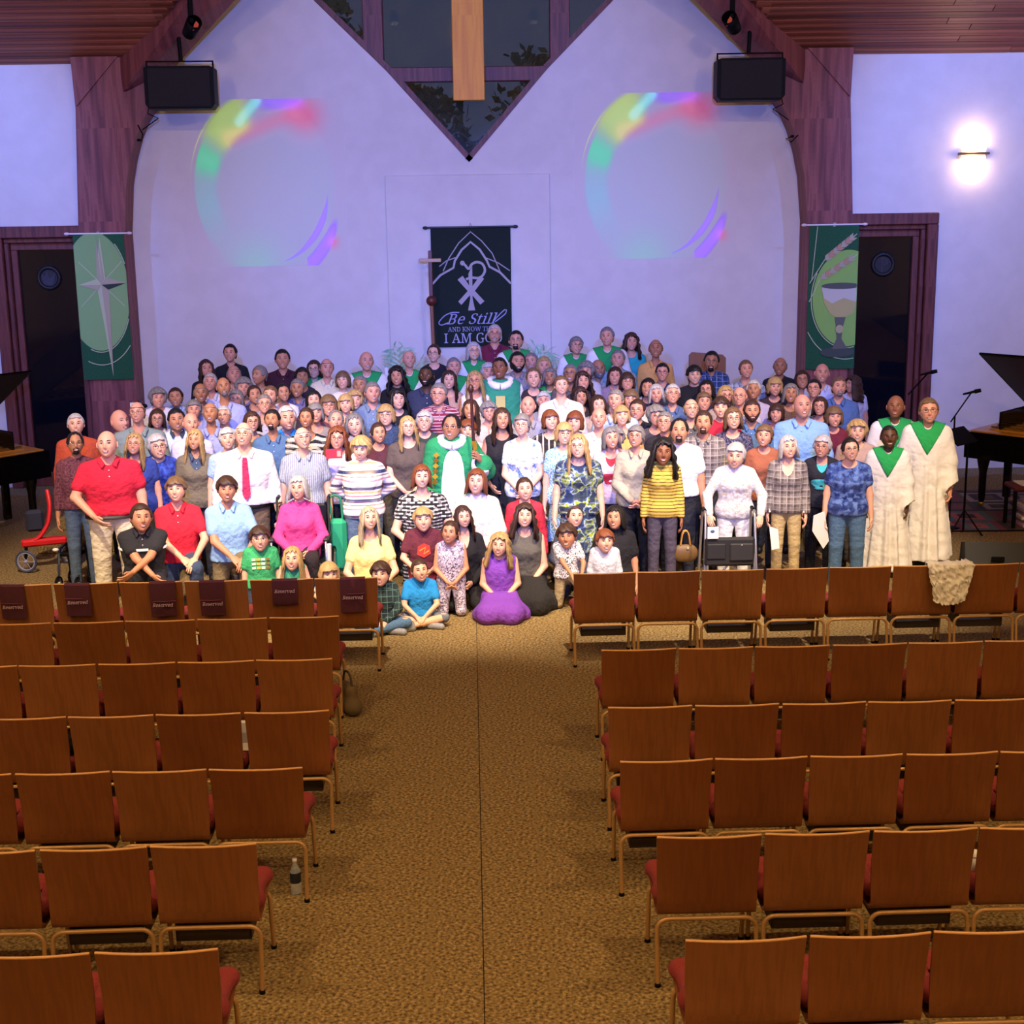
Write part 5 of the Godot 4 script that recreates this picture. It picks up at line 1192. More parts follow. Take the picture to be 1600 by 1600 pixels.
		[0.639, -16.28, 0, 1.813, 1.054, 0.95, "m", "", "", "shirt", "#8f8f9c", "#4a4438", "bald", "br", "rd", "", 1.056, -0.025, -0.166, "person in cool grey shirt, standing behind the black and stone striped jacket", {}, -0.015, "long", -0.033],
		[0.854, -17, 0.15, 1.622, 0.943, 0.886, "f", "", "", "scoop", "#8a8c98", "#20222a", "pixie", "wh", "rd", "", 1.042, -0.071, -0.172, "person in storm grey top, standing behind the ivory open-collared shirt", {}, 0.004, "long", -0.043],
		[0.322, -15.55, 0, 1.804, 1.049, 0.957, "f", "stand", "front", "sleeveless", "#1c1a1c", "#1c1a1c", "long", "br", "md", "", 0.976, 0.153, -0.093, "person in black sleeveless dress", {}, 0.007, "skirt", -0.018],
		[0.533, -15.25, 0, 1.78, 1.035, 0.94, "f", "stand", "clasp", "scoop", "blot_white", "#20242e", "pixie", "gy", "lt", "g", 0.94, -0.206, -0.138, "person in white blouse with blue flower prints", {}, -0.018, "long", -0.03],
		[0.872, -15.92, 0, 1.718, 0.999, 0.936, "f", "", "", "scoop", "stripe_jacket", "#4a4438", "bangs", "rd", "lt", "", 0.978, 0.219, -0.188, "person in black and stone striped jacket, standing behind the white blouse with blue flower prints", {}, 0.029, "long", -0.046],
		[-0.225, -15.32, 0, 1.777, 1.033, 1.13, "m", "stand", "staff", "chas", "#1f8a52", "#20222a", "rece", "dk", "tn", "t", 1.044, -0.19, -0.111, "person in green cope with gold embroidered panels and white alb, holding a staff", {"cope": 1}, -0.038, "long", 0.012],
		[-0.698, -15.4, 0, 1.754, 1.02, 0.896, "f", "stand", "clasp", "scoop", "#4f443e", "#181719", "long", "bl", "lt", "g", 1.055, 0.125, -0.111, "person in dark taupe top", {}, 0.047, "long", 0.039],
		[-0.554, -16.52, 0, 1.641, 0.954, 1.016, "f", "", "", "scoop", "#2c3a34", "#3c3834", "pixie", "wh", "lt", "t", 0.998, -0.036, -0.188, "person in dark green cardigan, standing behind the dark taupe top", {}, -0.055, "long", 0.028],
		[-0.048, -15.88, 0, 1.633, 0.95, 0.95, "c", "", "", "long", "#e8d8c8", "#4a4438", "boy", "rd", "lt", "", 0.944, -0.06, -0.138, "person in pale sweater, peeking from behind the green cope", {}, 0.061, "long", 0.003],
		[0.963, -14.95, 0, 1.729, 1.005, 0.936, "f", "stand", "down", "scoop", "blot_aqua", "blot_aqua", "bangs", "bl", "lt", "t", 0.96, 0.145, -0.093, "person in white dress with aqua and turquoise prints", {}, -0.066, "skirt", -0.055],
		[1.21, -17.48, 0.3, 1.73, 1.006, 0.95, "m", "", "", "shirt", "#6a6066", "#2a2c34", "short", "gy", "tn", "g", 1.026, -0.202, -0.172, "person in dark mushroom shirt, standing behind the espresso brown top", {}, 0.069, "long", -0.059],
		[1.377, -18.84, 0.6, 1.627, 0.946, 0.936, "f", "", "", "robe", "choir", "#3c3834", "pixie", "gy", "rd", "t", 1.06, 0.22, -0.166, "person in white choir robe with bright green stole, behind the grey-bearded person", {}, -0.07, "long", -0.062],
		[1.748, -18.44, 0.6, 1.782, 1.036, 0.987, "m", "", "", "robe", "choir", "#4a4438", "short", "gy", "rd", "", 1.019, -0.196, -0.091, "person in white choir robe, tallest at the back beside the person in teal", {}, 0.07, "long", -0.08],
		[2.096, -18.8, 0.6, 1.673, 0.973, 0.93, "f", "", "", "scoop", "#2ba6a8", "#20222a", "wavy", "br", "rd", "", 0.955, 0.134, -0.146, "person in teal top with dark dots, standing behind the apricot orange shirt", {}, -0.067, "long", -0.094],
		[2.352, -18.28, 0.45, 1.77, 1.029, 0.981, "m", "", "", "shirt", "#dfa75c", "#2a2c34", "fringe", "lb", "tn", "", 0.946, -0.047, -0.185, "person in apricot orange shirt, standing behind the ink blue shirt", {}, 0.063, "long", -0.109],
		[3.007, -17.92, 0.45, 1.66, 0.965, 1.055, "m", "", "", "shirt", "plaid_blue", "#3c3834", "short", "dk", "tn", "to", 1.005, -0.05, -0.105, "person in blue plaid shirt before the carved wooden chair", {}, -0.058, "long", -0.141],
		[2.729, -17.52, 0.3, 1.69, 0.983, 0.945, "m", "", "", "tee", "#17161c", "#4a4438", "boy", "dk", "lt", "", 1.057, 0.136, -0.117, "person in plain black T-shirt, standing behind the graphite top", {}, 0.051, "long", -0.131],
		[1.85, -18.08, 0.45, 1.678, 0.976, 0.95, "m", "", "", "shirt", "#8aa0a8", "#20222a", "short", "gy", "rd", "", 1.038, -0.197, -0.189, "person in misty teal-grey shirt, standing behind the mauve top", {}, -0.043, "long", -0.087],
		[1.601, -18.08, 0.45, 1.554, 0.904, 1.003, "m", "", "", "shirt", "#a6a29e", "#2a2c34", "bald", "gy", "tn", "b", 0.972, 0.22, -0.131, "person in pale warm-grey shirt, standing behind the mauve top", {}, 0.034, "long", -0.075],
		[1.42, -17.72, 0.45, 1.592, 0.926, 0.936, "f", "", "", "scoop", "#b8b4bc", "#3c3834", "perm", "gy", "rd", "", 0.94, -0.201, -0.097, "person in pearl grey top, standing behind the espresso brown top", {}, -0.024, "long", -0.068],
		[1.344, -17.32, 0.3, 1.666, 0.969, 0.936, "f", "", "", "scoop", "#4b3a3c", "#4a4438", "wavy", "br", "rd", "", 0.983, 0.143, -0.177, "person in espresso brown top, standing behind the dark chocolate top", {}, 0.013, "long", -0.066],
		[1.777, -17.72, 0.45, 1.511, 0.879, 0.936, "f", "", "", "scoop", "#8c7688", "#20222a", "bob", "br", "rd", "", 1.047, -0.058, -0.159, "person in mauve top, standing behind the light stone cardigan", {}, -0.002, "long", -0.085],
		[2.359, -17.68, 0.3, 1.7, 0.988, 0.923, "m", "", "", "shirt", "#2c3a58", "#2a2c34", "short", "dk", "rd", "g", 1.052, -0.039, -0.09, "person in ink blue shirt, standing behind the aubergine top", {}, -0.009, "long", -0.113],
		[1.887, -17.36, 0.3, 1.637, 0.952, 0.922, "f", "", "", "scoop", "#bdb2b8", "#3c3834", "bangs", "br", "rd", "t", 0.993, 0.128, -0.153, "person in light stone cardigan, standing behind the eggshell cardigan", {}, 0.02, "long", -0.092],
		[2.138, -17.32, 0.3, 1.565, 0.91, 0.936, "f", "", "", "scoop", "#332a34", "#4a4438", "bob", "dk", "md", "", 0.942, -0.192, -0.181, "person in aubergine top, standing behind the heather purple top", {}, -0.03, "long", -0.104],
		[1.299, -17.12, 0.15, 1.655, 0.962, 0.91, "f", "", "", "scoop", "#3a2c26", "#20222a", "wavy", "br", "md", "", 0.963, 0.219, -0.1, "person in dark chocolate top, standing behind the sand beige top", {}, 0.04, "long", -0.064],
		[1.615, -16.04, 0, 1.91, 1.111, 0.95, "m", "", "", "shirt", "#a9bcd6", "#2a2c34", "short", "gy", "rd", "", 1.03, -0.205, -0.124, "person in pale denim-blue shirt, standing behind the golden amber top", {}, -0.049, "long", -0.085],
		[1.483, -16.76, 0.15, 1.6, 0.931, 0.936, "f", "", "", "scoop", "#b09c90", "#3c3834", "bob", "br", "lt", "", 1.059, 0.151, -0.19, "person in sand beige top, standing behind the pale denim-blue shirt", {}, 0.056, "long", -0.075],
		[1.864, -16.76, 0.15, 1.664, 0.968, 0.936, "f", "", "", "scoop", "#d8d4d2", "#4a4438", "bangs", "lb", "rd", "", 1.015, -0.068, -0.123, "person in eggshell cardigan, standing behind the black button-up shirt", {}, -0.062, "long", -0.094],
		[2.199, -17, 0.15, 1.683, 0.978, 0.905, "f", "", "", "scoop", "#8d7f8d", "#20222a", "bob", "wh", "rd", "", 0.952, -0.028, -0.101, "person in heather purple top, standing behind the medium blue checked shirt", {}, 0.066, "long", -0.109],
		[2.342, -16.64, 0.15, 1.728, 1.005, 0.956, "m", "", "", "shirt", "#4a5f86", "#2a2c34", "short", "wh", "rd", "t", 0.949, 0.118, -0.182, "person in medium blue checked shirt, standing behind the lead grey shirt", {}, -0.069, "long", -0.119],
		[2.827, -17.16, 0.3, 1.551, 0.902, 0.936, "f", "", "", "scoop", "#4a4656", "#3c3834", "bob", "dk", "rd", "g", 1.01, -0.186, -0.152, "person in graphite top, standing behind the warm taupe blouse", {}, 0.07, "long", -0.139],
		[2.982, -16.76, 0.15, 1.686, 0.98, 0.936, "f", "", "", "scoop", "#a69aa4", "#4a4438", "bob", "bl", "rd", "g", 1.058, 0.218, -0.09, "person in rose grey top, standing behind the pinkish white shirt", {}, -0.069, "long", -0.15],
		[3.085, -16.4, 0, 1.855, 1.078, 0.9, "m", "", "", "shirt", "#c8bcc4", "#20222a", "bald", "wh", "rd", "t", 1.035, -0.209, -0.16, "person in pinkish white shirt, standing behind the mid-blue polo shirt", {}, 0.067, "long", -0.158],
		[2.734, -16.8, 0.15, 1.607, 0.934, 0.936, "f", "", "", "scoop", "#99888a", "#2a2c34", "pixie", "lb", "rd", "", 0.968, 0.159, -0.177, "person in warm taupe blouse, standing behind the red T-shirt with a blue patch", {}, -0.063, "long", -0.137],
		[2.787, -15.92, 0, 1.831, 1.064, 0.971, "m", "", "", "tee", "#c22136", "#3c3834", "boy", "br", "lt", "", 0.941, -0.079, -0.096, "person in red T-shirt with a blue patch, standing behind the navy top with leaf prints", {}, 0.057, "long", -0.147],
		[1.39, -15.64, 0, 1.764, 1.025, 0.953, "m", "", "", "shirt", "#e6e3e6", "#4a4438", "bald", "wh", "rd", "", 0.988, -0.017, -0.132, "person in crisp white shirt, standing behind the faded rose top", {}, -0.05, "long", -0.075],
		[1.646, -15.68, 0, 1.786, 1.038, 0.886, "f", "", "", "scoop", "#e0a868", "#20222a", "bangs", "bl", "lt", "", 1.05, 0.109, -0.189, "person in golden amber top, standing behind the faded rose top", {}, 0.041, "long", -0.089],
		[1.901, -16.4, 0, 1.745, 1.014, 1.027, "m", "", "", "shirt", "#1d1b20", "#2a2c34", "short", "br", "rd", "t", 1.05, -0.18, -0.117, "person in black button-up shirt, standing behind the smoky grey top", {}, -0.032, "long", -0.098],
		[2.07, -16.04, 0, 1.732, 1.007, 0.936, "f", "", "", "scoop", "#4a4448", "#3c3834", "perm", "gy", "rd", "g", 0.988, 0.217, -0.106, "person in smoky grey top, standing behind the soft black shirt", {}, 0.022, "long", -0.109],
		[2.123, -15.68, 0, 1.704, 0.991, 0.958, "m", "", "", "shirt", "#232028", "#4a4438", "short", "gy", "rd", "t", 0.941, -0.212, -0.186, "person in soft black shirt, standing behind the brown and white plaid flannel shirt", {}, -0.011, "long", -0.114],
		[2.506, -16.28, 0, 1.744, 1.014, 0.938, "m", "", "", "shirt", "#54565e", "#20222a", "fringe", "bl", "lt", "t", 0.967, 0.166, -0.145, "person in lead grey shirt, standing behind the brown and white plaid flannel shirt", {}, 0, "long", -0.13],
		[2.493, -15.3, 0, 1.768, 1.028, 1.039, "m", "stand", "down", "shirt", "plaid_gray", "#25252c", "pull", "br", "md", "o", 1.034, -0.089, -0.091, "person in brown and white plaid flannel shirt", {}, 0.011, "long", -0.137],
		[2.177, -14.95, 0, 1.744, 1.014, 1.092, "m", "stand", "down", "tee", "#f2efec", "#22242c", "rece", "dk", "md", "o", 1.059, -0.006, -0.167, "person in white T-shirt with a small chest print", {}, -0.022, "long", -0.123],
		[2.858, -15.56, 0, 1.761, 1.024, 0.989, "f", "", "", "scoop", "blot_navy2", "#4a4438", "bob", "lb", "lt", "g", 1.01, 0.099, -0.171, "person in navy top with leaf prints, standing behind the rust brown top", {}, 0.032, "long", -0.154],
		[1.173, -16.28, 0, 1.644, 0.956, 0.977, "f", "", "", "scoop", "#d9b48c", "#20222a", "bangs", "rd", "lt", "", 0.949, -0.174, -0.093, "person in honey beige top, standing behind the black and stone striped jacket", {}, -0.041, "long", -0.061],
		[1.475, -15.15, 0, 1.635, 0.951, 0.936, "f", "stand", "down", "vneck", "#e4cdd0", "#2a2a30", "bob", "gy", "rd", "", 0.952, 0.215, -0.139, "person in blush white jacket over a crimson top", {"inner": "#b8283c"}, 0.05, "long", -0.082],
		[1.71, -14.85, 0, 1.698, 0.987, 0.936, "f", "stand", "clasp", "shirt", "#b3ab93", "#1e1d20", "pixie", "gy", "rd", "t", 1.014, -0.215, -0.188, "person in khaki safari blouse", {}, -0.057, "long", -0.097],
		[3.372, -17.56, 0.3, 1.733, 1.008, 0.918, "m", "", "", "shirt", "plaid_pale", "#4a4438", "short", "lb", "rd", "", 1.059, 0.173, -0.11, "person in pale blue and grey checked shirt, standing behind the fog grey top", {}, 0.063, "long", -0.161],
		[3.898, -18.04, 0.45, 1.541, 0.896, 0.943, "m", "", "", "shirt", "#18171d", "#20222a", "fringe", "gy", "tn", "", 1.03, -0.099, -0.112, "person in black collared shirt under the chalice banner", {}, -0.067, "long", -0.181],
		[4.101, -17.68, 0.3, 1.58, 0.918, 0.936, "f", "", "", "scoop", "#a07c74", "#2a2c34", "bob", "br", "md", "t", 0.964, 0.005, -0.188, "person in terracotta rose top, standing behind the light khaki shirt", {}, 0.069, "long", -0.194],
		[4.286, -17.44, 0.3, 1.679, 0.976, 0.972, "m", "", "", "shirt", "#ccd2ec", "#3c3834", "bald", "wh", "rd", "", 0.942, 0.089, -0.137, "person in very pale blue shirt, standing behind the blue plaid work shirt", {}, -0.07, "long", -0.205],
		[5.201, -19.4, 0, 1.582, 0.92, 0.939, "f", "", "", "scoop", "blot_floral", "#4a4438", "wavy", "br", "rd", "", 0.993, -1.016, -0.094, "person in white blouse with blue floral print, seen in profile", {}, 0.069, "long", -0.223],
		[4.385, -17, 0.15, 1.729, 1.005, 0.979, "m", "", "", "shirt", "#4a68a0", "#20222a", "short", "lb", "rd", "o", 1.052, 0.212, -0.173, "person in blue plaid work shirt, standing behind the dusky aubergine top", {}, -0.066, "long", -0.215],
		[4.11, -17.08, 0.15, 1.695, 0.986, 0.925, "m", "", "", "shirt", "#b6b2ac", "#2a2c34", "short", "dk", "rd", "t", 1.047, -0.217, -0.165, "person in light khaki shirt, standing behind the dusky aubergine top", {}, 0.062, "long", -0.201],
		[3.657, -17.2, 0.3, 1.567, 0.911, 0.917, "f", "", "", "scoop", "#3a2a30", "#3c3834", "bangs", "bl", "rd", "", 0.983, 0.18, -0.091, "person in dark plum patterned top, standing behind the brown paisley top", {}, -0.056, "long", -0.178],
		[3.332, -16.84, 0.15, 1.733, 1.008, 0.95, "m", "", "", "shirt", "#b2a8bc", "#4a4438", "short", "wh", "tn", "", 0.94, -0.109, -0.147, "person in pale mauve shirt, standing behind the scarlet orange top", {}, 0.048, "long", -0.166],
		[3.775, -16.84, 0.15, 1.682, 0.978, 0.936, "f", "", "", "scoop", "blot_brown", "#20222a", "bob", "gy", "tn", "", 0.972, 0.017, -0.185, "person in brown paisley top, standing behind the scarlet orange top", {}, -0.04, "long", -0.187],
		[3.158, -16.04, 0, 1.766, 1.027, 1.034, "m", "", "", "shirt", "#52749c", "#2a2c34", "short", "br", "md", "b", 1.038, 0.079, -0.105, "person in mid-blue polo shirt, standing behind the rust brown top", {}, 0.03, "long", -0.165],
		[3.533, -16.48, 0, 1.654, 0.961, 0.886, "f", "", "", "scoop", "#c23a2a", "#3c3834", "bangs", "br", "rd", "", 1.057, -0.159, -0.118, "person in scarlet orange top, standing behind the bright light-blue dress shirt", {}, -0.02, "long", -0.179],
		[3.71, -15.96, 0, 1.821, 1.059, 1.13, "m", "", "", "shirt", "#8fbcec", "#4a4438", "bald", "wh", "rd", "", 1.25, 0.209, -0.19, "person in bright light-blue dress shirt, standing behind the black cardigan over a turquoise top", {}, 0.009, "long", -0.194],
		[4.081, -16.64, 0.15, 1.548, 0.9, 0.886, "f", "", "", "scoop", "#584a54", "#20222a", "bob", "br", "rd", "t", 0.947, -0.218, -0.13, "person in dusky aubergine top, standing behind the claret red top", {}, 0.002, "long", -0.204],
		[4.156, -16.28, 0, 1.643, 0.955, 0.982, "f", "", "", "scoop", "#6a1c30", "#2a2c34", "bangs", "lb", "rd", "", 0.955, 0.186, -0.097, "person in claret red top, standing behind the dusty peach blouse", {}, -0.013, "long", -0.212],
		[4.753, -15.9, 0, 1.797, 1.045, 1.082, "m", "stand", "down", "robe", "choir", "#3c3834", "bald", "gy", "bn", "", 1.019, -0.118, -0.178, "person in white choir robe, behind two other robes near the wooden doorway", {}, 0.024, "long", -0.247],
		[4.16, -15.28, 0, 1.647, 0.958, 0.975, "f", "", "", "scoop", "#b89a8c", "#4a4438", "perm", "bl", "lt", "", 1.06, 0.028, -0.158, "person in dusty peach blouse, standing behind the black cardigan over a turquoise top", {}, -0.034, "long", -0.226],
		[4.397, -14.9, 0, 1.632, 0.949, 1.003, "f", "stand", "down", "robe", "choir", "#20222a", "buzz", "dk", "dk", "", 1.026, 0.068, -0.09, "person in white choir robe, front of the robed trio", {}, 0.043, "long", -0.244],
		[3.126, -15.16, 0, 1.628, 0.946, 0.967, "f", "", "", "scoop", "#9a5a3e", "#2a2c34", "pixie", "lb", "rd", "", 0.96, -0.151, -0.154, "person in rust brown top, standing behind the black cardigan over a turquoise top", {}, -0.051, "long", -0.173],
		[3.263, -14.6, 0, 1.602, 0.932, 0.957, "f", "stand", "down", "vneck", "#f2e9d2", "#b5a070", "bob", "wh", "lt", "", 0.944, 0.205, -0.181, "person in cream blouse under a plaid overshirt, tan trousers", {"vest": "plaid_gray"}, 0.058, "long", -0.187],
		[3.705, -14.95, 0, 1.541, 0.896, 0.981, "f", "stand", "down", "vneck", "#20202a", "#16161a", "pixie", "wh", "rd", "t", 0.997, -0.219, -0.1, "person in black cardigan over a turquoise top", {"inner": "#4cc4c4"}, -0.063, "long", -0.207],
		[3.867, -14.45, 0, 1.591, 0.925, 0.974, "f", "stand", "down", "scoop", "blot_blue", "jeans2", "pull", "dk", "lt", "g", 1.15, 0.192, -0.125, "person in blue tie-dye top and jeans, holding papers", {}, 0.067, "long", -0.222],
		[2.698, -14.5, 0, 1.558, 0.906, 1.048, "f", "stand", "walker", "long", "blot_silver", "#dcdcdc", "pixie", "wh", "lt", "", 1.1, -0.127, 0.01, "person in silver and gold patterned blouse behind a folding walker", {}, -0.07, "long", -0.156],
		[4.936, -15.3, 0, 1.861, 1.082, 1.13, "m", "stand", "down", "robe", "choir", "#3c3834", "short", "lb", "rd", "g", 0.979, 0.039, -0.123, "person in white choir robe, beside the open black piano", {}, 0.07, "long", -0.265],
		[1.941, -14.45, 0, 1.636, 0.951, 1.112, "f", "stand", "down", "long", "stripe_yellow", "#4b4452", "wavy", "dk", "bn", "", 0.92, 0.058, -0.101, "person in yellow top with thin black stripes, holding a handbag", {}, -0.069, "long", -0.114],
		[1.082, -14.55, 0, 1.669, 0.971, 1.013, "f", "stand", "down", "scoop", "blot_green", "blot_green", "long", "bl", "lt", "g", 1.15, -0.143, -0.182, "person in blue and lime swirl-print dress", {}, 0.066, "skirt", -0.063],
		[1.533, -15.28, 0, 1.615, 0.939, 0.936, "f", "", "", "scoop", "#b6a8ac", "#2a2c34", "perm", "gy", "rd", "", 1.042, 0.201, -0.151, "person in faded rose top, standing behind the khaki safari blouse", {}, -0.061, "long", -0.085],
		[3.328, -17.12, 0.15, 1.637, 0.952, 0.936, "f", "", "", "scoop", "#9a929a", "#3c3834", "pixie", "gy", "rd", "", 1.056, -0.22, -0.09, "person in fog grey top, standing behind the pale mauve shirt", {}, 0.055, "long", -0.163],
		[-3.239, -13.75, 0, 1.204, 0.933, 1.13, "m", "oneknee", "cross", "polo", "#24242a", "#1c2030", "short", "br", "md", "", 1.12, 0.197, -0.161, "person in black polo with a white chest stripe, sitting with crossed forearms", {"band": 1}, -0.047, "long", 0.197],
		[-2.975, -14.2, 0, 1.379, 1.069, 1.02, "m", "oneknee", "knee", "polo", "#d41f36", "#3a4a66", "boy", "lb", "lt", "", 0.944, -0.136, -0.176, "person in crimson polo, kneeling with a hand on one knee", {}, 0.038, "long", 0.176],
		[-2.471, -14.2, 0, 1.375, 1.066, 1.036, "m", "oneknee", "knee", "polo", "#8fb8dc", "#7a6a48", "boy", "br", "md", "", 0.958, 0.049, -0.096, "person in light blue polo, kneeling on one knee", {}, -0.029, "long", 0.146],
		[-2.094, -13.7, 0, 0.972, 0.766, 0.985, "c", "kneel", "down", "tee", "#3aa866", "#33405a", "boy", "br", "lt", "t", 1.024, 0.047, -0.132, "person in green T-shirt with a printed grid", {"tprint": 1}, 0.018, "long", 0.129],
		[-1.771, -13.6, 0, 0.78, 0.614, 0.95, "c", "kneel", "lap", "sleeveless", "#3a9a72", "#3a9a72", "long", "bl", "lt", "", 1.06, -0.134, -0.189, "person in green strappy top", {}, -0.007, "long", 0.11],
		[-1.398, -13.35, 0, 0.686, 0.54, 0.95, "c", "kneel", "lap", "tee", "#e8dcd0", "#d0c0b0", "bangs", "bl", "lt", "", 1.022, 0.196, -0.116, "person in white toddler top, peeking over a chair", {}, -0.004, "long", 0.089],
		[-1.749, -14.15, 0.08, 1.29, 0.992, 0.948, "f", "chair", "lap", "long", "#e0468c", "#251c20", "bob", "wh", "lt", "", 0.956, -0.22, -0.106, "person in pink sweater, sitting in a wheelchair", {}, 0.015, "long", 0.105],
		[-1.041, -13.95, 0, 1.086, 1.055, 0.917, "f", "sitheel", "lap", "scoop", "#ecd98c", "#ecd98c", "long", "sl", "lt", "", 0.945, 0.202, -0.186, "person in pale yellow dress, kneeling", {}, -0.025, "skirt", 0.063],
		[-0.907, -13.35, 0, 0.681, 0.757, 0.95, "c", "cross", "lap", "long", "plaid_dark", "jeans2", "boy", "br", "lt", "", 1.002, -0.145, -0.144, "person in dark plaid shirt and jeans, sitting cross-legged", {}, 0.035, "long", 0.058],
		[-0.532, -14.55, 0, 1.382, 1.088, 0.967, "f", "kneel", "lap", "scoop", "dash_bw", "dash_bw", "bob", "rd", "lt", "", 1.1, 0.06, -0.092, "person in black dress with white dashes, kneeling", {}, -0.044, "long", 0.031],
		[-0.513, -14.05, 0, 1.048, 0.826, 0.982, "c", "kneel", "lap", "tee", "#5a1f2e", "#8f1f2c", "boy", "bl", "lt", "", 1.04, 0.036, -0.167, "person in maroon and red printed T-shirt, kneeling", {"redprint": 1}, 0.052, "long", 0.031],
		[0.032, -14.6, 0, 1.318, 1.038, 1.044, "m", "kneel", "lap", "long", "#f0dccc", "#6a6a78", "bob", "rd", "lt", "", 0.974, -0.125, -0.171, "person in ivory long-sleeved shirt, kneeling", {}, -0.059, "long", -0.002],
		[-0.113, -14.15, 0, 1.032, 1.002, 0.893, "f", "sitheel", "lap", "vneck", "#17151a", "#17151a", "long", "br", "lt", "", 0.94, 0.191, -0.093, "person in black cardigan, sitting on the floor", {}, 0.064, "long", 0.007],
		[-0.24, -13.75, 0, 0.968, 0.762, 0.921, "c", "kneel", "clasp", "sleeveless", "blot_mono", "blot_mono", "pull", "br", "md", "", 0.981, -0.219, -0.14, "person in lavender jumpsuit with dark print, kneeling upright", {}, -0.068, "long", 0.015],
		[-0.54, -13.5, 0, 0.652, 0.724, 0.9, "c", "cross", "clasp", "tee", "#1b86d0", "#6a7080", "short", "br", "lt", "", 1.045, 0.206, -0.187, "person in bright blue T-shirt, sitting cross-legged", {}, 0.07, "shorts", 0.034],
		[0.244, -13.75, 0, 0.846, 0.821, 0.939, "c", "sitheel", "clasp", "sleeveless", "#7a3fb4", "#7a3fb4", "wavy", "bl", "lt", "", 1.054, -0.153, -0.109, "person in purple dress, kneeling", {}, -0.07, "skirt", -0.015],
		[0.532, -14.75, 0, 1.185, 0.933, 0.985, "f", "kneel", "down", "vneck", "#c4283a", "#2a2024", "pull", "br", "lt", "", 0.995, 0.071, -0.112, "person in red cardigan, crouching", {}, 0.068, "long", -0.031],
		[0.506, -14.1, 0, 1.058, 1.027, 0.972, "f", "sitheel", "clasp", "sleeveless", "#56534e", "#1d1b1c", "wavy", "br", "lt", "", 0.943, 0.025, -0.188, "person in charcoal grey sleeveless dress, kneeling", {}, -0.065, "skirt", -0.03],
		[0.915, -13.9, 0, 0.886, 0.687, 1, "c", "oneknee", "knee2", "tee", "blot_tee", "#9c8a68", "boy", "br", "tn", "", 0.962, -0.116, -0.136, "person in white T-shirt with dark prints and khaki shorts, on one knee", {}, 0.06, "shorts", -0.056],
		[1.04, -14.5, 0, 0.946, 0.918, 0.988, "c", "sitheel", "lap", "shirt", "#3d4258", "#2a3048", "pull", "br", "lt", "", 1.028, 0.185, -0.094, "person in navy denim jacket, crouching", {}, -0.053, "long", -0.061],
		[1.44, -14.35, 0, 0.956, 0.928, 0.979, "c", "sitheel", "down", "tee", "#15141a", "#17161c", "bob", "dk", "md", "", 1.06, -0.218, -0.173, "person in black T-shirt with a red print, crouching", {}, 0.046, "long", -0.085],
		[1.279, -13.75, 0, 0.854, 0.672, 0.925, "c", "kneel", "down", "long", "#c9ccd2", "#4a5068", "boy", "rd", "lt", "", 1.017, 0.21, -0.164, "person in light grey long-sleeved toddler shirt", {}, -0.037, "long", -0.079]
	]
	# the bodies and clothes that are needed, each built once
	var jobs := {}
	for p in P:
		var sx: String = p[6]
		var ps: String = p[7] if p[7] != "" else "stand"
		var ar: String = p[8] if p[8] != "" else "down"
		var mid: bool = p[7] == ""
		want(jobs, "skin_%s_%s_%s" % [sx, ps, ar], make_skin.bind(sx, ps, ar, true, 0.015))
		if p[9] in ["robe", "chas"]:
			want(jobs, "robe_%s_%s" % [sx, ar], make_robe.bind(sx, ar, 0.017))
		else:
			want(jobs, "top_%s_%s_%s_%s" % [sx, ps, ar, p[9]], make_top.bind(sx, ps, ar, p[9], 0.015))
			want(jobs, "bot_%s_%s_%s" % [sx, ps, p[22]], make_bottom.bind(sx, ps, p[22], 0.018))
		if p[20].has("inner"):
			want(jobs, "top_%s_%s_%s_sleeveless" % [sx, ps, ar], make_top.bind(sx, ps, ar, "sleeveless", 0.015))
		if p[20].has("vest"):
			want(jobs, "top_%s_%s_%s_vneck" % [sx, ps, ar], make_top.bind(sx, ps, ar, "vneck", 0.015))
	job_keys = jobs.keys()
	job_fns = jobs.values()
	job_out.resize(job_keys.size())
	for i in job_keys.size():
		run_job(i)
	for i in job_keys.size(): cache[job_keys[i]] = job_out[i]
	print("bodies ", job_keys.size(), " ", Time.get_ticks_msec())
	for p in P: person(p)
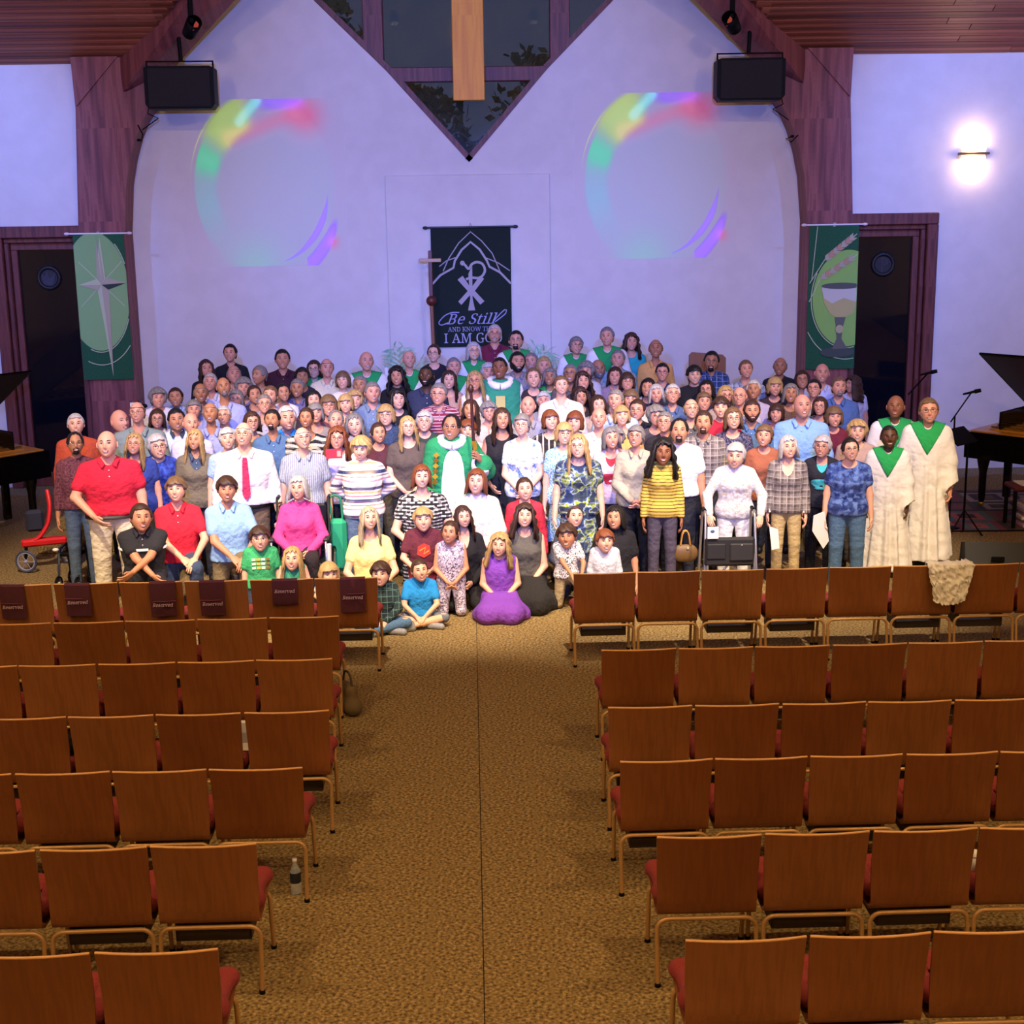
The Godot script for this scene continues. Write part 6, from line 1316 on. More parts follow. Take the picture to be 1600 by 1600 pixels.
func person(p: Array) -> void:
	# x, z, floor, height, body scale, head scale, sex, pose, arms, top, top cloth, bottom cloth, hair, hair colour, skin, flags, width, head turn, head nod, label, extras, head roll, bottom kind, body turn
	var sx: String = p[6]
	var ps: String = p[7] if p[7] != "" else "stand"
	var ar: String = p[8] if p[8] != "" else "down"
	var s: float = p[4]
	var hs: float = p[5]
	var wd: float = p[16]
	var ex: Dictionary = p[20]
	var t := thing("person", p[19], "person", Vector3(p[0], p[2], p[1]), p[23], "people posing for the group picture")
	var bxf := Transform3D(Basis().scaled(Vector3(s * wd, s, s * (0.4 + 0.6 * wd))), Vector3.ZERO)
	var hth: float = (STYLES[p[12]].th if STYLES.has(p[12]) and p[12] != "fringe" else 0.0)
	var hb := Basis.from_euler(Vector3(p[18], p[17], p[21])).scaled(Vector3.ONE * hs) * Basis.from_scale(Vector3(1.08, 1.0, 1.03))
	var hc := Vector3(0, p[3] - (0.120 + hth) * hs, 0.035)
	var hx := Transform3D(hb, hc)
	# body and head in one mesh, with the eyes and mouth as its second surface
	var st := st_new()
	st.append_from(got("skin_%s_%s_%s" % [sx, ps, ar]), 0, bxf)
	st.append_from(HEAD, 0, hx)
	var am := st.commit()
	var fs := st_new()
	fs.append_from(FACE, 0, hx)
	fs.commit(am)
	var b := part("body", am, null, t)
	b.set_surface_override_material(0, skin_mat(p[14]))
	b.set_surface_override_material(1, M.face)
	var ty: float = POSE_Y[ps] - 0.93
	var lift := Transform3D(bxf.basis, bxf * Vector3(0, ty, 0))
	if p[9] == "robe":
		part("robe", got("robe_%s_%s" % [sx, ar]), cloth("choir"), t, bxf)
		part("stole", cache.stole, cloth("#1d9a4e"), t, Transform3D(bxf.basis.scaled(Vector3(0.94, 1.0, 1.0) if sx == "f" else Vector3.ONE), bxf.origin))
	elif p[9] == "chas":
		part("alb", got("robe_%s_%s" % [sx, ar]), cloth("choir"), t, bxf)
		part("cope" if ex.has("cope") else "chasuble", cache.cope if ex.has("cope") else cache.chasuble, cloth(p[10]), t, bxf)
		part("cowl_collar", cache.cowl, cloth("#eeeae4"), t, bxf)
		if ex.has("cope"):
			for k in 6:
				part("gold_emblem", prism(vecs([0, -0.03, 0.032, 0, 0, 0.03, -0.032, 0]), 0.0, 0.012), flat(["#c8a030", "#8a6a1c"][k % 2], 0.4, 0.4), t, bxf * Transform3D(Basis(Vector3.UP, -0.35), Vector3(-0.155 - 0.004 * k, 1.31 - 0.055 * k, 0.155 + 0.005 * k)))
		else:
			part("orphrey", prism(vecs([-0.05, 0.75, 0.05, 0.75, 0.05, 1.30, -0.05, 1.30]), 0.0, 0.01), flat("#c9b96a", 0.6), t, bxf * Transform3D(Basis(), Vector3(0, 0, 0.185)))
	else:
		part("shirt", got("top_%s_%s_%s_%s" % [sx, ps, ar, p[9]]), cloth(p[10]), t, bxf)
		part("skirt" if p[22] == "skirt" else ("shorts" if p[22] == "shorts" else "trousers"), got("bot_%s_%s_%s" % [sx, ps, p[22]]), cloth(p[11]), t, bxf)
		if p[9] in ["shirt", "polo"]:
			part("collar", cache.collar, cloth(ex.get("collar", p[10])), t, Transform3D(lift.basis.scaled(Vector3(0.94, 1, 1)) if sx != "m" else lift.basis, lift.origin))
			for k in 3:
				part("button", ellm(Vector3(0.006, 0.006, 0.004), 6, 4), M.white, t, lift * Transform3D(Basis(), Vector3(0.0, 1.35 - 0.06 * k, 0.102 + 0.014 * k - 0.002 * k * k)))
	if ex.has("vest"):
		part("overshirt", got("top_%s_%s_%s_vneck" % [sx, ps, ar]), cloth(ex.vest), t, Transform3D(bxf.basis.scaled(Vector3(1.06, 1.0, 1.06)), bxf.origin))
	if ex.has("tie"):
		part("tie", prism(vecs([-0.016, 1.395, 0.016, 1.395, 0.022, 1.36, 0.034, 1.02, 0.0, 0.96, -0.034, 1.02, -0.022, 1.36]), 0.0, 0.012), cloth("#c8305a"), t, bxf * Transform3D(Basis(Vector3.RIGHT, 0.02), Vector3(0.0, 0.0, 0.118)))
		part("belt", torus_flat(0.205, 0.136, 0.016), M.black, t, bxf * Transform3D(Basis(), Vector3(0, 0.885, 0)))
	if ex.has("belt"):
		part("belt", torus_flat(0.205, 0.136, 0.018), flat("#2c1c12", 0.5), t, bxf * Transform3D(Basis(), Vector3(0, 0.885, 0)))
	if ex.has("band"):
		part("chest_stripe", torus_flat(0.226, 0.152, 0.012), cloth("#dcdcdc"), t, lift * Transform3D(Basis(), Vector3(0, 1.245, 0)))
	if ex.has("tprint"):
		for k in 12:
			part("print", boxm(Vector3(-0.024, -0.016, 0), Vector3(0.024, 0.016, 0.004)), flat(["#d8e8c0", "#e0c050", "#c8e0d0", "#8a6a30"][(k * 5) % 4], 0.8), t, lift * Transform3D(Basis(), Vector3((k % 4 - 1.5) * 0.058, 1.29 - 0.055 * (k / 4), 0.126)))
	if ex.has("redprint"):
		part("print", prism(vecs([-0.08, -0.05, 0.0, -0.09, 0.08, -0.04, 0.07, 0.06, 0.0, 0.09, -0.07, 0.05]), 0, 0.006), flat("#b8382c", 0.8), t, lift * Transform3D(Basis(), Vector3(0, 1.19, 0.122)))
		part("print", ribbon([Vector2(-0.05, 0.0), Vector2(0.02, 0.04), Vector2(0.0, -0.04), Vector2(0.06, 0.0)], 0.018, 0, 0.008), flat("#d8903c", 0.8), t, lift * Transform3D(Basis(), Vector3(0, 1.19, 0.124)))
	if ex.has("inner"):
		part("undershirt", got("top_%s_%s_%s_sleeveless" % [sx, ps, ar]), cloth(ex.inner), t, Transform3D(bxf.basis.scaled(Vector3(0.97, 0.985, 0.98)), bxf.origin))
	# shoes
	if ps in ["stand", "chair", "oneknee", "cross"]:
		var J := joints(sx, ps, ar)
		for k in ["l", "r"]:
			var a: Vector3 = J["ank" + k]
			if ps == "oneknee" and k == "r": continue
			var r := Basis()
			var off := Vector3(0, -a.y, 0.0)
			if ps == "cross":
				r = Basis(Vector3.UP, (-1.0 if k == "l" else 1.0) * 1.2)
				off = Vector3((-0.05 if k == "l" else 0.05), -a.y, 0.02)
			part("shoe", SHOE, flat("#1a1614" if ps != "cross" else "#8a8c94", 0.5), t, Transform3D(r.scaled(Vector3.ONE * s), bxf * (a + off)))
	if p[12] != "bald":
		part("hair", cache["hair_" + p[12]], hair_mat(p[13]), t, hx)
	for c in [["b", "beard"], ["o", "goatee"], ["u", "moust"]]:
		if c[0] in p[15]:
			part("beard" if c[1] != "moust" else "moustache", cache[c[1]], hair_mat("gy" if p[13] in ["wh", "gy", "lb"] else p[13]), t, hx)
	if "g" in p[15]: part("glasses", cache.glasses, M.frames, t, hx)
	elif "t" in p[15]: part("glasses", cache.glasses, M.wire, t, hx)
func torus_flat(rx: float, rz: float, h: float) -> ArrayMesh:
	var st := st_new()
	st.set_smooth_group(1)
	var n := 28
	for k in n:
		var a := TAU * k / n
		var b := TAU * (k + 1) / n
		var p := Vector3(cos(a) * rx, -h, sin(a) * rz)
		var q := Vector3(cos(b) * rx, -h, sin(b) * rz)
		var u := Vector3(0, h * 2, 0)
		quad(st, p, q, q + u, p + u)
		quad(st, p * 0.94, p * 0.94 + u, q * 0.94 + u, q * 0.94)
		quad(st, p + u, q + u, q * 0.94 + u, p * 0.94 + u)
	return done(st)
# ---------------------------------------------------------------- people
func head_pt(ph: float, th: float) -> Vector3:
	var sx := sin(th) * sin(ph)
	var sz := sin(th) * cos(ph)
	var y := 0.120 * cos(th)
	var t := clampf(-y / 0.12, 0.0, 1.0)
	var x := 0.080 * sx * (1.0 - 0.27 * pow(t, 1.8))
	var z := 0.096 * sz
	if z < 0.0:
		z *= 1.06 * (1.0 - 0.45 * pow(t, 1.2))
	else:
		z *= 1.0 - 0.10 * t * t
	z += 0.040 * t * t
	if sz > 0.1:
		var w := smoothstep(0.1, 0.4, sz)
		var nose := exp(-pow(x / 0.0105, 2.0)) * smoothstep(0.030, -0.026, y) * (1.0 - smoothstep(-0.030, -0.043, y)) * 0.024
		nose += exp(-(pow((absf(x) - 0.011) / 0.007, 2.0) + pow((y + 0.032) / 0.008, 2.0))) * 0.008
		var eye := -exp(-(pow((absf(x) - 0.031) / 0.016, 2.0) + pow((y - 0.008) / 0.012, 2.0))) * 0.009
		var brow := exp(-(pow((absf(x) - 0.028) / 0.024, 2.0) + pow((y - 0.030) / 0.009, 2.0))) * 0.005
		var chk := exp(-(pow((absf(x) - 0.038) / 0.018, 2.0) + pow((y + 0.028) / 0.018, 2.0))) * 0.007
		var lip := exp(-(pow(x / 0.020, 2.0) + pow((y + 0.064) / 0.012, 2.0))) * 0.005
		var chin := exp(-(pow(x / 0.022, 2.0) + pow((y + 0.100) / 0.014, 2.0))) * 0.007
		z += (nose + eye + brow + chk + lip + chin) * w
	return Vector3(x, y, z)
func head_phi(i: int, n: int) -> float:
	var s := 2.0 * i / n - 1.0
	return PI * signf(s) * pow(absf(s), 1.45)
func head_build() -> void:
	var n := 44
	var m := 38
	var st := st_new()
	st.set_smooth_group(1)
	for j in m:
		for i in n:
			var t0 := PI * j / m
			var t1 := PI * (j + 1) / m
			var f0 := head_phi(i, n)
			var f1 := head_phi(i + 1, n)
			quad(st, head_pt(f0, t0), head_pt(f1, t0), head_pt(f1, t1), head_pt(f0, t1))
	for s in [-1.0, 1.0]:
		ell(st, Vector3.ZERO, Vector3(0.008, 0.030, 0.018), 10, 8, Transform3D(Basis(Vector3.UP, s * 0.35), Vector3(s * 0.081, -0.006, -0.008)))
	st.generate_normals()
	st.index()
	HEAD = st.commit()
	# eyes, brows, lips and teeth
	var d := st_new()
	for s in [-1.0, 1.0]:
		var e := face(s * 0.031, 0.008)
		d.set_color(Color(0.72, 0.68, 0.64))
		ell(d, e + Vector3(0, 0, -0.0030), Vector3(0.0145, 0.0060, 0.0068), 10, 6)
		d.set_color(Color(0.03, 0.02, 0.015))
		ell(d, e + Vector3(0, 0, -0.0012), Vector3(0.0074, 0.0062, 0.0068), 8, 6)
		d.set_color(Color(0.06, 0.035, 0.025))
		var br := []
		var la := []
		for k in 6:
			var u := k / 5.0
			br.append(face(s * (0.014 + 0.034 * u), 0.029 + 0.006 * sin(u * PI * 0.9)) + Vector3(0, 0, 0.001))
			la.append(face(s * (0.017 + 0.029 * u), 0.0105 + 0.0045 * sin(u * PI)) + Vector3(0, 0, 0.0035))
		tube(d, br, [0.0014, 0.0036, 0.0040, 0.0036, 0.0026, 0.001], 6)
		tube(d, la, [0.0012, 0.0024, 0.0028, 0.0028, 0.0024, 0.0012], 5)
	var up := []
	var lo := []
	for k in 9:
		var u := k / 4.0 - 1.0
		up.append(face(u * 0.028, -0.0610 + 0.008 * u * u) + Vector3(0, 0, 0.001))
		lo.append(face(u * 0.028, -0.0715 + 0.0185 * u * u) + Vector3(0, 0, 0.001))
	d.set_color(Color(0.34, 0.09, 0.08))
	tube(d, up, [0.001, 0.0022, 0.003, 0.0034, 0.003, 0.0034, 0.003, 0.0022, 0.001], 6)
	tube(d, lo, [0.001, 0.0024, 0.0036, 0.0042, 0.0045, 0.0042, 0.0036, 0.0024, 0.001], 6)
	d.set_color(Color(0.80, 0.76, 0.70))
	ell(d, face(0, -0.0655) + Vector3(0, 0, -0.0008), Vector3(0.0175, 0.0042, 0.0045), 12, 6)
	FACE = done(d)
func face(x: float, y: float) -> Vector3:
	# the point of the face surface in front of (x, y)
	var th := acos(clampf(y / 0.120, -1.0, 1.0))
	var lo := 0.0
	var hi := 1.5
	for k in 18:
		var md := (lo + hi) * 0.5
		if head_pt(md, th).x < absf(x): lo = md
		else: hi = md
	var p := head_pt(lo, th)
	return Vector3(x, y, p.z)
const STYLES := {
	"short": {"th": 0.011, "front": 0.078, "side": -0.002, "back": -0.075, "open": 0.95},
	"rece": {"th": 0.009, "front": 0.104, "side": -0.002, "back": -0.075, "open": 0.75},
	"buzz": {"th": 0.004, "front": 0.080, "side": 0.012, "back": -0.06, "open": 0.95},
	"fringe": {"th": 0.008, "front": 0.062, "side": -0.012, "back": -0.078, "open": 1.15, "top": 0.066},
	"boy": {"th": 0.022, "front": 0.056, "side": -0.002, "back": -0.080, "open": 0.95, "wave": 0.006, "curl": 6.0},
	"bob": {"th": 0.019, "front": 0.082, "side": -0.118, "back": -0.118, "open": 0.86, "flare": 0.25, "part": 1},
	"bangs": {"th": 0.021, "front": 0.050, "side": -0.085, "back": -0.10, "open": 0.92, "wave": 0.003},
	"long": {"th": 0.018, "front": 0.082, "side": -0.290, "back": -0.31, "open": 0.82, "flare": 0.35, "wave": 0.005, "part": 1},
	"wavy": {"th": 0.026, "front": 0.080, "side": -0.240, "back": -0.25, "open": 0.82, "flare": 0.7, "wave": 0.010, "part": 1},
	"perm": {"th": 0.030, "front": 0.066, "side": -0.050, "back": -0.09, "open": 0.92, "wave": 0.008, "curl": 11.0},
	"pixie": {"th": 0.018, "front": 0.066, "side": -0.024, "back": -0.085, "open": 0.92, "wave": 0.004},
	"pull": {"th": 0.009, "front": 0.082, "side": -0.015, "back": -0.06, "open": 0.85, "bun": 1},
}
func hair_build(key: String) -> ArrayMesh:
	var q: Dictionary = STYLES[key]
	var st := st_new()
	st.set_smooth_group(1)
	var nf := 52
	var nv := 16
	var noise := FastNoiseLite.new()
	noise.seed = key.hash() % 1000
	noise.frequency = 6.0
	var grid := []
	for i in nf + 1:
		var ph := TAU * i / nf
		var a := absf(wrapf(ph, -PI, PI))
		var op: float = q.open
		var yb := lerpf(q.front + 0.004 * sin(ph * 5.0 + 1.0) + 0.003 * sin(ph * 11.0), q.side, smoothstep(op - 0.10, op + 0.14, a))
		yb = lerpf(yb, q.back, smoothstep(1.75, 2.4, a))
		if q.side < -0.1:
			yb += 0.018 * noise.get_noise_1d(cos(ph) * 2.0 + sin(ph) * 3.0) + 0.008 * sin(ph * 13.0)
		var col := []
		var top: float = q.get("top", 1.0)
		for j in nv + 1:
			var v := j / float(nv)
			var th0: float = q.th
			var ry: float = 0.120 + th0
			var y0 := ry if top > 0.5 else top
			var y := lerpf(y0, yb, v * v * (1.4 - 0.4 * v)) if top > 0.5 else lerpf(y0, yb, v)
			var e := sqrt(maxf(0.0, 1.0 - pow(y / ry, 2.0))) if y > 0.0 else 1.0
			var w: float = q.get("wave", 0.0015)
			var cu: float = q.get("curl", 3.0)
			var t := th0 + w * (sin(ph * cu + y * 70.0) + 1.2 * noise.get_noise_3d(cos(ph) * 0.3, y * 4.0, sin(ph) * 0.3))
			if y < 0.0:
				t += q.get("flare", 0.0) * minf(-y, 0.15) * 0.35
				# short hair hugs the nape
				if q.side > -0.06 and a > 1.2:
					t -= 0.05 * smoothstep(0.0, 0.08, -y) * smoothstep(1.2, 2.2, a) * 0.6
				if q.side > -0.06:
					t = lerpf(t, 0.004, smoothstep(0.6, 1.0, v) * 0.7)
			if top < 0.5:
				t = lerpf(-0.006, t, smoothstep(0.0, 0.35, v))
			var zr := 0.097 if a < PI / 2 else 0.106
			var p := Vector3((0.080 + t) * e * sin(ph), y, (zr + t) * e * cos(ph))
			if q.side < -0.1 and y < -0.05:
				p.z -= 0.20 * minf(-0.05 - y, 0.10) * clampf(cos(ph) + 0.6, 0.0, 1.0) 
			if q.has("part"):
				p.y -= 0.010 * exp(-pow((p.x - 0.012) / 0.008, 2.0)) * (1.0 - v) * smoothstep(0.06, 0.2, v) * float(p.z > -0.04)
			if a < op and v > 0.7 and q.front < 0.06:
				p.z += 0.004
			col.append(p)
		var l: Vector3 = col[nv]
		col.append(Vector3(l.x * 0.80, l.y + 0.006, l.z * 0.80))
		if q.side < -0.1:
			col.append(Vector3(l.x * 0.74, minf(l.y + 0.16, 0.03), l.z * 0.74))
		grid.append(col)
	for i in nf:
		for j in grid[0].size() - 1:
			quad(st, grid[i][j], grid[i + 1][j], grid[i + 1][j + 1], grid[i][j + 1])
	if q.has("bun"):
		ell(st, Vector3(0, -0.010, -0.128), Vector3(0.034, 0.032, 0.028), 12, 8)
	return done(st)
func beard_build(kind: String) -> ArrayMesh:
	var st := st_new()
	st.set_smooth_group(1)
	var n := 60
	var m := 60
	for j in m:
		for i in n:
			var q: Array[Vector3] = []
			var ok := true
			for k in [[0, 0], [1, 0], [1, 1], [0, 1]]:
				var th: float = PI * (0.5 + 0.5 * (j + k[1]) / m)
				var ph: float = lerpf(-1.75, 1.75, (i + k[0]) / float(n))
				var p := head_pt(ph, th)
				var x := absf(p.x)
				var mo := pow(x / 0.024, 2.0) + pow((p.y + 0.064) / 0.0085, 2.0) < 1.0
				var inside := false
				if kind == "beard":
					inside = p.y < -0.046 - 0.0 * x + maxf(0.0, x - 0.03) * 1.3 and p.y > -0.118 and not mo
				elif kind == "goatee":
					inside = x < 0.030 and p.y < -0.045 and p.y > -0.116 and not mo and not (x < 0.008 and p.y > -0.05)
				else:
					inside = x < 0.030 and p.y < -0.043 - x * 0.25 and p.y > -0.058 - x * 0.25
				if not inside: ok = false
				q.append(p * 1.0 + Vector3(p.x * 0.04, -0.001, 0.0042))
			if ok: quad(st, q[0], q[1], q[2], q[3])
	return done(st)
func glasses_build() -> ArrayMesh:
	var st := st_new()
	for s in [-1.0, 1.0]:
		var pts := []
		for k in 15:
			var a := TAU * k / 14.0
			pts.append(Vector3(s * 0.032 + 0.0235 * signf(cos(a)) * pow(absf(cos(a)), 0.7), 0.006 + 0.0165 * signf(sin(a)) * pow(absf(sin(a)), 0.7), 0.101))
		tube(st, pts, 0.0019, 5)
		tube(st, [Vector3(s * 0.055, 0.014, 0.100), Vector3(s * 0.076, 0.014, 0.080), Vector3(s * 0.082, 0.010, 0.0), Vector3(s * 0.078, 0.0, -0.012)], 0.0018, 5)
	tube(st, [Vector3(-0.010, 0.010, 0.101), Vector3(0, 0.012, 0.105), Vector3(0.010, 0.010, 0.101)], 0.0017, 5)
	return done(st)
func hand_build(m: float) -> ArrayMesh:
	# wrist at the origin, fingers towards -y, palm facing the +x side, thumb towards m * z
	var f := Fld.new(Vector3(-0.05, -0.21, -0.085), Vector3(0.06, 0.05, 0.085), 0.0055)
	f.cap(Vector3(0, 0.02, 0), Vector3(0, -0.02, 0), 0.027, 0.026, 0.01, 0.75, 1.0)
	f.cap(Vector3(0, -0.035, m * 0.018), Vector3(0.004, -0.085, m * 0.026), 0.022, 0.014, 0.012, 0.7, 1.0)
	f.cap(Vector3(0, -0.035, m * -0.014), Vector3(0.004, -0.080, m * -0.026), 0.022, 0.014, 0.012, 0.7, 1.0)
	f.cap(Vector3(0, -0.05, 0), Vector3(0.003, -0.085, 0), 0.022, 0.016, 0.012, 0.7, 1.0)
	var ln := [0.068, 0.078, 0.072, 0.056]
	for k in 4:
		var z: float = m * (0.030 - 0.0195 * k)
		var a := Vector3(0.004, -0.088 + 0.004 * absf(k - 1.2), z)
		var b := a + Vector3(0.008, -ln[k] * 0.42, z * 0.06)
		var c := b + Vector3(0.018, -ln[k] * 0.33, 0)
		var d := c + Vector3(0.018, -ln[k] * 0.16, 0)
		f.cap(a, b, 0.0092, 0.0086, 0.004)
		f.cap(b, c, 0.0086, 0.0078, 0.004)
		f.cap(c, d, 0.0078, 0.0068, 0.004)
	f.cap(Vector3(0.006, -0.025, m * 0.022), Vector3(0.016, -0.055, m * 0.047), 0.0135, 0.011, 0.008)
	f.cap(Vector3(0.016, -0.055, m * 0.047), Vector3(0.022, -0.085, m * 0.050), 0.0105, 0.0085, 0.004)
	return f.mesh()
func shoe_build() -> ArrayMesh:
	var f := Fld.new(Vector3(-0.07, -0.02, -0.10), Vector3(0.07, 0.14, 0.24), 0.009)
	f.cap(Vector3(0, 0.045, -0.035), Vector3(0.0, 0.038, 0.13), 0.046, 0.046, 0.03, 0.95, 1.0)
	f.cap(Vector3(0, 0.05, -0.03), Vector3(0, 0.10, -0.02), 0.045, 0.042, 0.03)
	f.cut(Vector3(0, -1, 0), 0.0)
	return f.mesh()
const POSE_Y := {"stand": 0.93, "kneel": 0.48, "sitheel": 0.24, "oneknee": 0.50, "cross": 0.11, "chair": 0.51}
func limb(a: Vector3, t: Vector3, l1: float, l2: float, pole: Vector3) -> Array:
	# elbow for a two-bone arm
	var d := t - a
	var l := minf(d.length(), (l1 + l2) * 0.995)
	var dir := d.normalized()
	var x := (l1 * l1 - l2 * l2 + l * l) / (2.0 * l)
	var h := sqrt(maxf(0.0, l1 * l1 - x * x))
	var pp := (pole - dir * pole.dot(dir)).normalized()
	return [a + dir * x + pp * h, a + dir * l]
func joints(sex: String, pose: String, arms: String) -> Dictionary:
	var py: float = POSE_Y[pose]
	var T := Vector3(0, py - 0.93, 0)
	var fw: float = {"f": 0.90, "c": 0.92, "m": 1.0}[sex]
	var J := {"T": T, "fw": fw, "py": py}
	for s in [-1, 1]:
		var k := "r" if s < 0 else "l"
		var sf := float(s)
		var hip := Vector3(sf * 0.088, py - 0.02, 0)
		var knee := Vector3(sf * 0.10, 0.49, 0.02)
		var ank := Vector3(sf * 0.105, 0.085, -0.01)
		match pose:
			"kneel":
				knee = Vector3(sf * 0.12, 0.075, 0.08); ank = Vector3(sf * 0.12, 0.05, -0.33)
			"sitheel":
				knee = Vector3(sf * 0.14, 0.10, 0.38); ank = Vector3(sf * 0.12, 0.05, -0.02)
			"oneknee":
				if s < 0:
					knee = Vector3(-0.13, 0.075, 0.04); ank = Vector3(-0.12, 0.05, -0.36)
				else:
					knee = Vector3(0.15, 0.47, 0.37); ank = Vector3(0.15, 0.085, 0.30)
			"cross":
				knee = Vector3(sf * 0.30, 0.13, 0.22); ank = Vector3(-sf * 0.09, 0.075, 0.31 + 0.04 * s)
			"chair":
				knee = Vector3(sf * 0.11, 0.50, 0.42); ank = Vector3(sf * 0.11, 0.085, 0.42)
		var sh := Vector3(sf * 0.172 * fw, 1.352, -0.01) + T
		var hand := Vector3(sf * 0.25 * fw, 0.80, 0.06) + T
		var pole := Vector3(sf * 0.5, -0.2, -1)
		match arms:
			"clasp": hand = Vector3(sf * 0.045, 0.93, 0.19) + T; pole = Vector3(sf, -0.3, -0.6)
			"lap": hand = Vector3(sf * 0.085, 0.97, 0.24) + T; pole = Vector3(sf, -0.5, -0.4)
			"back": hand = Vector3(sf * 0.07, 0.95, -0.17) + T; pole = Vector3(sf, 0, -0.2)
			"walker": hand = Vector3(sf * 0.26, 0.92, 0.24) + T; pole = Vector3(sf, -0.3, -0.8)
			"front":
				if s < 0: hand = Vector3(-0.13, 0.93, 0.22) + T; pole = Vector3(-1, 0, -0.6)
			"staff":
				if s > 0: hand = Vector3(0.27, 1.27, 0.26) + T; pole = Vector3(0.6, -1, 0)
			"knee":
				if s > 0: hand = Vector3(0.15, 0.56, 0.34)
				else: hand = Vector3(0.02, 0.56, 0.30)
				pole = Vector3(sf, -0.4, -0.4)
			"knee2": hand = Vector3(0.15 + sf * 0.06, 0.55, 0.36); pole = Vector3(sf, -0.4, -0.2)
			"cross": hand = Vector3(-sf * 0.10, 0.60 + 0.04 * s, 0.36); pole = Vector3(sf, -0.5, -0.1)
		if pose == "cross" and arms != "down":
			hand = Vector3(sf * 0.05, 0.17, 0.30); pole = Vector3(sf, -0.2, -0.3)
		var e := limb(sh, hand, 0.285, 0.26, pole)
		J["hip" + k] = hip; J["knee" + k] = knee; J["ank" + k] = ank
		J["sh" + k] = sh; J["el" + k] = e[0]; J["ha" + k] = e[1]
	return J
func torso(f: Fld, J: Dictionary, sex: String, d: float, bust := false) -> void:
	var T: Vector3 = J.T
	var w: float = J.fw
	f.cap(T + Vector3(-0.115 * w, 1.345, -0.01), T + Vector3(0.115 * w, 1.345, -0.01), 0.056 + d, 0.056 + d, 0.05, 1.0, 1.0)
	for s in [-1, 1]:
		f.cap(T + Vector3(s * 0.025, 1.425, -0.020), T + Vector3(s * 0.150 * w, 1.362, -0.012), 0.036 + d, 0.044 + d, 0.04)
	f.cap(T + Vector3(-0.075 * w, 1.25, 0), T + Vector3(0.075 * w, 1.25, 0), 0.120 * w + d, 0.120 * w + d, 0.06, 1.0, 0.88)
	f.cap(T + Vector3(-0.06 * w, 1.165, 0.012), T + Vector3(0.06 * w, 1.165, 0.012), 0.112 * w + d, 0.112 * w + d, 0.07, 1.0, 0.92)
	f.cap(T + Vector3(-0.055 * w, 1.08, 0.005), T + Vector3(0.055 * w, 1.08, 0.005), 0.112 * w + d, 0.112 * w + d, 0.06, 1.0, 0.9)
	f.cap(T + Vector3(-0.07, 0.95, 0), T + Vector3(0.07, 0.95, 0), 0.112 + d, 0.112 + d, 0.06, 1.0, 0.95)
	f.cap(T + Vector3(0, 1.40, -0.015), T + Vector3(0, 1.42, -0.01), 0.058 + d * 0.6, 0.050 + d * 0.3, 0.05)
	if bust:
		for s in [-1, 1]:
			f.cap(T + Vector3(s * 0.065, 1.235, 0.085), T + Vector3(s * 0.06, 1.22, 0.09), 0.052 + d, 0.050 + d, 0.05)
func bounds(J: Dictionary, pad: float) -> Array:
	var lo := Vector3(-0.25, 0, -0.15)
	var hi := Vector3(0.25, 1.46 + J.T.y, 0.15)
	for k in J:
		if J[k] is Vector3 and k != "T":
			lo = lo.min(J[k]); hi = hi.max(J[k])
	return [lo - Vector3.ONE * pad, hi + Vector3.ONE * pad]
func make_skin(sex: String, pose: String, arms: String, legs: bool, cell: float) -> ArrayMesh:
	var J := joints(sex, pose, arms)
	var b := bounds(J, 0.08)
	b[1].y += 0.08
	var f := Fld.new(b[0], b[1], cell)
	torso(f, J, sex, -0.006, sex == "f")
	var T: Vector3 = J.T
	f.cap(T + Vector3(0, 1.40, -0.012), T + Vector3(0, 1.53, 0.012), 0.052 * J.fw, 0.047 * J.fw, 0.025)
	for k in ["l", "r"]:
		f.cap(J["sh" + k], J["el" + k], 0.050 * J.fw, 0.040 * J.fw, 0.03)
		f.cap(J["el" + k], J["ha" + k], 0.040 * J.fw, 0.026 * J.fw, 0.015)
		if legs:
			f.cap(J["hip" + k], J["knee" + k], 0.078, 0.054, 0.04)
			f.cap(J["knee" + k], J["knee" + k].lerp(J["ank" + k], 0.35), 0.052, 0.054, 0.02)
			f.cap(J["knee" + k].lerp(J["ank" + k], 0.35), J["ank" + k], 0.054, 0.034, 0.02)
	var st := st_new()
	f.surface(st)
	st.index()
	# hands: fingers continue the forearm
	for k in ["l", "r"]:
		var dir: Vector3 = (J["ha" + k] - J["el" + k]).normalized()
		var s := 1.0 if k == "l" else -1.0
		var inw := Vector3(-s, 0, 0)
		if absf(dir.x) > 0.8: inw = Vector3(0, 0, -1)
		if arms in ["knee", "knee2", "walker", "staff"] or pose == "cross": inw = Vector3(-s * 0.4, -1, 0) if arms != "staff" else Vector3(-1, 0, -0.3)
		var px := (inw - dir * inw.dot(dir)).normalized()
		var bs := Basis(px, -dir, px.cross(-dir))
		st.append_from(HAND if k == "r" else HAND_L, 0, Transform3D(bs.scaled(Vector3.ONE * (0.92 if sex != "m" else 1.0)), J["ha" + k]))
	return st.commit()
